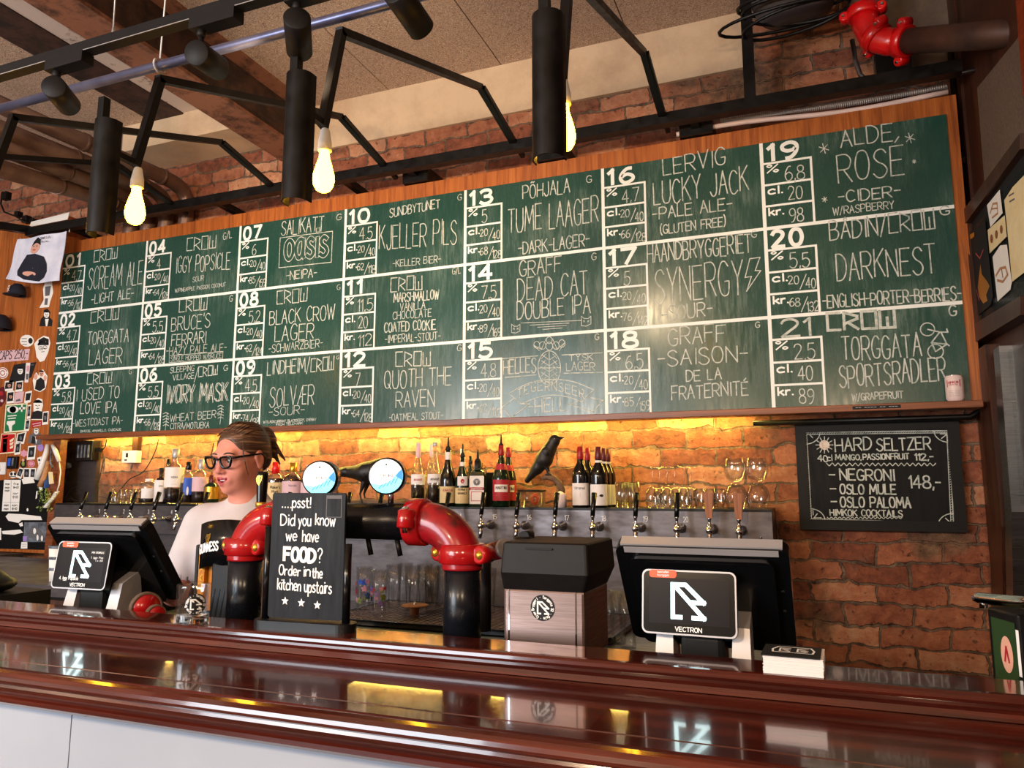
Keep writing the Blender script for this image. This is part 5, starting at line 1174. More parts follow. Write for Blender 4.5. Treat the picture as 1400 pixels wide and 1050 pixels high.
# tills with customer displays
def till(name, label, rot, loc, lean=0.0):
    t = thing(name, label, 'till', (0, 0, 0), 'tills on the bar')
    # big operator screen seen from behind: leaning slab
    W, H = .362, .275
    th_ = math.radians(36)
    ux, uy = V(1, 0, 0), V(0, -math.sin(th_), math.cos(th_)); nn = np.cross(ux, uy)    # nn towards the guests
    o = V(0, .125, .030); fr = (o, ux, uy, nn)
    MB().prism(rrect(-W / 2, 0, W / 2, H, .018), fr, .030, z0=-.03).prism(rrect(-W / 2 + .03, .005, W / 2 - .03, H - .02, .02), fr, .016, z0=0).part('screen_housing', 'black_gloss', t)
    mb = MB(); mb.prism(rect(-W / 2 + .012, H - .004, W / 2 - .012, H + .004), fr, .026, z0=-.03); mb.prism(rect(-W / 2 + .02, H - .016, W / 2 - .02, H - .001), fr, .0015, z0=0); mb.part('top_trim', 'silver_plastic', t, 'pale metallic trim along the top')
    for q in (.4, .6):
        for s in (1,): MB().lathe([(0, 0), (.004, 0), (.004, .001), (0, .001)], o + ux * (W / 2 - .018) + uy * H * q, n=8, axis=nn).part('screw', 'ink', t)
    # foot: two silver legs and a black core
    for s in (-1, 1): MB().add([(s * .079 - .020, -.035, 0), (s * .079 + .020, -.035, 0), (s * .079 + .017, .07, 0), (s * .079 - .017, .07, 0), (s * .079 - .017, -.012, .09), (s * .079 + .017, -.012, .09), (s * .079 + .017, .05, .12), (s * .079 - .017, .05, .12)],
        [(0, 3, 2, 1), (4, 5, 6, 7), (0, 1, 5, 4), (1, 2, 6, 5), (2, 3, 7, 6), (3, 0, 4, 7)]).part('foot_leg', 'silver_plastic', t)
    MB().box((-.045, -.03, 0), (.045, .06, .075), bev=.012).part('foot_core', 'black_plastic', t)
    MB().box((-.06, -.02, .06), (.06, .06, .13), bev=.01).part('neck', 'black_plastic', t)
    # customer display
    dw, dh = .196, .132; t2 = math.radians(8); uy2 = V(0, math.sin(t2), math.cos(t2)); f2 = (V(-.022, -.055, .075), ux, uy2, np.cross(ux, uy2))
    MB().prism(rrect(-dw / 2, 0, dw / 2, dh, .013), f2, .02, z0=-.02).part('display_housing', 'black_plastic', t)
    mb = MB().prism(rrect(-dw / 2, 0, dw / 2, dh, .013), f2, .0015); e = .0035
    mb.part('bezel_rim', 'silver_plastic', t, 'silver rim of the customer display')
    MB().prism(rrect(-dw / 2 + e, e, dw / 2 - e, dh - e, .011), f2, .0022).part('display_glass', 'black_gloss', t)
    ds = MB().flat(rect(-dw / 2 + .015, .022, dw / 2 - .015, dh - .017), f2, .0026).part('display_screen', 'screen_dim', t)
    mb = MB(); logo(mb, f2, -.032, .036, .064, .066, .0088, .0032); mb.build('screen_logo', 'screen_glow', ds, 'glowing angular logo')
    mb = MB(); text(mb, 'VECTRON', f2, -.027, .008, .054, .0085, .0017, z=.003); mb.part('maker_name', 'marker_white', t)
    mb = MB().flat(rrect(-dw / 2 + .016, dh - .017, -dw / 2 + .074, dh - .001, .006), f2, .0032, 0); text(mb, 'bestellen', f2, -dw / 2 + .034, dh - .007, .024, .0042, .0009, z=.0038, mi=1); text(mb, 'bygga', f2, -dw / 2 + .034, dh - .0135, .024, .0042, .0009, z=.0038, mi=1); mb.part('orange_sticker', ['orange', 'marker_white'], t)
    return t, f2, ds
tA, f2, ds = till('till', 'black till with glowing logo on its customer display, right end of the bar', 0, None)
pa, pb = PY(893, 893, 1.50), PY(1027, 900, 1.50)
tA.location = ((pa[0] + pb[0]) / 2 - .0, 1.545, ZW); tA.rotation_euler = (0, 0, -.02)
s1 = abs(pb[0] - pa[0]) / .198
tA.scale = (s1, s1, s1)
tB, f2, ds = till('till', 'black till showing its side beside the glass tumbler, left end of the bar', 0, None)
mb = MB(); text(mb, '4. Iggy Popsicle', f2, -.07, .025, .07, .009, .0013, z=.0032); 
for k, s_ in enumerate(('MVA GRUNNLAG', '1. Iggy Pop')): text(mb, s_, f2, .032, .10 - k * .014, .044, .005, .0008, z=.0032)
text(mb, '1 x 64', f2, .05, .078, .026, .005, .0008, z=.0032); mb.build('screen_text', 'marker_white', ds)
pa, pb = PY(117, 832, 1.60), PY(175, 838, 1.60)
tB.rotation_euler = (0, 0, .06); tB.location = (PY(136, 800, 1.585)[0], 1.585, ZW); tB.scale = (s1 * 1.06,) * 3

# red and grey roll holder beside the left till
rh = thing('roll_holder', 'red and grey round roll holder standing beside the left till', 'roll holder', tuple(PY(200, 840, 1.52) * V(1, 1, 0) + V(0, 0, ZW)))
for px_, rr in ((199, .040), (213, .025)):
    c = PY(px_, 838, 1.52); c[2] = ZW + rr
    MB().lathe([(rr, -.008), (rr, .008), (rr * .86, .010), (rr * .86, -.010), (rr, -.008)], c, n=28, axis=(1, -.5, 0)).part('rim', 'fabric_brown', rh)
    MB().lathe([(0, -.009), (rr * .86, -.009), (rr * .86, .0095), (0, .0095)], c, n=28, axis=(1, -.5, 0)).part('roll', 'red_enamel', rh)

# right end: napkin box and faucet
c = PY(1385, 880, 1.53)
nb = thing('napkin_box', 'black counter box with green label behind the right end of the bar', 'box', (0, 0, 0))
L_ = .088
zb2 = PY(1355, 838, 1.50)[2] - ZW
MB().box((-L_ / 2, -L_ / 2, 0), (L_ / 2, L_ / 2, zb2), bev=.004).part('body', 'black_plastic', nb)
fr = (V(-L_ / 2, L_ / 2, .01), V(0, -1, 0), V(0, 0, 1), V(-1, 0, 0)); mb = MB().flat(rect(.012, .0, L_ - .008, zb2 - .025), fr, .0008, 0)
mb.flat(circ(.052, zb2 * .42, .017, .030, 24), fr, .0014, 1); ribbon(mb, [(.046, zb2 * .42 - .012), (.052, zb2 * .42 + .012), (.058, zb2 * .42 - .012)], fr, .004, .002, 2); mb.flat(rect(.082, .03, .09, zb2 - .035), fr, .0014, 3); mb.part('green_label', ['label_green', 'skin_print', 'label_red', 'marker_white'], nb)
fr = (V(-L_ / 2, -L_ / 2, .01), V(1, 0, 0), V(0, 0, 1), V(0, -1, 0)); mb = MB().flat(circ(.05, zb2 * .5, .02, n=20), fr, .0008); mb.part('front_emblem', 'gold', nb)
nb.location = (c[0] + .030, c[1] + .02, ZW); nb.rotation_euler = (0, 0, .32)
fa, fb = PY(1334, 817, 1.56), PY(1400, 824, 1.46)
fc = thing('chrome_faucet', 'chrome faucet spout reaching in at the right picture edge', 'faucet', (fb[0] + .12, 1.46, ZW))
d = unit(fb - fa); e = fb + d * .10
MB().tube([fa, fa + d * .01, fb, e], [.008, .0095, .0105, .011], 14).part('spout', 'chrome', fc)
MB().tube([fa + d * .018, fa + d * .018 + V(0, 0, -.016)], .0065, 12).part('nozzle', 'chrome', fc)
MB().tube([e + V(0, 0, .01), (e[0], e[1], ZW)], .016, 14).part('pillar', 'chrome', fc)
# black hose with round end next to the right column
bh = thing('black_nozzle_arm', 'black hanging nozzle arm with round end beside the right tower column', 'nozzle', tuple(PY(717, 842, 1.60)))
a, b = PY(716, 765, 1.60), PY(717, 838, 1.60)
MB().tube([a + V(0, .0, .05), b], .018, 16).part('arm', 'soft_black', bh)
MB().lathe([(0, -.004), (.012, -.004), (.022, 0), (.024, .008), (.016, .010), (.014, .006), (0, .006)], b, n=24, axis=(.3, -1, 0)).part('round_end', 'black_gloss', bh)
MB().tube([(a[0], a[1], a[2] + .05), (a[0], a[1] + .035, a[2] + .05), (a[0], a[1] + .035, ZW)], .013, 10).part('support', 'soft_black', bh)
# dark worn valve left of the bin
vv = thing('pipe_stub', 'dark red pipe stub with pale end ring left of the steel bin', 'pipe', tuple(PY(680, 752, 1.75)))
a, b = PY(662, 757, 1.75), PY(690, 750, 1.70)
MB().tube([a, b], .022, 18).part('stub', 'red_worn', vv)
MB().tube([b - (b - a) * .05, b + unit(b - a) * .006], .024, 18).part('ring', 'silver_plastic', vv)
MB().tube([a, (a[0], a[1], ZW)], .018, 14).part('post', 'soft_black', vv)

# ================================================================== TAPS ON THE STEEL WALL
ZS = 1.385
tapx = [-4.002, -3.801, -3.608, -3.431] + [-3.264 + .1844 * k for k in range(11)] + [-1.244, -1.059, -.885, -.695, -.519]
tz = PY(663, 718, 3.28)[2]
def make_tap(name, label, group, wood=False):
    t = thing(name, label, 'tap', (0, 0, 0), group)
    MB().lathe([(0, .115), (.022, .115), (.022, .108), (.012, .10), (.011, .03), (.015, .02), (.015, -.012), (.010, -.02), (0, -.02)], (0, 0, 0), n=16, axis=(0, 1, 0)).part('shank', 'chrome', t)
    MB().tube([(0, 0, .004), (0, -.004, -.03), (0, -.016, -.055)], [.012, .010, .0085], 12).part('spout', 'chrome', t)
    MB().lathe([(.010, 0), (.013, .006), (.009, .014), (.006, .018), (.006, .034), (.009, .036), (.009, .045), (0, .046)], (0, 0, .008), n=14).part('collar', 'chrome', t)
    if wood: MB().add([(s * (.012 + q * .009), d * .009, .05 + q * .105) for q in (0, 1) for s, d in ((-1, -1), (1, -1), (1, 1), (-1, 1))], [(0, 3, 2, 1), (4, 5, 6, 7), (0, 1, 5, 4), (1, 2, 6, 5), (2, 3, 7, 6), (3, 0, 4, 7)]).part('handle', 'handle_wood', t, 'flared wooden handle')
    else: MB().tube([(0, 0, .05), (0, .012, .09), (0, .032, .150)], [.010, .0105, .0125], 14).part('handle', 'black_gloss', t)
    return t
tap0 = make_tap('beer_tap', 'x', 'black handled taps on the steel wall')
for i, x in enumerate(tapx):
    n = i + 1
    lab = 'black handled chrome beer tap beside number %d on the steel wall' % n
    if i == 0: tap0.location = (x, 3.235, tz); tap0['label'] = lab
    else: dup(tap0, (x, 3.235, tz), 0, lab)
    mb = MB(); s_ = str(n); text(mb, s_, wallframe(0, YT, 0), x + .010, tz + .026, .010 * len(s_), .022, .0022, z=.0008)
    mb.build('tap_number', 'marker_white', tw)
tap1 = make_tap('beer_tap', 'chrome beer tap with flared wooden handle, nearer to the glasses', 'wooden handled taps', True); tap1.location = (-.385, 3.235, PY(972, 725, 3.25)[2])
dup(tap1, (-.267, 3.235, PY(972, 726, 3.25)[2]), 0, 'chrome beer tap with flared wooden handle, rightmost tap on the wall')

# ================================================================== BOTTLES, GLASSES AND BIRDS ON THE SHELF
def bottle(px, top, wpx, Y, label, glassm='bottle_dark', prof='wine', lab=None, cap='capsule_red', pour=False, liquid=None, caph=.05, lw=None, group='bottles on the tap wall shelf', marks=(), seg=28, capr=1.0, name='bottle', collar=None):
    """lab = (z0, z1, material, half angle); marks = (text, x, z, width, h, lw, material)"""
    c = PY(px, 690, Y); X = c[0]; H = PY(px, top, Y)[2] - ZS
    r = abs(PY(px + wpx / 2, 690, Y)[0] - PY(px - wpx / 2, 690, Y)[0]) / 2 * .93
    t = thing(name, label, 'bottle', (X, Y, ZS), group)
    hb = H - (.055 if pour else 0)
    if prof == 'wine': P = [(r * .9, 0), (r, .006), (r, hb * .52), (r * .96, hb * .58), (r * .7, hb * .66), (r * .42, hb * .73), (r * .36, hb * .80), (r * .36, hb)]
    elif prof == 'round': P = [(r * .9, 0), (r, .006), (r, hb * .56), (r * .95, hb * .63), (r * .72, hb * .70), (r * .36, hb * .745), (r * .33, hb * .78), (r * .33, hb)]
    elif prof == 'slope': P = [(r * .9, 0), (r, .006), (r, hb * .45), (r * .86, hb * .56), (r * .55, hb * .68), (r * .36, hb * .78), (r * .33, hb)]
    elif prof == 'jar': P = [(r * .95, 0), (r, .004), (r, hb * .80), (r * .9, hb * .86), (r * .4, hb * .88), (r * .38, hb)]
    else: P = [(r * .92, 0), (r, .006), (r, hb * .68), (r * .9, hb * .74), (r * .42, hb * .79), (r * .38, hb)]
    rn = P[-1][0]
    if glassm == 'glass':
        inn = [(a - .0022, max(z, .008)) for a, z in P][::-1]
        MB().lathe([(0, 0)] + P + inn + [(0, .008)], (X, Y, ZS), n=seg).part('glass_body', 'glass', t)
        if liquid:
            lm, lq = liquid; Q = [(a - .0030, max(z, .009)) for a, z in P]; zl = hb * lq; out = [(0, .009)]
            for i, (a, z) in enumerate(Q):
                if z <= zl: out.append((a, z))
                else:
                    a0, z0 = Q[i - 1]; out.append((a0 + (a - a0) * (zl - z0) / (z - z0), zl)); break
            MB().lathe(out + [(0, zl)], (X, Y, ZS), n=seg).part('liquid', lm, t)
    else: MB().lathe([(0, 0)] + P + [(0, hb)], (X, Y, ZS), n=seg).part('glass_body', glassm, t)
    if cap: MB().lathe([(rn * 1.02, hb - caph), (rn * 1.10 * capr, hb - caph + .002), (rn * 1.08 * capr, hb + .001), (0, hb + .002)], (X, Y, ZS), n=20).part('cap', cap, t)
    if pour: MB().lathe([(rn * .9, 0), (rn * .9, .006), (rn * .42, .012), (rn * .38, .03), (.0028, .055), (0, .055)], (X, Y, ZS + hb), n=12).part('pourer', 'black_plastic', t)
    f = math.atan2(-Y, -X)
    if lab:
        for k, L in enumerate(lab if isinstance(lab, list) else [lab]):
            z0, z1, lm, ha = L; R2 = r + .0009 + .0003 * k; n = 12; vs = []
            for i in range(n + 1):
                a = f - ha + 2 * ha * i / n; vs += [(X + R2 * math.cos(a), Y + R2 * math.sin(a), ZS + z0 * hb), (X + R2 * math.cos(a), Y + R2 * math.sin(a), ZS + z1 * hb)]
            mb = MB(); mb.add(vs, [(2 * i, 2 * i + 2, 2 * i + 3, 2 * i + 1) for i in range(n)], 0, True); ms = [lm]
            for q in marks:
                if (q[7] if len(q) > 7 else 0) != k: continue
                if q[6] not in ms: ms.append(q[6])
                tmp = MB()
                if q[0] == '#': tmp.flat(circ(0, 0, q[3] / 2, q[4] / 2, 20), (V(q[1], 0, q[2]), V(1, 0, 0), V(0, 0, 1), V(0, -1, 0)))
                elif q[0] == '=': tmp.flat(rect(-q[3] / 2, -q[4] / 2, q[3] / 2, q[4] / 2), (V(q[1], 0, q[2]), V(1, 0, 0), V(0, 0, 1), V(0, -1, 0)))
                else: text(tmp, q[0], (V(0, 0, 0), V(1, 0, 0), V(0, 0, 1), V(0, -1, 0)), q[1] - q[3] / 2, q[2], q[3], q[4], q[5])
                off = .0005 if q[0] in '#=' else .0009
                mb.add([(X + (R2 + off) * math.cos(f + v[0] / r), Y + (R2 + off) * math.sin(f + v[0] / r), ZS + v[2]) for v in tmp.v], tmp.f, ms.index(q[6]))
            mb.part('label', ms, t)
    if collar: MB().lathe([(r * collar[2] + .001, 0), (r * collar[3] + .001, (collar[1] - collar[0]) * hb)], (X, Y, ZS + collar[0] * hb), n=20).part('collar_label', collar[4], t)
    return t
W_, K_ = 'label_white', 'ink'
# left group
bottle(202, 655, 20, 3.42, 'short clear flask with striped label left of the slim cream labelled bottle', 'glass', 'jar', (.22, .62, W_, .8), 'label_white', liquid=('spirit_dark', .24), caph=.015, marks=[('=', 0, .03, .03, .003, 0, 'ink_grey'), ('=', 0, .04, .03, .003, 0, 'ink_grey'), ('=', 0, .05, .03, .003, 0, 'ink_grey')])
bottle(227, 628, 13, 3.58, 'black capped bottle behind the tall clear bottle', 'glass', 'round', None, 'black_gloss', liquid=('spirit_brown', .4), caph=.045)
bottle(218, 640, 14, 3.42, 'slim bottle with tall cream label', 'bottle_brown', 'round', (.06, .66, W_, 1.2), 'black_plastic', caph=.02, marks=[('GIN', 0, .10, .02, .008, .0016, 'ink_grey'), ('----', 0, .07, .022, .008, .0012, 'ink_grey')])
bottle(236, 614, 22, 3.44, 'tallest clear bottle with large white label left of the bartender', 'glass', 'round', (.30, .66, W_, 1.15), 'silver_plastic', liquid=('spirit_dark', .28), caph=.052, marks=[('VODKA', 0, .15, .036, .010, .0016, 'ink_grey'), ('----', 0, .11, .03, .008, .001, 'ink_grey')])
bottle(255, 632, 17, 3.43, 'black capped bottle with blue and white label', 'glass', 'round', (.22, .62, 'blue', .55), 'black_gloss', liquid=('spirit_dark', .5), caph=.045, marks=[('#', 0, .075, .012, .05, 0, 'label_white')])
bottle(272, 628, 19, 3.45, 'silver capped bottle with pale pink label nearest to her face', 'glass', 'round', (.28, .60, 'label_pink', 1.1), 'silver_plastic', liquid=('spirit_dark', .28), caph=.055)
bottle(288, 650, 17, 3.44, 'dark bottle with golden label behind her chin', 'bottle_green', 'round', (.18, .6, 'gold', 1.1), 'capsule_wine', caph=.05)
# right of her head
bottle(375, 632, 23, 3.43, "bourbon bottle with dripping red wax top and cream label", 'glass', 'round', (.10, .52, 'label_cream', 1.2), 'red_fire', liquid=('spirit_brown', .62), caph=.065, marks=[("Maker's", 0, .088, .052, .016, .0022, K_), ('Mark', 0, .066, .034, .014, .0022, K_)], capr=1.12)
bottle(399, 633, 26, 3.45, 'round shouldered bottle with pink label and green gold stopper', 'glass', 'round', (.06, .56, 'label_pink', 1.25), 'gold', liquid=('spirit_brown', .7), caph=.05, marks=[('Nordic', 0, .10, .04, .010, .0014, 'ink_grey'), ('=', 0, .06, .05, .012, 0, 'lilac')])
bottle(421, 636, 20, 3.46, 'bottle with pink label half hidden by the left glowing badge', 'glass', 'round', (.06, .56, 'label_pink', 1.2), 'label_pink', liquid=('spirit_brown', .7), caph=.06)
bottle(364, 630, 9, 3.60, 'thin necked bottle just behind her ear', 'glass', 'slope', None, 'silver_plastic', caph=.03)
# middle group
bottle(571, 606, 19, 3.44, 'clear aquavit bottle with small white label, left of a pair', 'glass', 'slope', (.34, .50, W_, 1.2), 'label_pink', liquid=('spirit_dark', .33), caph=.075, marks=[('AKVAVIT', 0, .127, .044, .011, .0017, 'label_red'), ('----', 0, .113, .03, .008, .001, 'ink_grey')])
bottle(589, 608, 17, 3.60, 'clear bottle standing behind the pair of aquavit bottles', 'glass', 'slope', None, 'label_pink', liquid=('spirit_dark', .3), caph=.06)
bottle(594, 605, 20, 3.45, 'clear aquavit bottle with pale label, right of a pair', 'glass', 'slope', (.36, .50, W_, 1.2), 'silver_plastic', liquid=('spirit_dark', .33), caph=.02, marks=[('AKVAVIT', 0, .130, .044, .011, .0017, 'ink'), ('----', 0, .116, .03, .008, .001, 'ink_grey')])
bottle(612, 598, 22, 3.42, 'dark liqueur bottle with cream label and tall black pourer', 'bottle_dark', 'slope', [(.06, .34, 'label_cream', 1.25)], 'black_plastic', True, caph=.01, marks=[('KAHLUA', 0, .074, .048, .012, .0018, 'label_red'), ('----', 0, .045, .03, .01, .001, 'ink_grey')], collar=(.80, .93, .34, .335, 'label_white'))
bottle(632, 607, 20, 3.42, 'dark green bitter bottle with printed label and pourer', 'bottle_green', 'slope', [(.06, .36, 'label_cream', 1.2), (.40, .58, 'label_white', .7)], 'black_plastic', True, caph=.01, marks=[('FERNET', 0, .078, .044, .010, .0017, K_), ('BRANCA', 0, .060, .044, .010, .0017, K_), ('=', 0, .035, .044, .014, 0, 'label_red'), ('#', 0, .125, .018, .022, 0, 'label_red', 1)], collar=(.78, .86, .35, .335, 'label_white'))
bottle(631, 614, 14, 3.60, 'bottle with pale checked cap behind the green bitter bottle', 'bottle_dark', 'slope', None, 'label_white', caph=.06)
bottle(643, 624, 15, 3.58, 'green bottle with green cap behind the square herbal liqueur', 'bottle_green', 'slope', (.4, .5, W_, .8), 'bottle_green', caph=.04)
bottle(657, 633, 14, 3.60, 'dark capped bottle behind the square herbal liqueur', 'bottle_dark', 'round', None, 'black_gloss', caph=.04)
# square herbal liqueur
c = PY(653, 690, 3.41); X = c[0]; r = abs(PY(665, 690, 3.41)[0] - PY(642, 690, 3.41)[0]) / 2 * .92
t = thing('bottle', 'square dark herbal liqueur bottle with framed label, stag medallion and pourer', 'bottle', (X, 3.41, ZS), 'bottles on the tap wall shelf')
H = PY(653, 615, 3.41)[2] - ZS - .055
def sqring(a, z): return [(X + p[0], 3.41 + p[1], ZS + z) for p in rrect(-a, -a * .72, a, a * .72, a * .22, 4)]
mb = MB(); loft(mb, [sqring(r * .96, 0), sqring(r, .006), sqring(r, H * .68), sqring(r * .86, H * .76), sqring(r * .42, H * .80), sqring(r * .38, H)]); mb.part('glass_body', 'bottle_green', t)
MB().lathe([(r * .36, 0), (r * .36, .006), (r * .18, .012), (r * .16, .03), (.0028, .055), (0, .055)], (X, 3.41, ZS + H), n=12).lathe([(r * .44, -.035), (r * .44, .001), (0, .002)], (X, 3.41, ZS + H), n=14).part('pourer', 'black_plastic', t)
fr = wallframe(X, 3.41 - r * .72, ZS, 0); mb = MB().flat(rrect(-r * .86, H * .06, r * .86, H * .67, .004), fr, .0012, 0); mb.flat(circ(0, H * .535, r * .46, n=22), fr, .0016, 1); mb.flat(circ(0, H * .535, r * .36, n=22), fr, .002, 2)
mb.flat(rect(-r * .86, H * .36, r * .86, H * .42), fr, .0016, 3); text(mb, 'Jägermeister'.replace('ä', 'a'), fr, -r * .72, H * .372, r * 1.44, .0085, .0012, z=.002, mi=0); mb.flat(rect(-r * .68, H * .12, r * .68, H * .33), fr, .0016, 4); mb.flat(rect(-r * .60, H * .135, r * .60, H * .315), fr, .002, 0)
for st in ([(-.5, .6), (-.2, .1), (0, -.5), (.2, .1), (.5, .6)], [(0, -.5), (0, .9)], [(-.3, .5), (.3, .5)]): ribbon(mb, [(q[0] * r * .4, H * .535 + q[1] * r * .28) for q in st], fr, .0016, .0024, 0)
mb.part('label', ['label_white', 'steel', 'ink_grey', 'label_red', 'label_red'], t); t.rotation_euler = (0, 0, facing((X, 3.41)) * .6)
MB_ = MB().box((PY(664, 690, 3.5)[0], 3.50, ZS), (PY(676, 690, 3.5)[0], 3.56, PY(668, 646, 3.5)[2])); tag(MB_.build('black_box', 'black_plastic'), 'plain black box between the square liqueur and the vermouth bottles', 'box')
for px_, top, Y, lab, po in ((685, 594, 3.42, 'red and black vermouth bottle with oval label and tall pourer', True), (695, 612, 3.55, 'red capped vermouth bottle half hidden behind the one with pourer', False)):
    bottle(px_, top, 24 if po else 22, Y, lab, 'bottle_green', 'slope', [(.10, .44, 'label_red', 1.2), (.24, .36, 'label_white', .8)], 'capsule_red', po, caph=.05, marks=[('MARTINI', 0, .085 if po else .08, .052, .014, .0022, 'ink', 1), ('=', 0, .055, .05, .003, 0, 'gold')], collar=(.60, .70, .74, .52, 'label_red'))
# wines
WL = [(794, 611, 24, 3.42, 'wine bottle with red capsule and white and pink label, front left of five', 'capsule_red', [(.04, .40, W_, 1.25)], [('Viranel', -.006, .085, .05, .012, .0018, 'ink_grey'), ('=', .012, .06, .03, .022, 0, 'pink'), ('=', 0, .03, .05, .002, 0, 'ink_grey')]),
      (804, 613, 22, 3.56, 'wine bottle with red capsule behind the pink labelled one', 'capsule_red', None, []),
      (819, 611, 25, 3.42, 'wine bottle with dark capsule, neck oval and white label with black drawing', 'capsule_wine', [(.04, .38, W_, 1.25)], [('=', 0, .098, .03, .002, 0, 'label_red'), ('=', 0, .088, .055, .002, 0, 'ink_grey'), ('#', .012, .056, .018, .012, 0, 'ink'), ('#', -.008, .054, .03, .006, 0, 'ink'), ('=', 0, .03, .05, .002, 0, 'ink_grey')]),
      (826, 613, 22, 3.53, 'dark capsuled wine bottle second from right of the five', 'capsule_wine', [(.04, .38, W_, 1.2)], []), (832, 614, 22, 3.62, 'dark capsuled wine bottle at the back right of the five', 'capsule_wine', [(.04, .38, W_, 1.2)], [])]
for px_, top, w, Y, lab, cap, lb, mk in WL:
    t = bottle(px_, top, w, Y, lab, 'bottle_dark', 'wine', lb, cap, caph=.058, marks=mk, group='wine bottles beside the crow', collar=(.74, .775, .40, .38, 'label_white') if cap == 'capsule_wine' else None, name='wine_bottle')
# candle, jar with orange peel
c = PY(766, 692, 3.40); tb_ = PY(766, 676, 3.40)[2] - ZS; r = .030
t = thing('candle', 'short white block candle on the shelf below the crow', 'candle', (c[0], 3.40, ZS))
MB().lathe([(0, 0), (r, 0), (r, tb_), (r * .8, tb_ + .004), (.006, tb_ + .014), (0, tb_ + .016)], (c[0], 3.40, ZS), n=20).part('wax_body', 'wax', t); MB().tube([(c[0], 3.40, ZS + tb_ + .012), (c[0], 3.40, ZS + tb_ + .024)], .0012, 6).part('wick', 'ink', t)
c = PY(727, 692, 3.42); r = abs(PY(746, 690, 3.42)[0] - PY(708, 690, 3.42)[0]) / 2 * .95; h = PY(727, 670, 3.42)[2] - ZS
t = thing('glass_jar', 'wide glass jar with a curled orange peel inside left of the candle', 'jar', (c[0], 3.42, ZS))
MB().lathe([(0, 0), (r, 0), (r, h), (r - .003, h), (r - .003, .005), (0, .005)], (c[0], 3.42, ZS), n=28).part('jar_body', 'glass', t)
MB().lathe([(r + .001, h - .008), (r + .003, h - .004), (r + .001, h + .002), (r - .003, h)], (c[0], 3.42, ZS), n=28).part('rim', 'black_plastic', t)
pl = MB().tube([(c[0] + .022 + .022 * math.cos(a) * (1 - a / 22), 3.40 + .008 * math.sin(a * .5), ZS + .036 + .028 * math.sin(a) * (1 - a / 22)) for a in np.linspace(0, 13, 40)], .005, 6).build('orange_peel', 'orange'); tag(pl, 'curled orange peel inside the wide glass jar', 'orange peel')

# glasses: profiles as (outer list) with inner wall
def glass_mb(P, th=.0016, bottom=.004, n=24, inv=False):
    inn = [(max(a - th, .0005), max(z, bottom)) for a, z in P][::-1]; Q = [(0, P[0][1])] + P + inn + [(0, max(bottom, P[0][1] + bottom))]
    if inv: H = max(z for a, z in P); Q = [(a, H - z) for a, z in Q]
    return MB().lathe(Q, (0, 0, 0), n=n)
def stem_glass(R, Hb, Hs, inv=True, n=24):
    """wine glass: foot at z=0, bowl on top; inv stands it on its rim"""
    P = [(0, 0), (R * .82, 0), (R * .82, .0015), (.006, .006), (.0036, .014), (.0036, Hs - .008), (.008, Hs), (R * .62, Hs + Hb * .16), (R * .92, Hs + Hb * .36), (R, Hs + Hb * .52), (R * .93, Hs + Hb * .8), (R * .80, Hs + Hb), (R * .80 - .0012, Hs + Hb), (R * .93 - .0014, Hs + Hb * .8), (R - .0014, Hs + Hb * .52), (R * .92 - .0014, Hs + Hb * .36), (R * .6, Hs + Hb * .175), (0, Hs + .005)]
    H = Hs + Hb
    return MB().lathe([(a, H - z) if inv else (a, z) for a, z in P], (0, 0, 0), n=n)
def put(proto, first, name, label, cat, group, loc, m='glass'):
    if first[0] is None: o = proto().build(name, m, origin=(0, 0, 0)); first[0] = o
    else: o = first[0].copy(); C.objects.link(o)
    o.location = tuple(loc); tag(o, label, cat, group); return o
f1 = [None]
for i, (px_, Y) in enumerate(((167, 3.45), (174, 3.55), (181, 3.44), (187, 3.56))): put(lambda: glass_mb([(.022, 0), (.024, .05), (.026, .085)], n=20), f1, 'small_tumbler', ['small clear tumbler right of the cut decanter', 'small clear tumbler in the back row behind the left tumblers', 'small clear tumbler left of the striped label flask', 'small clear tumbler at the back, beside the striped label flask'][i], 'glass', 'small tumblers at the left of the shelf', (PY(px_, 690, Y)[0], Y, ZS))
c = PY(154, 690, 3.46); t = thing('decanter', 'small cut glass decanter with stopper at the left end of the shelf', 'decanter', (c[0], 3.46, ZS))
MB().lathe([(0, 0), (.026, 0), (.028, .01), (.028, .05), (.02, .065), (.011, .07), (.011, .085), (.008, .085), (.008, .07), (.016, .063), (.024, .05), (.024, .008), (0, .006)], (c[0], 3.46, ZS), n=24, flute=.04, nf=8).part('body', 'glass', t); MB().ell((c[0], 3.46, ZS + .092), (.010, .010, .012), n=10, k=8).part('stopper', 'glass', t)
f2 = [None]
for i, (px_, Y) in enumerate(((849, 3.42), (855, 3.54), (863, 3.43), (869, 3.55))): put(lambda: glass_mb([(.024, 0), (.025, .06), (.027, .118)], n=20, bottom=.012), f2, 'highball_glass', ['clear highball glass right beside the wine bottles', 'clear highball glass in the back row beside the wine bottles', 'clear highball glass left of the inverted wine glasses', 'clear highball glass at the back, left of the inverted wine glasses'][i], 'glass', 'highball glasses right of the wines', (PY(px_, 690, Y)[0], Y, ZS))
f3 = [None]
for i, (px_, Y, l) in enumerate(((893, 3.44, 'leftmost in front'), (903, 3.58, 'left one in the back row'), (913, 3.43, 'middle one in front'), (924, 3.58, 'middle one in the back row'), (936, 3.44, 'right one in front'), (946, 3.58, 'right one in the back row'))):
    put(lambda: stem_glass(.036, .105, .085), f3, 'wine_glass', 'clear wine glass standing upside down on its rim, ' + l, 'glass', 'upside down wine glasses', (PY(px_, 695, Y)[0], Y, ZS))
f4 = [None]
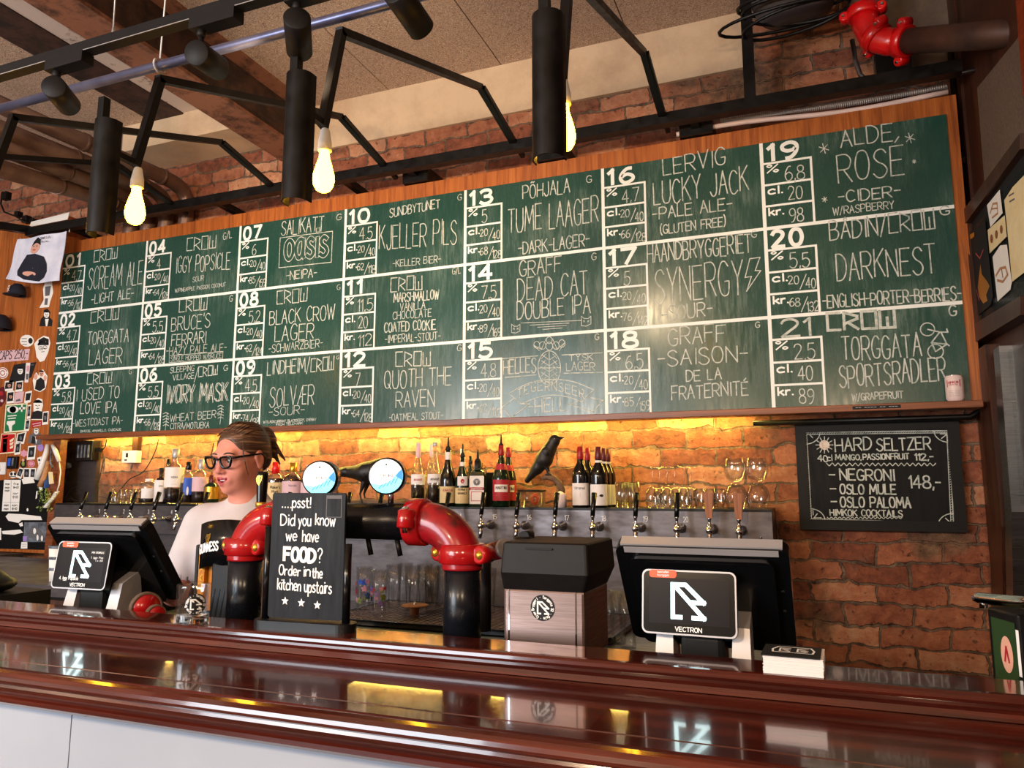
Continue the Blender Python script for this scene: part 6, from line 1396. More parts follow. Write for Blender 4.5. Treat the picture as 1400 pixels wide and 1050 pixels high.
for i, (px_, Y, l) in enumerate(((957, 3.44, 'left of the left wooden tap handle'), (971, 3.47, 'behind the left wooden tap handle'), (984, 3.45, 'right of the left wooden tap handle'))):
    put(lambda: glass_mb([(.022, 0), (.027, .03), (.0285, .06), (.026, .088)], n=20), f4, 'tasting_glass', 'short rounded tasting glass ' + l, 'glass', 'short tasting glasses', (PY(px_, 695, Y)[0], Y, ZS))
f5 = [None]; f6 = [None]
for i, px_ in enumerate((1007, 1037)):
    X = PY(px_, 695, 3.46)[0]; l = ('left', 'right')[i]
    put(lambda: MB().lathe([(.040, 0), (.050, .03), (.052, .06), (.040, .095), (.018, .110), (.020, .114), (0, .114), (0, .111), (.017, .108), (.038, .093), (.0505, .06), (.0485, .03), (.0385, 0)], n=26), f5, 'balloon_glass', 'stemless balloon glass upside down, bottom of the %s stack by the brick edge' % l, 'glass', 'stacked balloon glasses', (X, 3.46, ZS))
    put(lambda: MB().lathe([(0, 0), (.018, 0), (.038, .016), (.050, .05), (.048, .08), (.041, .105), (.0395, .105), (.0465, .08), (.0485, .05), (.037, .018), (0, .006)], n=26), f6, 'balloon_glass', 'stemless balloon glass upright on top of the %s stack by the brick edge' % l, 'glass', 'stacked balloon glasses', (X, 3.46, ZS + .1145))
# beer glasses on the drip tray
f7 = [None]; ZT = .9225
BG = [(538, 3.16), (553, 3.24), (563, 3.14), (580, 3.24), (590, 3.14), (607, 3.22), (668, 3.18)]
BL = ['right beside the two flowered glasses', 'second in the back row', 'right behind the copper rinser disc', 'third in the back row', 'in front, left of the black right column', 'close behind the right column at its left', 'seen right of the right column']
for (px_, Y), l in zip(BG, BL):
    put(lambda: glass_mb([(.028, 0), (.030, .012), (.027, .03), (.032, .10), (.038, .195)], n=24, bottom=.012), f7, 'beer_glass', 'tall clear conical beer glass ' + l, 'glass', 'beer glasses on the drip tray', (PY(px_, 830, Y)[0], Y, ZT))
f8 = [None]
for i, (px_, Y) in enumerate(((497, 3.06), (518, 2.98))):
    X = PY(px_, 830, Y)[0]; t = thing('flowered_glass', ['beer glass with colourful flower print next to the food sign', 'beer glass with colourful flower print, right of the other flowered one'][i], 'glass', (0, 0, 0), 'flowered glasses')
    glass_mb([(.030, 0), (.033, .014), (.030, .03), (.035, .10), (.038, .19)], n=24, bottom=.014).part('glass_body', 'glass', t)
    mb = MB(); rr_ = random.Random(5 + i)
    for k in range(16):
        z = rr_.uniform(.04, .13); a = rr_.uniform(-2.9, -.3); R2 = .031 + z * .06; s_ = rr_.uniform(.010, .018)
        mb.add([((R2 + .0015) * math.cos(a + s_ * q[0] / R2), (R2 + .0015) * math.sin(a + s_ * q[0] / R2), z + s_ * q[1]) for q in star(0, 0, 1, .6, 5)], [tuple(range(10))], k % 5)
    mb.part('flower_print', ['pink', 'blue', 'leaf', 'lilac', 'label_red'], t); t.location = (X, Y, ZT)
for i, (px_, Y) in enumerate(((829, 2.78), (845, 2.84), (858, 2.78))): put(lambda: None, f7, 'beer_glass', ['tall clear conical beer glass just right of the steel bin', 'tall clear conical beer glass seen between the bin and the right till', 'tall clear conical beer glass closest to the right till'][i], 'glass', 'beer glasses on the steel counter', (PY(px_, 830, Y)[0], Y, .9))
c = PY(567, 827, 3.02); t = thing('glass_rinser', 'round copper coloured glass rinser disc with nozzle on the drip tray', 'rinser', (c[0], 3.02, ZT))
MB().lathe([(0, .0), (.02, 0), (.02, .035), (.058, .036), (.060, .040), (.056, .042), (0, .042)], (c[0], 3.02, ZT), n=32).part('disc', 'cork', t); MB().lathe([(.008, 0), (.005, .012), (0, .013)], (c[0], 3.02, ZT + .042), n=10).part('nozzle', 'chrome', t)

# ---- crows
SP = 3.52 / .9 / FPX
def crow(name, label, pxc, Y, parts_, z_up=True):
    pass
c = PY(745, 630, 3.50); q_ = PY(746, 630, 3.50) - c; k_ = abs(q_[0])
def cpt(px_, py_, dy=0.0): p = PY(px_, py_, 3.50); return V(p[0], 3.50 + dy, p[2])
xs = np.linspace(cpt(700, 630)[0], cpt(785, 630)[0], 110); ys = np.arange(3.40, 3.60, .004); zs = np.linspace(cpt(745, 690)[2], cpt(745, 580)[2], 130)
F_ = Field(xs, ys, zs)
def rad(p): return p * k_
F_.cap(cpt(752, 613), cpt(744, 628), rad(8), rad(11), .012).cap(cpt(744, 628), cpt(735, 640), rad(11), rad(8), .012).cap(cpt(735, 640), cpt(721, 657), rad(6.5), rad(3.5), .012, sq=(1, .7, 1))
F_.ell(cpt(758, 602), (rad(8), rad(7), rad(7.5)), .012).cap(cpt(756, 606), cpt(749, 618), rad(7), rad(9), .012)
F_.cap(cpt(764, 599), cpt(771.5, 598), rad(2.6), rad(.6), .004).cap(cpt(764, 601.5), cpt(769, 599), rad(1.8), rad(.5), .003)
for s in (-1, 1): F_.cap(cpt(748, 618, s * .030), cpt(726, 651, s * .018), rad(6), rad(2.5), .006, sq=(1, 1.6, 1)); F_.cap(cpt(746, 634, s * .015), cpt(749, 643, s * .015), rad(3), rad(1.5), .006).cap(cpt(749, 643, s * .015), cpt(750.5, 648, s * .015), rad(1.4), rad(1.2), .003).cap(cpt(747, 649, s * .015), cpt(755, 649, s * .015), rad(1.1), rad(.8), .003)
cr = thing('stuffed_crow', 'black stuffed crow perched upright on a branch above the candle, facing right', 'crow', (c[0], 3.50, ZS))
soft(F_, 'body', 'feather', cr, it=1); MB().ell(cpt(760, 600, -.022), (.0035,) * 3, n=10, k=8).part('eye', 'chrome', cr)
br = thing('branch_stand', 'short gnarled branch on the shelf carrying the upright crow', 'branch', tuple(cpt(766, 692))); br.location[2] = ZS
MB().tube([V(cpt(765, 690)[0], 3.50, ZS), cpt(767, 680), cpt(768, 670), cpt(764, 660), cpt(757, 654), cpt(748, 652), cpt(741, 654)], [rad(6), rad(5), rad(4.5), rad(4.2), rad(4), rad(3.2), rad(2.4)], 12).tube([cpt(762, 662), cpt(754, 650), cpt(750, 645.5)], [rad(3), rad(2.2), rad(1.6)], 10).part('wood', 'branch', br)
# second crow, low and long behind the glowing badges
xs = np.linspace(cpt(450, 650)[0], cpt(572, 650)[0], 130); zs = np.linspace(cpt(500, 692)[2], cpt(500, 618)[2], 90); F_ = Field(xs, ys, zs)
F_.cap(cpt(520, 641), cpt(500, 646), rad(15), rad(14), .02).cap(cpt(500, 646), cpt(468, 645), rad(13), rad(6), .02, sq=(1, .8, 1)).cap(cpt(474, 645), cpt(450, 648), rad(7), rad(5), .01, sq=(1, .6, 1)).ell(cpt(543, 646), (rad(10), rad(9), rad(9)), .02)
F_.cap(cpt(550, 648), cpt(563, 653), rad(3.2), rad(.8), .005)
for s in (-1, 1): F_.cap(cpt(500, 660, s * .02), cpt(495, 675, s * .02), rad(4), rad(1.5), .006).cap(cpt(495, 675, s * .02), cpt(497, 686, s * .02), rad(1.5), rad(1.2), .003).cap(cpt(490, 688, s * .02), cpt(503, 688, s * .02), rad(1.3), rad(1), .003)
c2 = thing('stuffed_crow', 'black stuffed crow stretched out low behind the two glowing beer badges', 'crow', (cpt(505, 650)[0], 3.50, ZS)); soft(F_, 'body', 'feather', c2, it=1); MB().ell(cpt(547, 643, -.03), (.0035,) * 3, n=10, k=8).part('eye', 'chrome', c2)
lg = thing('bark_log', 'rough piece of bark under the stretched out crow', 'log', (cpt(505, 690)[0], 3.50, ZS)); MB().tube([V(cpt(462, 690)[0], 3.52, ZS + .014), V(cpt(500, 690)[0], 3.50, ZS + .018), V(cpt(556, 690)[0], 3.49, ZS + .014)], [.012, .018, .013], 10).part('bark', 'branch', lg)

# ================================================================== THE BARTENDER
HY = 2.13
hc = PY(329, 626, HY)                      # between the eyes' height, middle of the skull
PH_, TH_ = math.radians(-4), math.radians(10)
RH_ = rotm(0, 0, PH_) @ rotm(TH_, 0, 0)
def hw(x, y, z): return hc + RH_ @ V(x, y, z)
RB_ = rotm(0, 0, math.radians(22)); bc_ = hc + V(.012, .035, 0); bz = bc_ * V(1, 1, 0)
def bw(x, y, z): return bz + RB_ @ V(x, y, 0) + V(0, 0, z)
zsh = hc[2] - .185                          # shoulder height
def axis(lo, hi, f0, f1, fine, coarse):
    a = list(np.arange(lo, f0, coarse)) + list(np.arange(f0, f1, fine)) + list(np.arange(f1, hi, coarse)); return np.array(a)
ax_ = axis(hc[0] - .42, hc[0] + .46, hc[0] - .115, hc[0] + .12, .0027, .0055); ay_ = axis(hc[1] - .42, hc[1] + .27, hc[1] - .135, hc[1] + .13, .0027, .0055); az_ = axis(-.01, hc[2] + .15, hc[2] - .135, hc[2] + .145, .0027, .0060)
B_ = Field(ax_, ay_, az_)
def hell(c, r, k=.01, op='add'): B_.ell(hw(*c), r, k, op, RH_)
def hcap(a, b, ra, rb, k=.01, op='add'): B_.cap(hw(*a), hw(*b), ra, rb, k, op)
hell((0, .018, .036), (.075, .094, .080), .02); hell((0, -.030, -.032), (.063, .064, .082), .035)
hell((0, -.052, -.083), (.034, .032, .026), .03); hell((.035, -.056, -.040), (.028, .026, .026), .02); hell((-.035, -.056, -.040), (.028, .026, .026), .02)
hcap((-.034, -.076, .021), (.034, -.076, .021), .013, .013, .016)
for s in (-1, 1):
    hell((s * .032, -.098, .001), (.021, .014, .012), .012, 'sub'); hell((s * .031, -.073, .001), (.0135, .0125, .0115), .006)
hcap((0, -.084, .012), (0, -.1035, -.028), .0075, .0105, .012); hell((0, -.104, -.033), (.0115, .0105, .009), .008)
for s in (-1, 1): hell((s * .0125, -.094, -.036), (.0085, .010, .0075), .006); hcap((s * .006, -.104, -.041), (s * .009, -.098, -.040), .0022, .0022, .003, 'sub')
hell((0, -.083, -.066), (.030, .014, .020), .012)
hcap((-.026, -.080, -.0555), (0, -.0960, -.0575), .0032, .0046, .006); hcap((.026, -.080, -.0555), (0, -.0960, -.0575), .0032, .0046, .006)
hcap((-.026, -.081, -.061), (0, -.0945, -.0795), .0034, .0054, .006); hcap((.026, -.081, -.061), (0, -.0945, -.0795), .0034, .0054, .006)
hcap((-.0235, -.088, -.0605), (0, -.096, -.0685), .0026, .0052, .003, 'sub'); hcap((.0235, -.088, -.0605), (0, -.096, -.0685), .0026, .0052, .003, 'sub'); hcap((0, -.080, -.0675), (0, -.1, -.0685), .0060, .0052, .003, 'sub')
hell((0, -.074, -.101), (.017, .014, .013), .016)
for s in (-1, 1):
    hell((s * .077, .012, -.006), (.0085, .019, .031), .006); hell((s * .0865, .008, -.004), (.006, .010, .017), .005, 'sub'); hell((s * .078, .010, -.033), (.0065, .009, .010), .006)
B_.cap(hw(0, .030, -.06), bw(0, .015, zsh + .02), .052, .056, .03).cap(hw(0, -.02, -.085), bw(0, -.01, zsh + .03), .040, .045, .03)
# trunk, arms, legs (all under the clothes except neck and right forearm)
B_.cap(bw(-.13, .01, zsh - .035), bw(.13, .01, zsh - .035), .050, .050, .05).ell(bw(0, .0, zsh - .14), (.150, .100, .17), .05, rot=RB_).ell(bw(0, .005, zsh - .33), (.130, .092, .16), .06, rot=RB_).ell(bw(0, .01, zsh - .50), (.160, .110, .14), .06, rot=RB_)
for s in (-1, 1): B_.ell(bw(s * .065, -.078, zsh - .165), (.058, .045, .055), .03, rot=RB_)
for s in (-1, 1):
    x = s * .085; B_.cap(bw(x, .01, zsh - .56), bw(s * .085, 0, .50), .080, .055, .05).cap(bw(s * .085, 0, .50), bw(s * .085, .03, .09), .052, .036, .03).cap(bw(s * .085, .05, .035), bw(s * .09, -.13, .025), .034, .024, .03)
eR = bw(-.235, -.01, zsh - .285); hR = bw(-.185, -.235, zsh - .245)           # her right arm reaches to the till
sR = bw(-.165, .01, zsh - .045)
B_.cap(sR, eR, .048, .040, .03).cap(eR, hR, .039, .027, .02)
eL = bw(.225, .02, zsh - .30); hL = bw(.165, -.20, zsh - .355); sL = bw(.165, .01, zsh - .045)
B_.cap(sL, eL, .048, .040, .03).cap(eL, hL, .039, .027, .02)
def hand(w, e, side):
    d = unit(w - e); up = V(0, 0, 1); sd = unit(np.cross(d, up)) * side; dn = -unit(np.cross(sd * side, d)); dn = dn if dn[2] < 0 else -dn
    pc = w + d * .055; B_.cap(w, pc, .024, .026, .015).cap(pc - sd * .022, pc + sd * .022, .015, .015, .012).cap(w + d * .02 - sd * .015, pc - sd * .02, .015, .014, .01).cap(w + d * .02 + sd * .012, pc + sd * .02, .015, .014, .01)
    for i, L in enumerate((.068, .076, .070, .054)):
        o = pc + sd * (.027 - i * .018) + d * .012; m = o + d * L * .5 + dn * .006; tip = m + d * L * .42 + dn * (.016 + .003 * i)
        B_.cap(o, m, .0088, .0080, .005).cap(m, tip, .0080, .0066, .004)
    o = w + d * .022 + sd * .024; m = o + d * .026 + sd * .022 + dn * .010; B_.cap(o, m, .0115, .0095, .008).cap(m, m + d * .028 + sd * .004 + dn * .008, .0095, .0075, .005)
hand(hR, eR, -1); hand(hL, eL, 1)
wm = thing('person', 'smiling person in white t-shirt and black glasses, hair in a bun, behind the bar', 'person', (bz[0], bz[1], 0))
Ri = RH_.T
def pick(cn):
    L = (cn - hc) @ RH_; m = np.zeros(len(cn))
    x, y, z = L[:, 0], L[:, 1], L[:, 2]
    lip = (y < -.074) & (np.abs(x) < .027 - np.abs(z + .070) * .3) & (((z > -.0640) & (z < -.0530 + np.abs(x) * .04)) | ((z < -.0705 + np.abs(x) * .45) & (z > -.0855 + np.abs(x) * .85)))
    inside = (y > -.0905) & (np.abs(x) < .021) & (z < -.0625) & (z > -.0765) & (y < -.05)
    m[lip] = 1; m[inside] = 2; return m
soft(B_, 'body', ['skin', 'lip', 'mouth'], wm, pick, it=2)
MB().tube([hw(-.017, -.0795, -.0640), hw(-.009, -.0865, -.0645), hw(0, -.0885, -.0647), hw(.009, -.0865, -.0645), hw(.017, -.0795, -.0640)], [.003, .0042, .0046, .0042, .003], 8).part('teeth', 'teeth', wm)
for s in (-1, 1):
    c = hw(s * .031, -.0765, .0005); e = MB().ell(c, (.0115, .0115, .0115), rot=RH_).part('eye', 'eye_white', wm); g = unit(RH_ @ V(-.12, -1, -.12)); MB().lathe([(0, .0122), (.0030, .0121), (.0056, .0110)], c, n=16, axis=g).build('iris', 'iris', e)
    mb = MB(); mb.tube([hw(s * .050, -.0760, .022), hw(s * .040, -.0865, .0275), hw(s * .026, -.0905, .0275), hw(s * .014, -.0890, .0235)], [.0016, .0030, .0034, .0020], 8).part('eyebrow', 'hair', wm)
    MB().tube([hw(s * .044, -.0815, .001), hw(s * .036, -.0885, .0075), hw(s * .026, -.0890, .0075), hw(s * .018, -.0855, .001)], [.001, .0016, .0016, .001], 6).part('eyelashes', 'ink', wm)
# hair
hx = np.arange(hc[0] - .15, hc[0] + .19, .0032); hy = np.arange(hc[1] - .13, hc[1] + .22, .0032); hz = np.arange(hc[2] - .13, hc[2] + .15, .0032); Hf = Field(hx, hy, hz)
def Hell(c, r, k=.01, op='add', R=None): Hf.ell(hw(*c), r, k, op, RH_ if R is None else RH_ @ R)
def Hcap(a, b, ra, rb, k=.008, op='add'): Hf.cap(hw(*a), hw(*b), ra, rb, k, op)
Hell((0, .021, .041), (.0815, .0985, .0845), .01); Hell((0, .070, -.010), (.062, .052, .055), .03)
Hell((0, -.100, -.012), (.088, .062, .104), .006, 'sub')
for s in (-1, 1): Hell((s * .085, -.020, -.050), (.030, .062, .052), .008, 'sub'); Hell((s * .086, .012, -.012), (.016, .026, .036), .006, 'sub')
Hell((0, -.01, -.11), (.1, .10, .055), .01, 'sub')
Hell((0.005, .118, .062), (.040, .034, .038), .012); Hell((.012, .135, .045), (.028, .025, .030), .01); Hell((-.01, .105, .088), (.022, .026, .018), .01)
for i in range(5): Hcap((.012 + i * .006, .125, .050), (.020 + i * .010, .140 + i * .004, -.02 - .012 * (i % 3)), .0085, .0035, .006)
Hcap((.02, .05, .11), (.02, .11, .085), .012, .012, .012)
soft(Hf, 'hair', 'hair', wm, it=1)
mb = MB()
rs = random.Random(11)
for i in range(26):
    a = rs.uniform(-.9, .9); r0 = (.0835 * math.sin(a), -.045 + rs.uniform(-.01, .01), .041 + .074 * math.cos(a))
    mb.tube([hw(.072 * math.sin(a), -.046, .041 + .066 * math.cos(a)), hw(.0835 * math.sin(a), .0, .042 + .0855 * math.cos(a)), hw(.078 * math.sin(a), .05, .041 + .081 * math.cos(a)), hw(.05 * math.sin(a), .098, .05 + .045 * math.cos(a))], [.0012, .003, .003, .0016], 5)
mb.part('hair_strands', 'hair', wm)
for p in ([hw(.070, -.05, .06), hw(.076, -.062, .02), hw(.078, -.055, -.03), hw(.076, -.045, -.055)], [hw(-.070, -.05, .06), hw(-.075, -.062, .02), hw(-.076, -.055, -.03)]): MB().tube(p, [.002, .0022, .0016, .0006][:len(p)], 5).part('loose_strand', 'hair', wm)
# glasses
gl = MB(); GY = -.108
def rim(s): return [hw(s * (.0335 + dx), GY + abs(dx + .012) * .10 + .002, -.002 + dz) for dx, dz in [(-.0215, .012), (-.017, .0165), (-.005, .019), (.010, .0195), (.022, .019), (.0265, .014), (.025, .002), (.020, -.012), (.010, -.0185), (-.003, -.0195), (-.013, -.0155), (-.019, -.005), (-.0215, .005), (-.0215, .012)]]
gt_ = MB()
for s in (-1, 1): gt_.tube(rim(s), .0040, 8)
gt_.tube([hw(-.0125, GY + .002, .008), hw(0, GY - .002, .011), hw(.0125, GY + .002, .008)], .003, 8)
gf = gt_.part('glasses_frame', 'black_gloss', wm, 'thick black spectacle frame')
for s in (-1, 1):
    MB().tube([hw(s * .059, GY + .007, .013), hw(s * .0705, GY + .022, .013), hw(s * .0800, -.02, .012), hw(s * .0840, .015, .012), hw(s * .083, .038, -.006)], [.004, .0042, .0036, .003, .0025], 8).build('temple', 'black_gloss', gf)
    R_ = rim(s)[:-1]; cc = np.mean(R_, axis=0); MB().add(list(R_) + [cc] + [p + RH_ @ V(0, .0012, 0) for p in R_] + [cc + RH_ @ V(0, .0012, 0)], [(i, (i + 1) % 13, 13) for i in range(13)] + [(14 + i, 27, 14 + (i + 1) % 13) for i in range(13)] + [(i, 14 + i, 14 + (i + 1) % 13, (i + 1) % 13) for i in range(13)]).build('lens', 'glass_window', gf)
MB().ell(hw(.082, .010, -.045), (.003, .003, .004), n=8, k=6).part('earring', 'gold', wm)
# clothes
tx = np.arange(hc[0] - .34, hc[0] + .36, .0062); ty = np.arange(hc[1] - .20, hc[1] + .25, .0062); tz_ = np.arange(zsh - .50, zsh + .09, .0062); T_ = Field(tx, ty, tz_)
T_.cap(bw(-.13, .01, zsh - .035), bw(.13, .01, zsh - .035), .060, .060, .05).ell(bw(0, .0, zsh - .14), (.164, .114, .18), .05, rot=RB_).ell(bw(0, .005, zsh - .33), (.156, .114, .22), .05, rot=RB_).ell(bw(0, .01, zsh - .47), (.172, .124, .14), .05, rot=RB_)
for s in (-1, 1): T_.ell(bw(s * .062, -.066, zsh - .165), (.070, .054, .074), .06, rot=RB_)
T_.cap(bw(0, .012, zsh - .02), bw(0, .012, zsh + .028), .076, .068, .03)
for sh, el in ((sR, eR), (sL, eL)): T_.cap(sh, sh + (el - sh) * .72, .062, .066, .03); T_.cap(sh + (el - sh) * .80, el + (el - sh) * .3, .062, .07, .004, 'sub')
T_.ell(hw(0, .018, -.175), (.060, .064, .048), .006, 'sub', RB_)
for i in range(0): T_.cap(bw(-.16, -.10 + .03 * i, zsh - .22 - .05 * i), bw(-.02, -.13, zsh - .17 - .075 * i), .004, .004, .02)
soft(T_, 'tshirt', 'tshirt', wm, it=2)
jx = np.arange(hc[0] - .26, hc[0] + .28, .012); jy = np.arange(hc[1] - .2, hc[1] + .26, .012); jz = np.arange(.03, zsh - .40, .012); J_ = Field(jx, jy, jz)
J_.ell(bw(0, .01, zsh - .50), (.168, .118, .15), .06, rot=RB_)
for s in (-1, 1): J_.cap(bw(s * .085, .01, zsh - .56), bw(s * .085, 0, .50), .090, .066, .05).cap(bw(s * .085, 0, .50), bw(s * .085, .03, .10), .064, .054, .03)
soft(J_, 'jeans', 'denim', wm, it=1)

# ================================================================== SELTZER BOARD ON THE BRICK
YS = 3.70
sb = thing('cocktail_board', 'black framed chalkboard listing hard seltzer and cocktails on the brick wall', 'chalkboard', tuple(PY(1203, 728, YS)))
tl_, tr_, bl_, br_ = PY(1087, 577, YS), PY(1312, 573, YS), PY(1093, 723, YS), PY(1322, 729, YS)
x0, x1, z0, z1 = (tl_[0] + bl_[0]) / 2, (tr_[0] + br_[0]) / 2, (bl_[2] + br_[2]) / 2, (tl_[2] + tr_[2]) / 2
fw = .045
MB().box((x0, YS, z0), (x1, YS + .045, z0 + fw)).box((x0, YS, z1 - fw), (x1, YS + .045, z1)).box((x0, YS, z0 + fw), (x0 + fw, YS + .045, z1 - fw)).box((x1 - fw, YS, z0 + fw), (x1, YS + .045, z1 - fw)).part('frame', 'soft_black', sb)
MB().box((x0 + fw * .5, YS + .012, z0 + fw * .5), (x1 - fw * .5, YS + .03, z1 - fw * .5)).part('chalk_panel', 'black_chalkboard', sb)
YP = YS + .012; SF = wallframe(0, YP, 0); mb = MB()
def sl(s, xa, ya, xb, yb, h, lw=.006): line(mb, 'S', s, xa, ya, xb, yb, h, lw=lw, Y=YP, fr=SF, jit=.03)
def ss(pts, lw=.004, sm=False): stroke(mb, 'S', pts, lw, Y=YP, fr=SF, sm=sm)
sl('HARD', 348, 265, 625, 250, 95); sl('SELTZER', 665, 258, 1078, 248, 92); sl('40', 215, 335, 290, 345, 45, .005); sl('cl', 285, 335, 322, 335, 45, .004); sl('MANGO,', 350, 330, 545, 328, 40, .005); sl('PASSIONFRUIT', 560, 328, 912, 322, 42, .005); sl('112,-', 958, 332, 1098, 328, 48, .0055)
sl('NEGRONI', 385, 482, 800, 488, 82, .0065); sl('OSLO MULE', 385, 588, 812, 590, 72, .0065); sl('OSLO PALOMA', 388, 690, 925, 695, 76, .0065); sl('HIMKOK COCKTAILS', 308, 755, 862, 765, 46, .005); sl('148,-', 915, 545, 1155, 548, 92, .0065)
for y in (443, 550, 648): ss([(300 + (y - 443) * .07, y), (344 + (y - 443) * .07, y)], .006)
ss([(280 + i * 22, 362 + (12 if i % 2 else -8)) for i in range(39)], .0035, True); ss([(285 + i * 16, 772 + (7 if i % 2 else -5)) for i in range(37)], .003, True)
ss([(110, 118), (1220, 105), (1252, 828), (150, 792), (110, 118)], .004); ss([(128, 135), (1200, 122), (1232, 812), (165, 778), (128, 135)], .003)
for i in range(60):
    t = i / 60; ss([(115 + t * 1100, 130 - t * 12), (130 + t * 1100, 118 - t * 12)], .002); ss([(150 + t * 1090, 790 + t * 34), (165 + t * 1090, 778 + t * 34)], .002)
for i in range(36):
    t = i / 36; ss([(112 + t * 40, 130 + t * 650), (132 + t * 38, 120 + t * 650)], .002); ss([(1202 + t * 30, 118 + t * 690), (1222 + t * 30, 110 + t * 690)], .002)
for cx_2, cy_2, a0 in ((112, 120, 0), (1220, 105, PI / 2), (1252, 828, PI), (150, 792, -PI / 2)): ss([(cx_2 + 118 * math.cos(a0 + q) * 1.0, cy_2 + 90 * math.sin(a0 + q)) for q in np.linspace(0, PI / 2, 8)], .004)
for pts in ([(150, 135), (175, 160)], [(1150, 130), (1205, 130), (1160, 165)], [(1165, 805), (1225, 805), (1190, 775)], [(240, 772), (185, 772), (210, 740)], [(1205, 140), (1205, 185)], [(175, 700), (178, 750)]): ss(pts, .004)
for a in np.linspace(0, 2 * PI, 13)[:-1]: ss([(264 + 42 * math.cos(a), 215 + 40 * math.sin(a)), (264 + 66 * math.cos(a), 215 + 64 * math.sin(a))], .004)
mb.part('chalk_lettering', 'chalk', sb)
q = bpt('S', 264, 215, YP); MB().flat(circ(q[0], q[1], .022, n=18), SF, .0014).part('sun_drawing', 'chalk_cream', sb)
# can of beer on the ledge of the menu board
a, b = PY(1293, 552, YB - .04), PY(1321, 552, YB - .04); cr_ = (b[0] - a[0]) / 2 * .93; c = ((a[0] + b[0]) / 2, YB - .04, Z0); hcn = PY(1306, 513, YB - .04)[2] - Z0
cn = thing('drink_can', 'pale pink drink can with framed label standing on the menu board ledge', 'can', c)
MB().lathe([(0, 0), (cr_ * .75, 0), (cr_ * .82, .003), (cr_, .012), (cr_, hcn - .014), (cr_ * .86, hcn - .003)], c, n=28).part('can_body', 'can_pink', cn)
MB().lathe([(cr_ * .86, hcn - .003), (cr_ * .87, hcn), (cr_ * .80, hcn), (cr_ * .78, hcn - .004), (0, hcn - .004)], c, n=28).part('lid', 'chrome', cn)
f = math.atan2(-c[1], -c[0]) - .1; tmp = MB(); F0 = (V(0, 0, 0), V(1, 0, 0), V(0, 0, 1), V(0, -1, 0))
ribbon(tmp, [(-.024, .060), (.024, .060), (.024, .086), (-.024, .086), (-.024, .060)], F0, .0035, 0, 0); text(tmp, 'HIMKOK', F0, -.019, .072, .038, .009, .0018, z=0, mi=0); text(tmp, 'COCKTAIL', F0, -.016, .064, .032, .005, .0010, z=0, mi=0)
for k in range(4): text(tmp, '----', F0, -.020, .040 - k * .007, .018, .004, .0009, z=0, mi=1); text(tmp, '----', F0, .004, .040 - k * .007, .018, .004, .0009, z=0, mi=1)
mb = MB(); mb.add([(c[0] + (cr_ + .0007) * math.cos(f + v[0] / cr_), c[1] + (cr_ + .0007) * math.sin(f + v[0] / cr_), c[2] + v[2]) for v in tmp.v], tmp.f); mb.m = tmp.m; mb.part('label', ['label_red', 'ink_grey'], cn)

# ================================================================== LEFT: BANNER, CAPS AND STICKERS ON THE PANELLED WALL
WP = 3.578
def wq(px, py, off=0.0): p = PY(px, py, WP - off); return V(p[0], p[2])
def sticker(name, label, cat, poly, m, drawing=None, group='stickers on the panelled wall', off=.0012, mats=(), layer=0):
    """poly in photograph pixels on the wall plane"""
    q = [wq(*p) for p in poly]; mb = MB(); fr = wallframe(0, WP, 0)
    A = sum(q[i][0] * q[(i + 1) % len(q)][1] - q[(i + 1) % len(q)][0] * q[i][1] for i in range(len(q)))
    if A < 0: q = q[::-1]
    mb.prism(q, fr, .001, 0, z0=.0004 + layer * .0012); ms = [m]
    for d in (drawing or []):
        mm, pts = d[0], d[1]
        if mm not in ms: ms.append(mm)
        z = .0018 + layer * .0012 + .0002 * len(ms)
        if len(d) > 2 and isinstance(d[2], str):
            a, b = wq(*pts[0]), wq(*pts[1]); h = wq(pts[0][0], pts[0][1] - d[3])[1] - a[1]; text(mb, d[2], fr, a[0], a[1], b[0] - a[0], h, d[4] if len(d) > 4 else .004, slope=(b[1] - a[1]) / (b[0] - a[0]), z=z, mi=ms.index(mm))
        elif len(d) > 2: ribbon(mb, [wq(*p) for p in pts], fr, d[2], z, ms.index(mm))
        else: mb.flat([wq(*p) for p in pts], fr, z, ms.index(mm))
    o = mb.build(name, ms); return tag(o, label, cat, group)
def el(cx, cy, rx, ry=None, n=18, a0=0, a1=2 * PI): return [(cx + rx * math.cos(t), cy + (ry or rx) * math.sin(t)) for t in np.linspace(a0, a1, n, endpoint=(a1 - a0 < 6))]
# banner hung from the rail
YBn = 3.43
bq = [PY(x, y, YBn) for x, y in ((24, 327), (91, 316), (83, 384), (44, 388), (7, 381))]
bn_ = thing('cloth_banner', 'white cloth banner with a printed man in a dark suit hanging from the steel rail', 'banner', tuple(bq[3]))
n, m_ = 14, 12; vs = []
TLb, TRb, BRb, BLb = bq[0], bq[1], bq[2], bq[4]
for j in range(m_ + 1):
    for i in range(n + 1):
        u, v = i / n, j / m_; p = (TLb * (1 - u) + TRb * u) * (1 - v) + (BLb * (1 - u) + BRb * u) * v; p = p + V(0, .010 * math.sin(u * 9 + v * 3) + .006 * math.sin(u * 4 - v * 6), -.02 * v * math.sin(u * PI)); vs.append(p)
fs = [(j * (n + 1) + i, j * (n + 1) + i + 1, (j + 1) * (n + 1) + i + 1, (j + 1) * (n + 1) + i) for j in range(m_) for i in range(n)]
mb = MB(); mb.add(vs, fs, 0, True); mb.add([v + V(0, .003, 0) for v in vs], [f[::-1] for f in fs], 0, True); cl_ = mb.part('cloth', 'cloth_white', bn_)
def bnp(u, v, dz=.004):
    p = (TLb * (1 - u) + TRb * u) * (1 - v) + (BLb * (1 - u) + BRb * u) * v; return p + V(0, .010 * math.sin(u * 9 + v * 3) + .006 * math.sin(u * 4 - v * 6) - dz, -.02 * v * math.sin(u * PI))
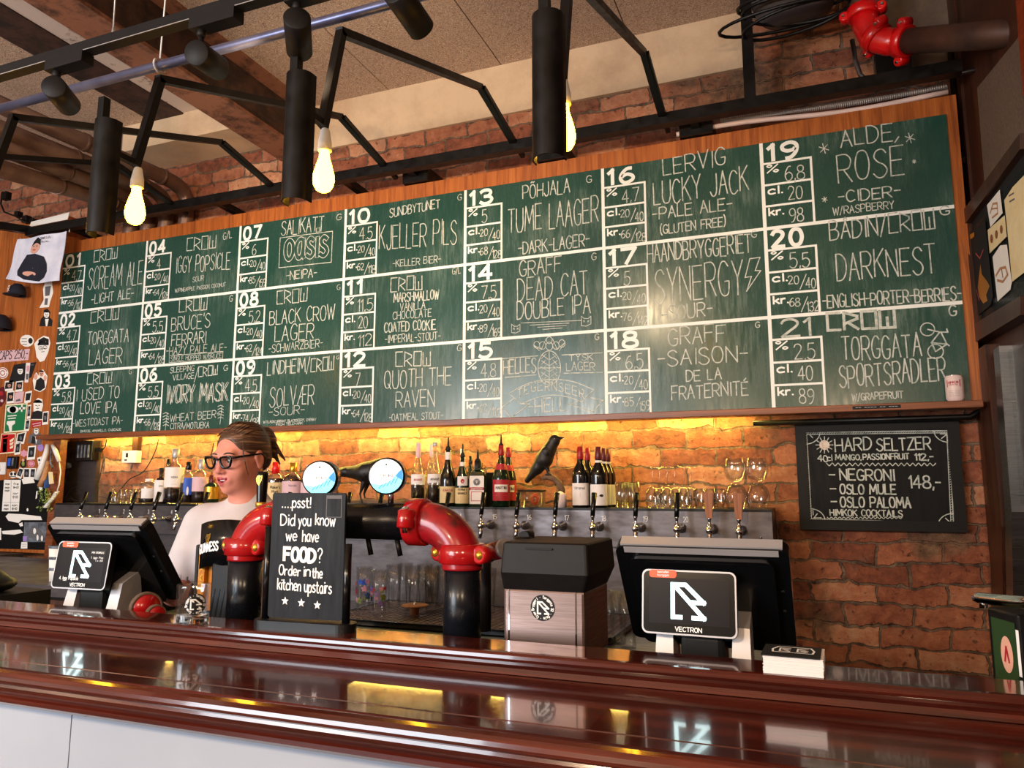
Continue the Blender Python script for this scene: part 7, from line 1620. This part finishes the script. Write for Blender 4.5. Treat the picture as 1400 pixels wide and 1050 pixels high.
def bpatch(mb, pts, mi, dz): 
    c = np.mean(pts, axis=0); k = len(pts); rings = []
    for q in (.02, .5, 1): rings += [bnp(*(c + (np.array(p) - c) * q), dz) for p in pts]
    mb.add(rings, [(r * k + i, r * k + (i + 1) % k, (r + 1) * k + (i + 1) % k, (r + 1) * k + i) for r in range(2) for i in range(k)], mi)
mb = MB()
bpatch(mb, [(.34, .42), (.48, .40), (.62, .46), (.70, .62), (.74, .78), (.70, .90), (.60, .97), (.34, .95), (.22, .88), (.20, .78), (.27, .60)], 0, .003)
bpatch(mb, el(.45, .26, .075, .14, 14), 1, .003); bpatch(mb, [(.375, .24), (.39, .12), (.45, .04), (.52, .10), (.535, .22), (.48, .17), (.42, .17)], 2, .0036); bpatch(mb, el(.42, .82, .11, .05, 14), 1, .0036)
for p in ((.425, .24), (.48, .235)): bpatch(mb, el(p[0], p[1], .012, .012, 8), 2, .0045)
bpatch(mb, el(.45, .32, .03, .015, 8), 3, .0045)
mb.build('print', ['navy', 'skin_print', 'ink', 'lip'], cl_)
mb = MB(); fb = frame(bnp(.52, .10, .006), unit(TRb - TLb), V(0, 0, 1)); text(mb, 'BARE SI JA', fb, 0, 0, .09, .014, .0022, z=.0); text(mb, 'for you', fb, .01, -.024, .06, .013, .0020, z=.0); mb.build('handwriting', 'ink', cl_)
MB().tube([TLb + V(0, .02, .01), (TLb[0], RY, RZ - .028)], .003, 6).tube([TRb + V(0, .02, 0), (TRb[0], RY, RZ - .028)], .003, 6).part('strings', 'white_plastic', bn_)
pb_ = MB(); c0_, c1_ = PY(40, 310, 3.50), PY(92, 300, 3.50); pb_.add([c0_, c1_, c1_ + V(0, .01, .055), c0_ + V(0, .01, .04), c0_ + V(0, .004, 0), c1_ + V(0, .004, 0), c1_ + V(0, .014, .055), c0_ + V(0, .014, .04)], [(0, 1, 2, 3), (7, 6, 5, 4), (0, 4, 5, 1), (2, 6, 7, 3), (1, 5, 6, 2), (0, 3, 7, 4)]); tag(pb_.build('paper_sheet', 'paper'), 'white paper sheet lying on the steel rail behind the banner', 'paper')
fx = thing('cable_fixture', 'black cable clamps with hanging cable on the panelled wall above the banner', 'fixture', tuple(PY(30, 305, 3.55)))
MB().tube([PY(4, 262, 3.55), PY(1, 278, 3.54), PY(6, 290, 3.53), PY(22, 296, 3.52), PY(36, 305, 3.50)], .006, 8).part('cable', 'black_plastic', fx)
for x, y, w in ((25, 293, .02), (36, 300, .026), (46, 303, .02), (8, 268, .03)): p = PY(x, y, 3.55); MB().box(p - V(w, .02, w), p + V(w, .025, w), bev=.005).part('clamp', 'black_steel', fx)
# caps
def cap_obj(name, label, cpx, cpy, w, h, logo_):
    p = PY(cpx, cpy, 3.50); t = thing(name, label, 'cap', (p[0], 3.50, p[2]), 'caps on the panelled wall')
    MB().lathe([(w, -h), (w * .98, -h * .3), (w * .82, h * .4), (w * .45, h * .88), (0, h)], p, n=24).part('crown', 'navy', t)
    F3 = Field(np.linspace(p[0] - w * 1.3, p[0] + w * 1.3, 50), np.linspace(3.50 - w * 2.2, 3.52, 50), np.linspace(p[2] - h * 1.6, p[2] - h * .5, 24)); F3.ell((p[0], 3.50 - w * .75, p[2] - h), (w * .95, w * .95, .008), .004); soft(F3, 'visor', 'navy', t, it=1)
    if logo_:
        mb = MB(); fr = frame((p[0] - w * .45, 3.50 - w * .90, p[2] - h * .55), V(1, -.3, 0), V(0, .1, 1)); text(mb, 'R', fr, 0, 0, .03, .04, .006, z=.004); mb.part('emblem', 'marker_white', t)
    MB().tube([p + V(0, .02, h * .8), (p[0], WP, p[2] + h * .8)], .003, 6).part('peg', 'chrome', t)
cap_obj('baseball_cap', 'dark navy cap with white letter hanging below the banner', 24, 396, .055, .045, True)
cap_obj('baseball_cap', 'dark navy cap cut by the left picture edge', 0, 440, .075, .055, False)
# stickers and photos, each on its own
K, Wh, SK = 'ink', 'paper', 'skin_print'
def face(cx, cy, s, hair=K, skin=Wh, body=None):
    d = [(skin, el(cx, cy, s * .62, s * .8)), (hair, el(cx, cy - s * .45, s * .68, s * .5, 12, PI, 2 * PI)), (K, [(cx - s * .35, cy - s * .08), (cx - s * .1, cy - s * .05)], .004), (K, [(cx + s * .1, cy - s * .05), (cx + s * .35, cy - s * .08)], .004), (K, [(cx - s * .2, cy + s * .38), (cx + s * .2, cy + s * .35)], .004), (K, [(cx, cy), (cx - s * .05, cy + s * .18)], .003)]
    if body: d.insert(0, (body, [(cx - s * 1.1, cy + s * 2.0), (cx - s * .8, cy + s * .9), (cx, cy + s * .7), (cx + s * .8, cy + s * .9), (cx + s * 1.1, cy + s * 2.0)]))
    return d
sticker('figure_sticker', 'white cut out sticker of a standing figure below the banner', 'sticker', [(62, 385), (71, 384), (73, 400), (69, 412), (67, 420), (54, 421), (60, 410), (59, 395)], Wh, [('ink_grey', [(62, 392), (70, 391), (68, 404), (62, 405)]), ('ink_grey', [(62, 408), (66, 408), (65, 417), (61, 417)])])
sticker('portrait_sticker', 'small portrait sticker of a suited figure with cap, below the standing figure', 'sticker', [(54, 446), (56, 436), (60, 432), (60, 424), (65, 422), (69, 427), (68, 434), (72, 438), (71, 446)], K, face(64, 430, 6, K, Wh) + [(Wh, [(62, 436), (67, 436), (65, 446), (63, 446)])])
sticker('round_sticker', 'white round sticker with small black print left of the big haired face', 'sticker', el(37, 466, 9.5, 8.2), Wh, [(K, el(42, 466, 3, 4)), ('ink_grey', [(30, 463), (37, 463)], .005), ('ink_grey', [(30, 467), (37, 467)], .005), ('ink_grey', [(31, 471), (37, 471)], .005)])
sticker('face_sticker', 'large cut out sticker of a face with tall black hair and glasses', 'sticker', [(47, 470), (52, 464), (60, 459), (67, 461), (69, 469), (66, 482), (61, 493), (55, 495), (50, 488), (49, 480)], Wh, face(59, 477, 11, K, Wh) + [(K, [(53, 465), (60, 461), (67, 464), (67, 472), (63, 467), (56, 468), (53, 474)]), (K, el(56, 476, 2.6, 2.2), .004), (K, el(62, 475, 2.6, 2.2), .004)])
sticker('price_label', 'paper label with handwritten price of caps', 'label', [(-3, 480), (41, 477), (39, 492), (-3, 496)], 'label_pink', [(K, [(-1, 492), (38, 489)], 'CAPS 250,-', 11, .006)])
sticker('round_sticker', 'red and white round target sticker at the left picture edge', 'sticker', el(4, 510, 7.5, 7.8), Wh, [('label_red', el(4, 510, 6, 6.4), .006), ('label_red', el(4, 510, 3, 3.2), .006)])
sticker('photo_print', 'dark poster photo of a pale bald face', 'photo', [(19, 499), (36, 496), (35, 520), (12, 523)], K, face(28, 507, 6, K, Wh))
sticker('photo_strip', 'narrow pale photo strip right of the dark bald face poster', 'photo', [(36, 496), (42, 496), (39, 523), (34, 523)], 'label_white', [('pink', [(37, 500), (41, 500), (40, 508), (37, 508)]), ('ink_grey', [(36, 511), (40, 511), (39, 519), (36, 519)])], layer=1)
sticker('photo_print', 'black slanted card right of the narrow photo strip', 'photo', [(42, 496), (50, 495), (43, 516), (40, 517)], K, [('ink_grey', [(43, 499), (47, 499)], .005)], layer=1)
sticker('figure_sticker', 'round cut out sticker of a person holding up both hands', 'sticker', [(45, 520), (47, 513), (50, 509), (53, 514), (54, 508), (59, 505), (62, 510), (65, 514), (64, 524), (62, 532), (55, 536), (47, 533)], Wh, [(K, [(48, 532), (50, 520), (56, 516), (61, 520), (62, 530), (55, 535)])] + face(57, 511, 5, K, SK) + [(SK, el(49, 515, 2.5, 4)), (SK, el(62, 517, 2, 4))])
for i, (x, y, w, h, l) in enumerate(((7, 521, 12, 13, 'left in the upper row below the bald face poster'), (22, 521, 10, 14, 'right in the upper row below the bald face poster'), (10, 535, 10, 16, 'left in the lower row above the green sign'))): sticker('photo_print', 'small black and white photo, ' + l, 'photo', [(x, y), (x + w, y - 1), (x + w - 1, y + h), (x - 1, y + h + 1)], Wh, [(K, [(x + 1, y + 2), (x + w - 1, y + 1), (x + w - 2, y + h - 3), (x, y + h - 2)])] + face(x + w / 2, y + h * .45, 3.4, K, SK), group='small photos on the wall')
sticker('photo_print', 'pale landscape postcard above the green first aid sign', 'photo', [(21, 537), (33, 535), (31, 550), (19, 552)], 'label_pink', [('ink_grey', [(22, 547), (27, 545), (29, 548), (22, 549)])])
sticker('photo_print', 'instant photo of a dark scene right of the pale postcard', 'photo', [(35, 536), (44, 534), (42, 550), (33, 552)], Wh, [(K, [(36, 538), (43, 537), (41, 547), (35, 548)])])
sticker('poster_strip', 'dark red flowered poster at the left picture edge', 'poster', [(-2, 531), (6, 528), (9, 545), (2, 556), (-3, 556)], 'capsule_wine', [('label_red', el(2, 538, 3)), ('label_pink', el(3, 548, 2))])
sticker('face_sticker', 'cut out sticker of a smiling man in black suit right of the green sign', 'sticker', [(43, 574), (46, 565), (46, 550), (52, 544), (58, 546), (59, 554), (57, 563), (58, 574)], Wh, face(52, 555, 9, K, Wh, K))
sticker('safety_sign', 'green eye wash safety sign with white eye, cross and shower', 'sign', [(8, 553), (38, 551), (34, 590), (5, 592)], 'sign_cream', [('sign_green', [(9.5, 555), (36.5, 553), (33, 588), (6.5, 590)]), (Wh, el(18, 560, 8, 5)), ('sign_green', el(18, 560, 4.6, 4.6)), (Wh, el(18, 560, 2.4, 2.4)), (Wh, [(29.5, 553.5), (31.5, 553.5), (31, 563), (29, 563)]), (Wh, [(26.5, 557), (35, 556.5), (34.8, 559.4), (26.3, 560)]), (Wh, [(12, 582), (13.5, 590), (16.5, 590), (17, 582), (21, 579), (21, 575), (10, 576), (9.5, 580)]), (Wh, [(11, 569), (23, 568)], .007), (Wh, [(11.5, 572.5), (22, 571.5)], .007)], group='safety signs')
sticker('safety_sign', 'red fire extinguisher sign with pale extinguisher and flames', 'sign', [(2, 593), (22, 592), (20, 619), (-1, 621)], 'sign_cream', [('sign_red', [(3, 594), (21, 593.5), (19, 617.5), (0, 619.5)]), ('sign_cream', [(4.5, 600), (10.5, 599.5), (9.5, 618), (3.5, 618.5)]), ('sign_cream', [(3.5, 597), (11, 595), (11, 597), (5, 599)]), (K, [(5.5, 604.5), (8.5, 604.3), (8.3, 606.8), (5.3, 607)])] + [('sign_cream', [(13.5 + .1 * k, 602 + 4.6 * k), (19.5 - .3 * k, 598.5 + 5 * k), (18.5 - .3 * k, 602.5 + 5 * k), (14 + .1 * k, 605 + 4.4 * k)]) for k in range(3)], group='safety signs')
for poly, lab in (([(39, 554), (43, 553), (42, 572), (37, 573)], 'narrow instant photo, upper one beside the green sign'), ([(36, 574), (42, 573), (40, 589), (34, 590)], 'narrow instant photo, lower one beside the green sign'), ([(24, 593), (37, 590), (33, 607), (22, 606)], 'tilted instant photo beside the red extinguisher sign'), ([(22, 606), (29, 605), (28, 621), (20, 622)], 'narrow instant photo below the tilted one by the red sign'), ([(59, 563), (67, 562), (66, 580), (58, 581)], 'instant photo touching the lower left corner of the green board'), ([(39, 610), (50, 609), (48, 628), (37, 629)], 'instant photo with grey figure, left of the lilac sticker'), ([(27, 639), (34, 641), (29, 655), (22, 652)], 'tilted instant photo above the opening hours paper'), ([(33, 640), (42, 640), (41, 655), (32, 655)], 'instant photo left of a pair above the black board'), ([(42, 640), (50, 640), (48, 655), (41, 655)], 'instant photo right of a pair above the black board')):
    q = np.array(poly, float); cc = q.mean(axis=0); inn = [tuple(cc + (p - cc) * .72 + np.array([0, -.8])) for p in q]; sticker('instant_photo', lab, 'photo', poly, Wh, [(K, inn), ('photo_grey', el(cc[0], cc[1], 1.6, 3))], group='instant photos on the wall', layer=1)
sticker('text_sticker', 'small red sticker with pale lines above the man in the grey jacket', 'sticker', [(43, 577), (57, 575), (58, 582), (44, 585)], 'label_red', [('label_pink', [(45, 580), (56, 578)], .006), ('label_pink', [(46, 583), (56, 581)], .006)])
sticker('portrait_sticker', 'cut out sticker of a white haired man in dark jacket under the red text sticker', 'sticker', [(38, 605), (40, 596), (45, 592), (46, 586), (52, 585), (54, 592), (58, 595), (56, 608), (48, 608)], 'ink_grey', face(50, 590, 5, Wh, Wh) + [(K, [(43, 606), (45, 596), (49, 598), (48, 607)]), (Wh, [(48, 597), (52, 596), (50, 607)])])
sticker('shape_sticker', 'pink flower shaped sticker between the photos', 'sticker', star(33, 620, 5.5, .7, 6), 'pink')
sticker('shape_sticker', 'lilac oval sticker right of the instant photo', 'sticker', el(55.5, 612, 4.2, 5), 'lilac')
sticker('shape_sticker', 'pink round sticker above the pair of instant photos', 'sticker', el(43, 634, 5, 4.6), 'pink', [('label_red', el(43, 634, 3.6, 3.2), .004)])
sticker('shape_sticker', 'dark figure sticker left of the pink round sticker', 'sticker', [(27, 636), (30, 627), (36, 628), (36, 638), (31, 640)], K, [('leaf', el(32, 634, 2, 3)), (SK, el(32, 629, 2, 2))])
sticker('shape_sticker', 'white sticker with two black faces above the opening hours', 'sticker', el(18, 649, 5.2, 4.6), Wh, [(K, el(16, 648, 1.8, 2.4)), (K, el(21, 648, 1.8, 2.4)), (K, [(14, 651.5), (22, 651.5)], .004)])
sticker('shape_sticker', 'white sticker with black squiggles behind the hanging brush', 'sticker', [(51, 626), (57, 624), (58, 636), (53, 638)], Wh, [(K, el(54, 629, 1.5)), (K, el(55, 634, 1.5))])
sw = thing('dimmer_switch', 'white square wall dimmer with round knob at the left picture edge', 'switch', tuple(PY(3, 650, WP)))
a, b = wq(-6, 649), wq(10, 632); MB().box((a[0], WP - .012, a[1]), (b[0], WP, b[1]), bev=.003).part('plate', 'white_plastic', sw); k = wq(1.5, 640.5); MB().lathe([(.022, 0), (.020, .018), (0, .018)], (k[0], WP - .012, k[1]), n=20, axis=(0, -1, 0)).part('knob', 'white_plastic', sw)
cbx = thing('small_display', 'small black box with blue screen above the opening hours paper', 'display', tuple(PY(18, 640, WP)))
a, b = wq(12, 641), wq(27, 624); MB().box((a[0], WP - .02, a[1]), (b[0], WP, b[1]), bev=.003).part('case', 'black_plastic', cbx); a, b = wq(14, 637), wq(19, 626.5); MB().flat(rect(a[0], a[1], b[0], b[1]), wallframe(0, WP - .02, 0), .001).part('screen', 'blue', cbx); a, b = wq(19.5, 637), wq(23, 626.5); MB().flat(rect(a[0], a[1], b[0], b[1]), wallframe(0, WP - .02, 0), .001).part('button_row', 'photo_grey', cbx)
# black paper board with writing, opening hours, picture
sticker('black_board', 'black painted board with torn white paper remains at the lower left', 'board', [(-4, 657), (64, 650), (66, 752), (-4, 750)], 'black_chalkboard', [(Wh, [(8, 706), (12, 702), (30, 703), (56, 706), (58, 711), (30, 711), (26, 715), (12, 712)]), (Wh, [(3, 726), (28, 724), (32, 728), (20, 731), (4, 730)]), (Wh, [(26, 716), (31, 714), (32, 719), (28, 720)]), (Wh, el(38, 697, 1.3, 2.2)), (Wh, [(50, 672), (52, 671), (51, 681), (49, 682)]), (Wh, [(30, 655), (46, 654), (48, 660), (32, 662)]), (Wh, el(56, 667, 2.4, 3.4)), (Wh, [(0, 722), (2, 722), (2, 738), (0, 738)])], group='wall boards')
sticker('hours_paper', 'white paper with handwritten opening hours in two columns', 'paper', [(6, 656), (29, 656), (26, 699), (3, 699)], Wh, [('ink_grey', [(16, 657), (15, 698)], .002), ('ink_grey', [(5, 687), (27, 687)], .002)] + [(K, [(8 - .06 * (y - 662), y), (14 - .06 * (y - 662), y)], 'man', 3, .0028) for y in (663, 668, 672, 692, 697)] + [(K, [(19 - .06 * (y - 662), y), (26 - .06 * (y - 662), y)], s_, 3, .0028) for y, s_ in ((663, 'fre'), (668, '14-01'), (676, 'lor'), (681, '12-03'), (692, 'son'), (697, '16-00'))], layer=1)
sticker('picture_card', 'grey misty picture card with pale figures fixed on the black board', 'picture', [(34, 714), (65, 714), (64, 741), (32, 741)], 'photo_grey', [('ink_grey', [(38, 728), (46, 720), (54, 722), (60, 730), (60, 735), (40, 735)]), (Wh, el(48, 726, 2, 4)), (Wh, el(52, 735, 1.4, 4)), (Wh, el(58, 736, 1.4, 4)), ('lilac', [(32, 733), (38, 733), (37, 740), (32, 740)])], layer=1)
sticker('paper_note', 'small white note below the misty picture card', 'paper', [(30, 741), (38, 741), (38, 750), (29, 750)], Wh, [('ink_grey', [(31, 744), (37, 744)], .002), ('ink_grey', [(31, 747), (36, 747)], .002)], layer=2)
# brush, phone cord and greenery hanging at the panel edge
bh_ = thing('hand_brush', 'white handled brush with blue bristle block hanging at the edge of the panelled wall', 'brush', tuple(PY(58, 640, 3.54)))
MB().tube([PY(65, 608, 3.55), PY(63, 620, 3.54), PY(57, 638, 3.53), PY(51, 655, 3.53)], [.012, .017, .02, .022], 10).part('handle', 'white_plastic', bh_)
MB().tube([PY(66, 630, 3.52), PY(60, 652, 3.51), PY(55, 665, 3.51)], [.012, .016, .02], 8).part('bristle_block', 'cork', bh_); MB().box(PY(60, 667, 3.51), PY(69, 648, 3.55)).part('blue_block', 'blue', bh_)
hk_ = thing('corded_handset', 'white handset with coiled cord hanging at the right edge of the panelled wall', 'handset', tuple(PY(76, 640, 3.54)))
MB().tube([PY(72, 609, 3.54), PY(76, 617, 3.52), PY(81, 631, 3.54)], [.012, .015, .012], 10).part('handset', 'white_plastic', hk_); MB().tube([PY(81, 632, 3.53), PY(83, 645, 3.52), PY(81, 662, 3.52), PY(78, 672, 3.52)], .004, 8).part('straight_cord', 'white_plastic', hk_)
cp = [PY(78, 672, 3.52), PY(72, 682, 3.51), PY(65, 690, 3.51), PY(62, 694, 3.51)]; pts = []
for i in range(110):
    q = i / 109 * 2.999; k = int(q); p = cp[k] * (1 - q + k) + cp[k + 1] * (q - k); a = i * 1.0; pts.append(p + V(.012 * math.cos(a), .012 * math.sin(a), 0))
MB().tube(pts, .0035, 5).part('coiled_cord', 'white_plastic', hk_)
MB().tube([PY(70, 613, 3.53), PY(69, 632, 3.52), PY(72, 640, 3.52)], .006, 8).part('label_clip', 'photo_grey', hk_)
tgx = MB(); a = PY(67, 662, 3.50); tgx.add([PY(66, 645, 3.50), PY(71, 645, 3.50), PY(73, 661, 3.50), PY(67, 662, 3.50)] + [p + V(0, .004, 0) for p in (PY(66, 645, 3.50), PY(71, 645, 3.50), PY(73, 661, 3.50), PY(67, 662, 3.50))], [(0, 1, 2, 3), (7, 6, 5, 4), (0, 4, 5, 1), (1, 5, 6, 2), (2, 6, 7, 3), (3, 7, 4, 0)]); tag(tgx.build('paper_tag', 'paper_cream'), 'cream paper tag hanging beside the blue brush block', 'tag')
gr_ = MB(); rs = random.Random(4)
for i in range(90):
    p = PY(rs.uniform(53, 70), rs.uniform(668, 698), rs.uniform(3.50, 3.56)); d = unit(V(rs.uniform(-1, 1), rs.uniform(-1, .3), rs.uniform(-1, 1))); e = unit(np.cross(d, V(.3, 1, .2))); L = .022
    gr_.add([p, p + d * L * .5 + e * .007, p + d * L, p + d * L * .5 - e * .007], [(0, 1, 2, 3)], 0)
og = gr_.build('hanging_plant', 'leaf'); tag(og, 'small bunch of green leaves hanging under the brush at the panel edge', 'plant')
# grey backing plate with black device, thermostat and cables on the brick
gp = thing('grey_panel', 'grey metal backing plate on the brick right of the panelled wall', 'panel', tuple(PY(110, 690, 3.70)))
a, b = PY(86, 689, 3.72), PY(135, 598, 3.72); MB().box((a[0] - .1, 3.72, ZS), (b[0], WY - .002, 1.80)).part('plate', 'panel_steel', gp)
dv = thing('black_device', 'black finned device mounted at the top of the grey metal plate', 'device', tuple(PY(114, 630, 3.66)))
a, b = PY(102, 630, 3.66), PY(127, 602, 3.66); MB().box((a[0], 3.66, a[2]), (b[0], 3.72, b[2]), bev=.004).part('housing', 'black_plastic', dv)
for k in range(4): x = a[0] + (b[0] - a[0]) * (.18 + .2 * k); MB().box((x, 3.652, a[2] + .02), (x + .012, 3.66, b[2] - .03)).part('fin', 'photo_grey', dv)
MB().box((b[0], 3.68, a[2] + .06), (b[0] + .05, 3.70, a[2] + .085)).part('plug', 'black_plastic', dv)
vl = thing('hanging_sensor', 'small round grey sensor hanging on a cable in front of the grey plate', 'sensor', tuple(PY(93, 637, 3.68)))
c = PY(93, 637, 3.69); MB().lathe([(0, -.012), (.022, -.012), (.022, .010), (.016, .014), (0, .014)], c, n=20, axis=(0, -1, 0)).part('disc', 'photo_grey', vl); MB().tube([PY(102, 618, 3.69), PY(96, 620, 3.69), PY(94, 630, 3.69), PY(93, 645, 3.69), PY(86, 668, 3.68), PY(82, 686, 3.6)], .003, 6).part('cable', 'black_plastic', vl)
thm = thing('thermostat', 'small white wall controller with dark window hanging on the yellow lit brick', 'controller', tuple(PY(174, 632, 3.70)))
a, b = PY(166, 633, 3.70), PY(186, 616, 3.70); MB().box((a[0], 3.70, a[2]), (b[0], 3.748, b[2]), bev=.003).part('case', 'white_plastic', thm); fr = wallframe(0, 3.70, 0); x0_, z0_ = a[0], a[2]; w_, h_ = b[0] - a[0], b[2] - a[2]
MB().flat(rect(x0_ + w_ * .28, z0_ + h_ * .45, x0_ + w_ * .46, z0_ + h_ * .82), fr, .001).flat(rect(x0_ + w_ * .2, z0_ + h_ * .18, x0_ + w_ * .4, z0_ + h_ * .3), fr, .001).part('window', 'ink', thm); MB().box((a[0] + w_ * .55, 3.715, b[2]), (a[0] + w_ * .95, 3.745, 1.82)).part('cable_duct', 'dark_wood', thm)
cbs = thing('loose_cables', 'thin black cables drooping across the brick and over the tap wall at left', 'cable', tuple(PY(150, 688, 3.70)))
for pts in ([(217, 600), (211, 620), (196, 645), (176, 656), (158, 680), (153, 692)], [(146, 600), (143, 612), (136, 617)], [(127, 612), (134, 614), (141, 626), (137, 650), (132, 676), (133, 690)], [(84, 689), (92, 683), (104, 684), (112, 688), (120, 686)], [(86, 687), (98, 668), (110, 668), (118, 680), (118, 688)], [(84, 690), (96, 680), (106, 690), (116, 683)]):
    MB().tube(_spl([PY(x, y, 3.69 if y < 660 else 3.62) for x, y in pts], 4), .0032, 6).part('cable', 'black_plastic', cbs)
bp_ = thing('paper_cup_stack', 'stack of white printed paper items behind the left till display', 'papers', tuple(PY(78, 785, 2.6)))
p = PY(78, 786, 2.55); MB().lathe([(0, 0), (.030, 0), (.042, PY(78, 748, 2.55)[2] - 1.048), (0, PY(78, 748, 2.55)[2] - 1.048)], (p[0], 2.55, 1.048), n=18).part('stack', 'paper', bp_); 
for k in range(3): MB().lathe([(.034 + k * .003, .05 + k * .05), (.0385 + k * .003, .05 + k * .05), (.0392 + k * .003, .062 + k * .05), (.034 + k * .003, .062 + k * .05)], (p[0], 2.55, 1.048), n=18).part('printed_band', 'photo_grey', bp_)
dk = thing('black_case', 'rounded black case on a low stand at the left picture edge', 'case', tuple(PY(0, 815, 1.9)))
p = PY(-16, 806, 1.75); F4 = Field(np.arange(p[0] - .16, p[0] + .12, .006), np.arange(1.60, 1.92, .006), np.arange(ZW - .012, p[2] + .1, .006)); F4.ell((p[0] - .02, 1.76, ZW + .028), (.075, .09, .03), .02).ell((p[0] - .05, 1.76, ZW + .05), (.055, .07, .03), .02); soft(F4, 'case_body', 'black_plastic', dk, it=1)
MB().box((p[0] - .16, 1.66, ZW - .2), (p[0] + .1, 1.9, ZW + .002)).part('stand', 'black_plastic', dk)

# ================================================================== RIGHT WALL: WINDOW WITH NOTES, DOOR BELOW
w1 = struct(MB().prism(rpoly((1337, 452), (1335, 300), (1420, 194), (1420, 412)), RF, .03).build('window_1', 'ink'))
fr_ = MB()
top0, top1, bot0, bot1 = (1335, 306), (1420, 200), (1351, 449), (1420, 406)
def rbar(a, b, wpx, d0, d1, mb):
    """bar on the right wall between two photograph points, wpx tall"""
    (xa, ya), (xb, yb) = a, b; mb.prism([RW(xa, ya + wpx / 2), RW(xb, yb + wpx / 2), RW(xb, yb - wpx / 2), RW(xa, ya - wpx / 2)], RF, d1 - d0, z0=d0)
rbar((1334, 300), (1420, 190), 22, 0, .055, fr_); rbar((1350, 456), (1420, 416), 26, 0, .055, fr_); fr_.prism(rpoly((1330, 312), (1339, 302), (1355, 455), (1346, 462)), RF, .055)
fo = fr_.build('window_frame', 'dark_wood', w1)
pane = MB().prism(rpoly((1338, 318), (1420, 222), (1420, 402), (1352, 442)), RF, .004, z0=.034).build('window_pane', 'glass_window', w1)
def note(name, label, poly, m, d=(), z=.0385):
    q = rpoly(*poly); mb = MB(); A = sum(q[i][0] * q[(i + 1) % len(q)][1] - q[(i + 1) % len(q)][0] * q[i][1] for i in range(len(q))); q = q if A > 0 else q[::-1]; mb.prism(q, RF, .0012, z0=z); ms = [m]
    for e in d:
        if e[0] not in ms: ms.append(e[0])
        if len(e) > 2: ribbon(mb, rpoly(*e[1]), RF, e[2], z + .002, ms.index(e[0]))
        else: mb.flat(rpoly(*e[1]), RF, z + .0018 + .0002 * len(ms), ms.index(e[0]))
    return tag(mb.build(name, ms), label, 'paper', 'papers in the right window')
note('dark_poster', 'black poster with a golden flame drawing in the right window', [(1339, 318), (1362, 300), (1373, 404), (1370, 416), (1350, 432)], 'ink', [('gold', [(1354, 375), (1356, 360), (1358, 374), (1366, 384), (1369, 390), (1364, 402), (1366, 410), (1360, 414), (1354, 405), (1352, 392)]), ('amber_panel', [(1340, 320), (1347, 316), (1347, 322), (1342, 326)]), ('lip', [(1349, 345), (1355, 352), (1360, 340)], .006), ('lip', [(1350, 395), (1354, 410)], .006)])
note('paper_note', 'white note with a brownish drawing, topmost in the right window', [(1365, 279), (1383, 258), (1387, 290), (1370, 309)], 'paper', [('cork', [(1370, 290), (1374, 277), (1380, 276), (1381, 290), (1373, 296)], .008), ('cork', [(1372, 284), (1380, 283)], .006)])
note('paper_note', 'cream note with three small brown figures in the right window', [(1366, 313), (1390, 293), (1393, 322), (1369, 345)], 'paper_cream', [('handle_wood', el(1372, 325, 2, 6)), ('handle_wood', el(1379, 319, 2, 6)), ('handle_wood', el(1386, 312, 2, 6))])
note('paper_note', 'pale torn note with a red brown drawing, lowest in the right window', [(1373, 350), (1384, 334), (1393, 333), (1400, 385), (1398, 395), (1380, 411)], 'paper', [('cork', [(1378, 376), (1384, 366), (1392, 364), (1395, 374), (1388, 384), (1380, 382)], .010), ('handle_wood', [(1386, 365), (1388, 378)], .008)])
note('paper_note', 'long yellowed note cut by the right picture edge', [(1390, 272), (1402, 254), (1420, 236), (1420, 370), (1401, 384), (1396, 330)], 'paper_cream', [('ink_grey', [(1397, 266), (1404, 262)], .006), ('ink_grey', [(1398, 274), (1405, 270)], .006)])
d1_ = MB(); 
d1_.prism([RW(1345, 480), RW(1366, 474), RW(1395, 700), RW(1400, 940), RW(1352, 905), RW(1352, 700)][::1], RF, .03); dd = struct(d1_.build('door_1', 'dark_wood'))
MB().prism(rpoly((1351, 480), (1366, 470), (1390, 720), (1392, 940), (1376, 940), (1372, 720)), RF, .05).build('door_stile', 'dark_wood', dd)
MB().prism(rpoly((1376, 478), (1384, 472), (1402, 700), (1406, 930), (1396, 930), (1392, 700)), RF, .045).build('reflection_strip', 'steel', dd)  # pale steel strip stands in for the bright reflection down the door glass
MB().prism(rpoly((1386, 480), (1430, 455), (1430, 680), (1404, 690)), RF, .02).build('door_pane', 'glass_window', dd)
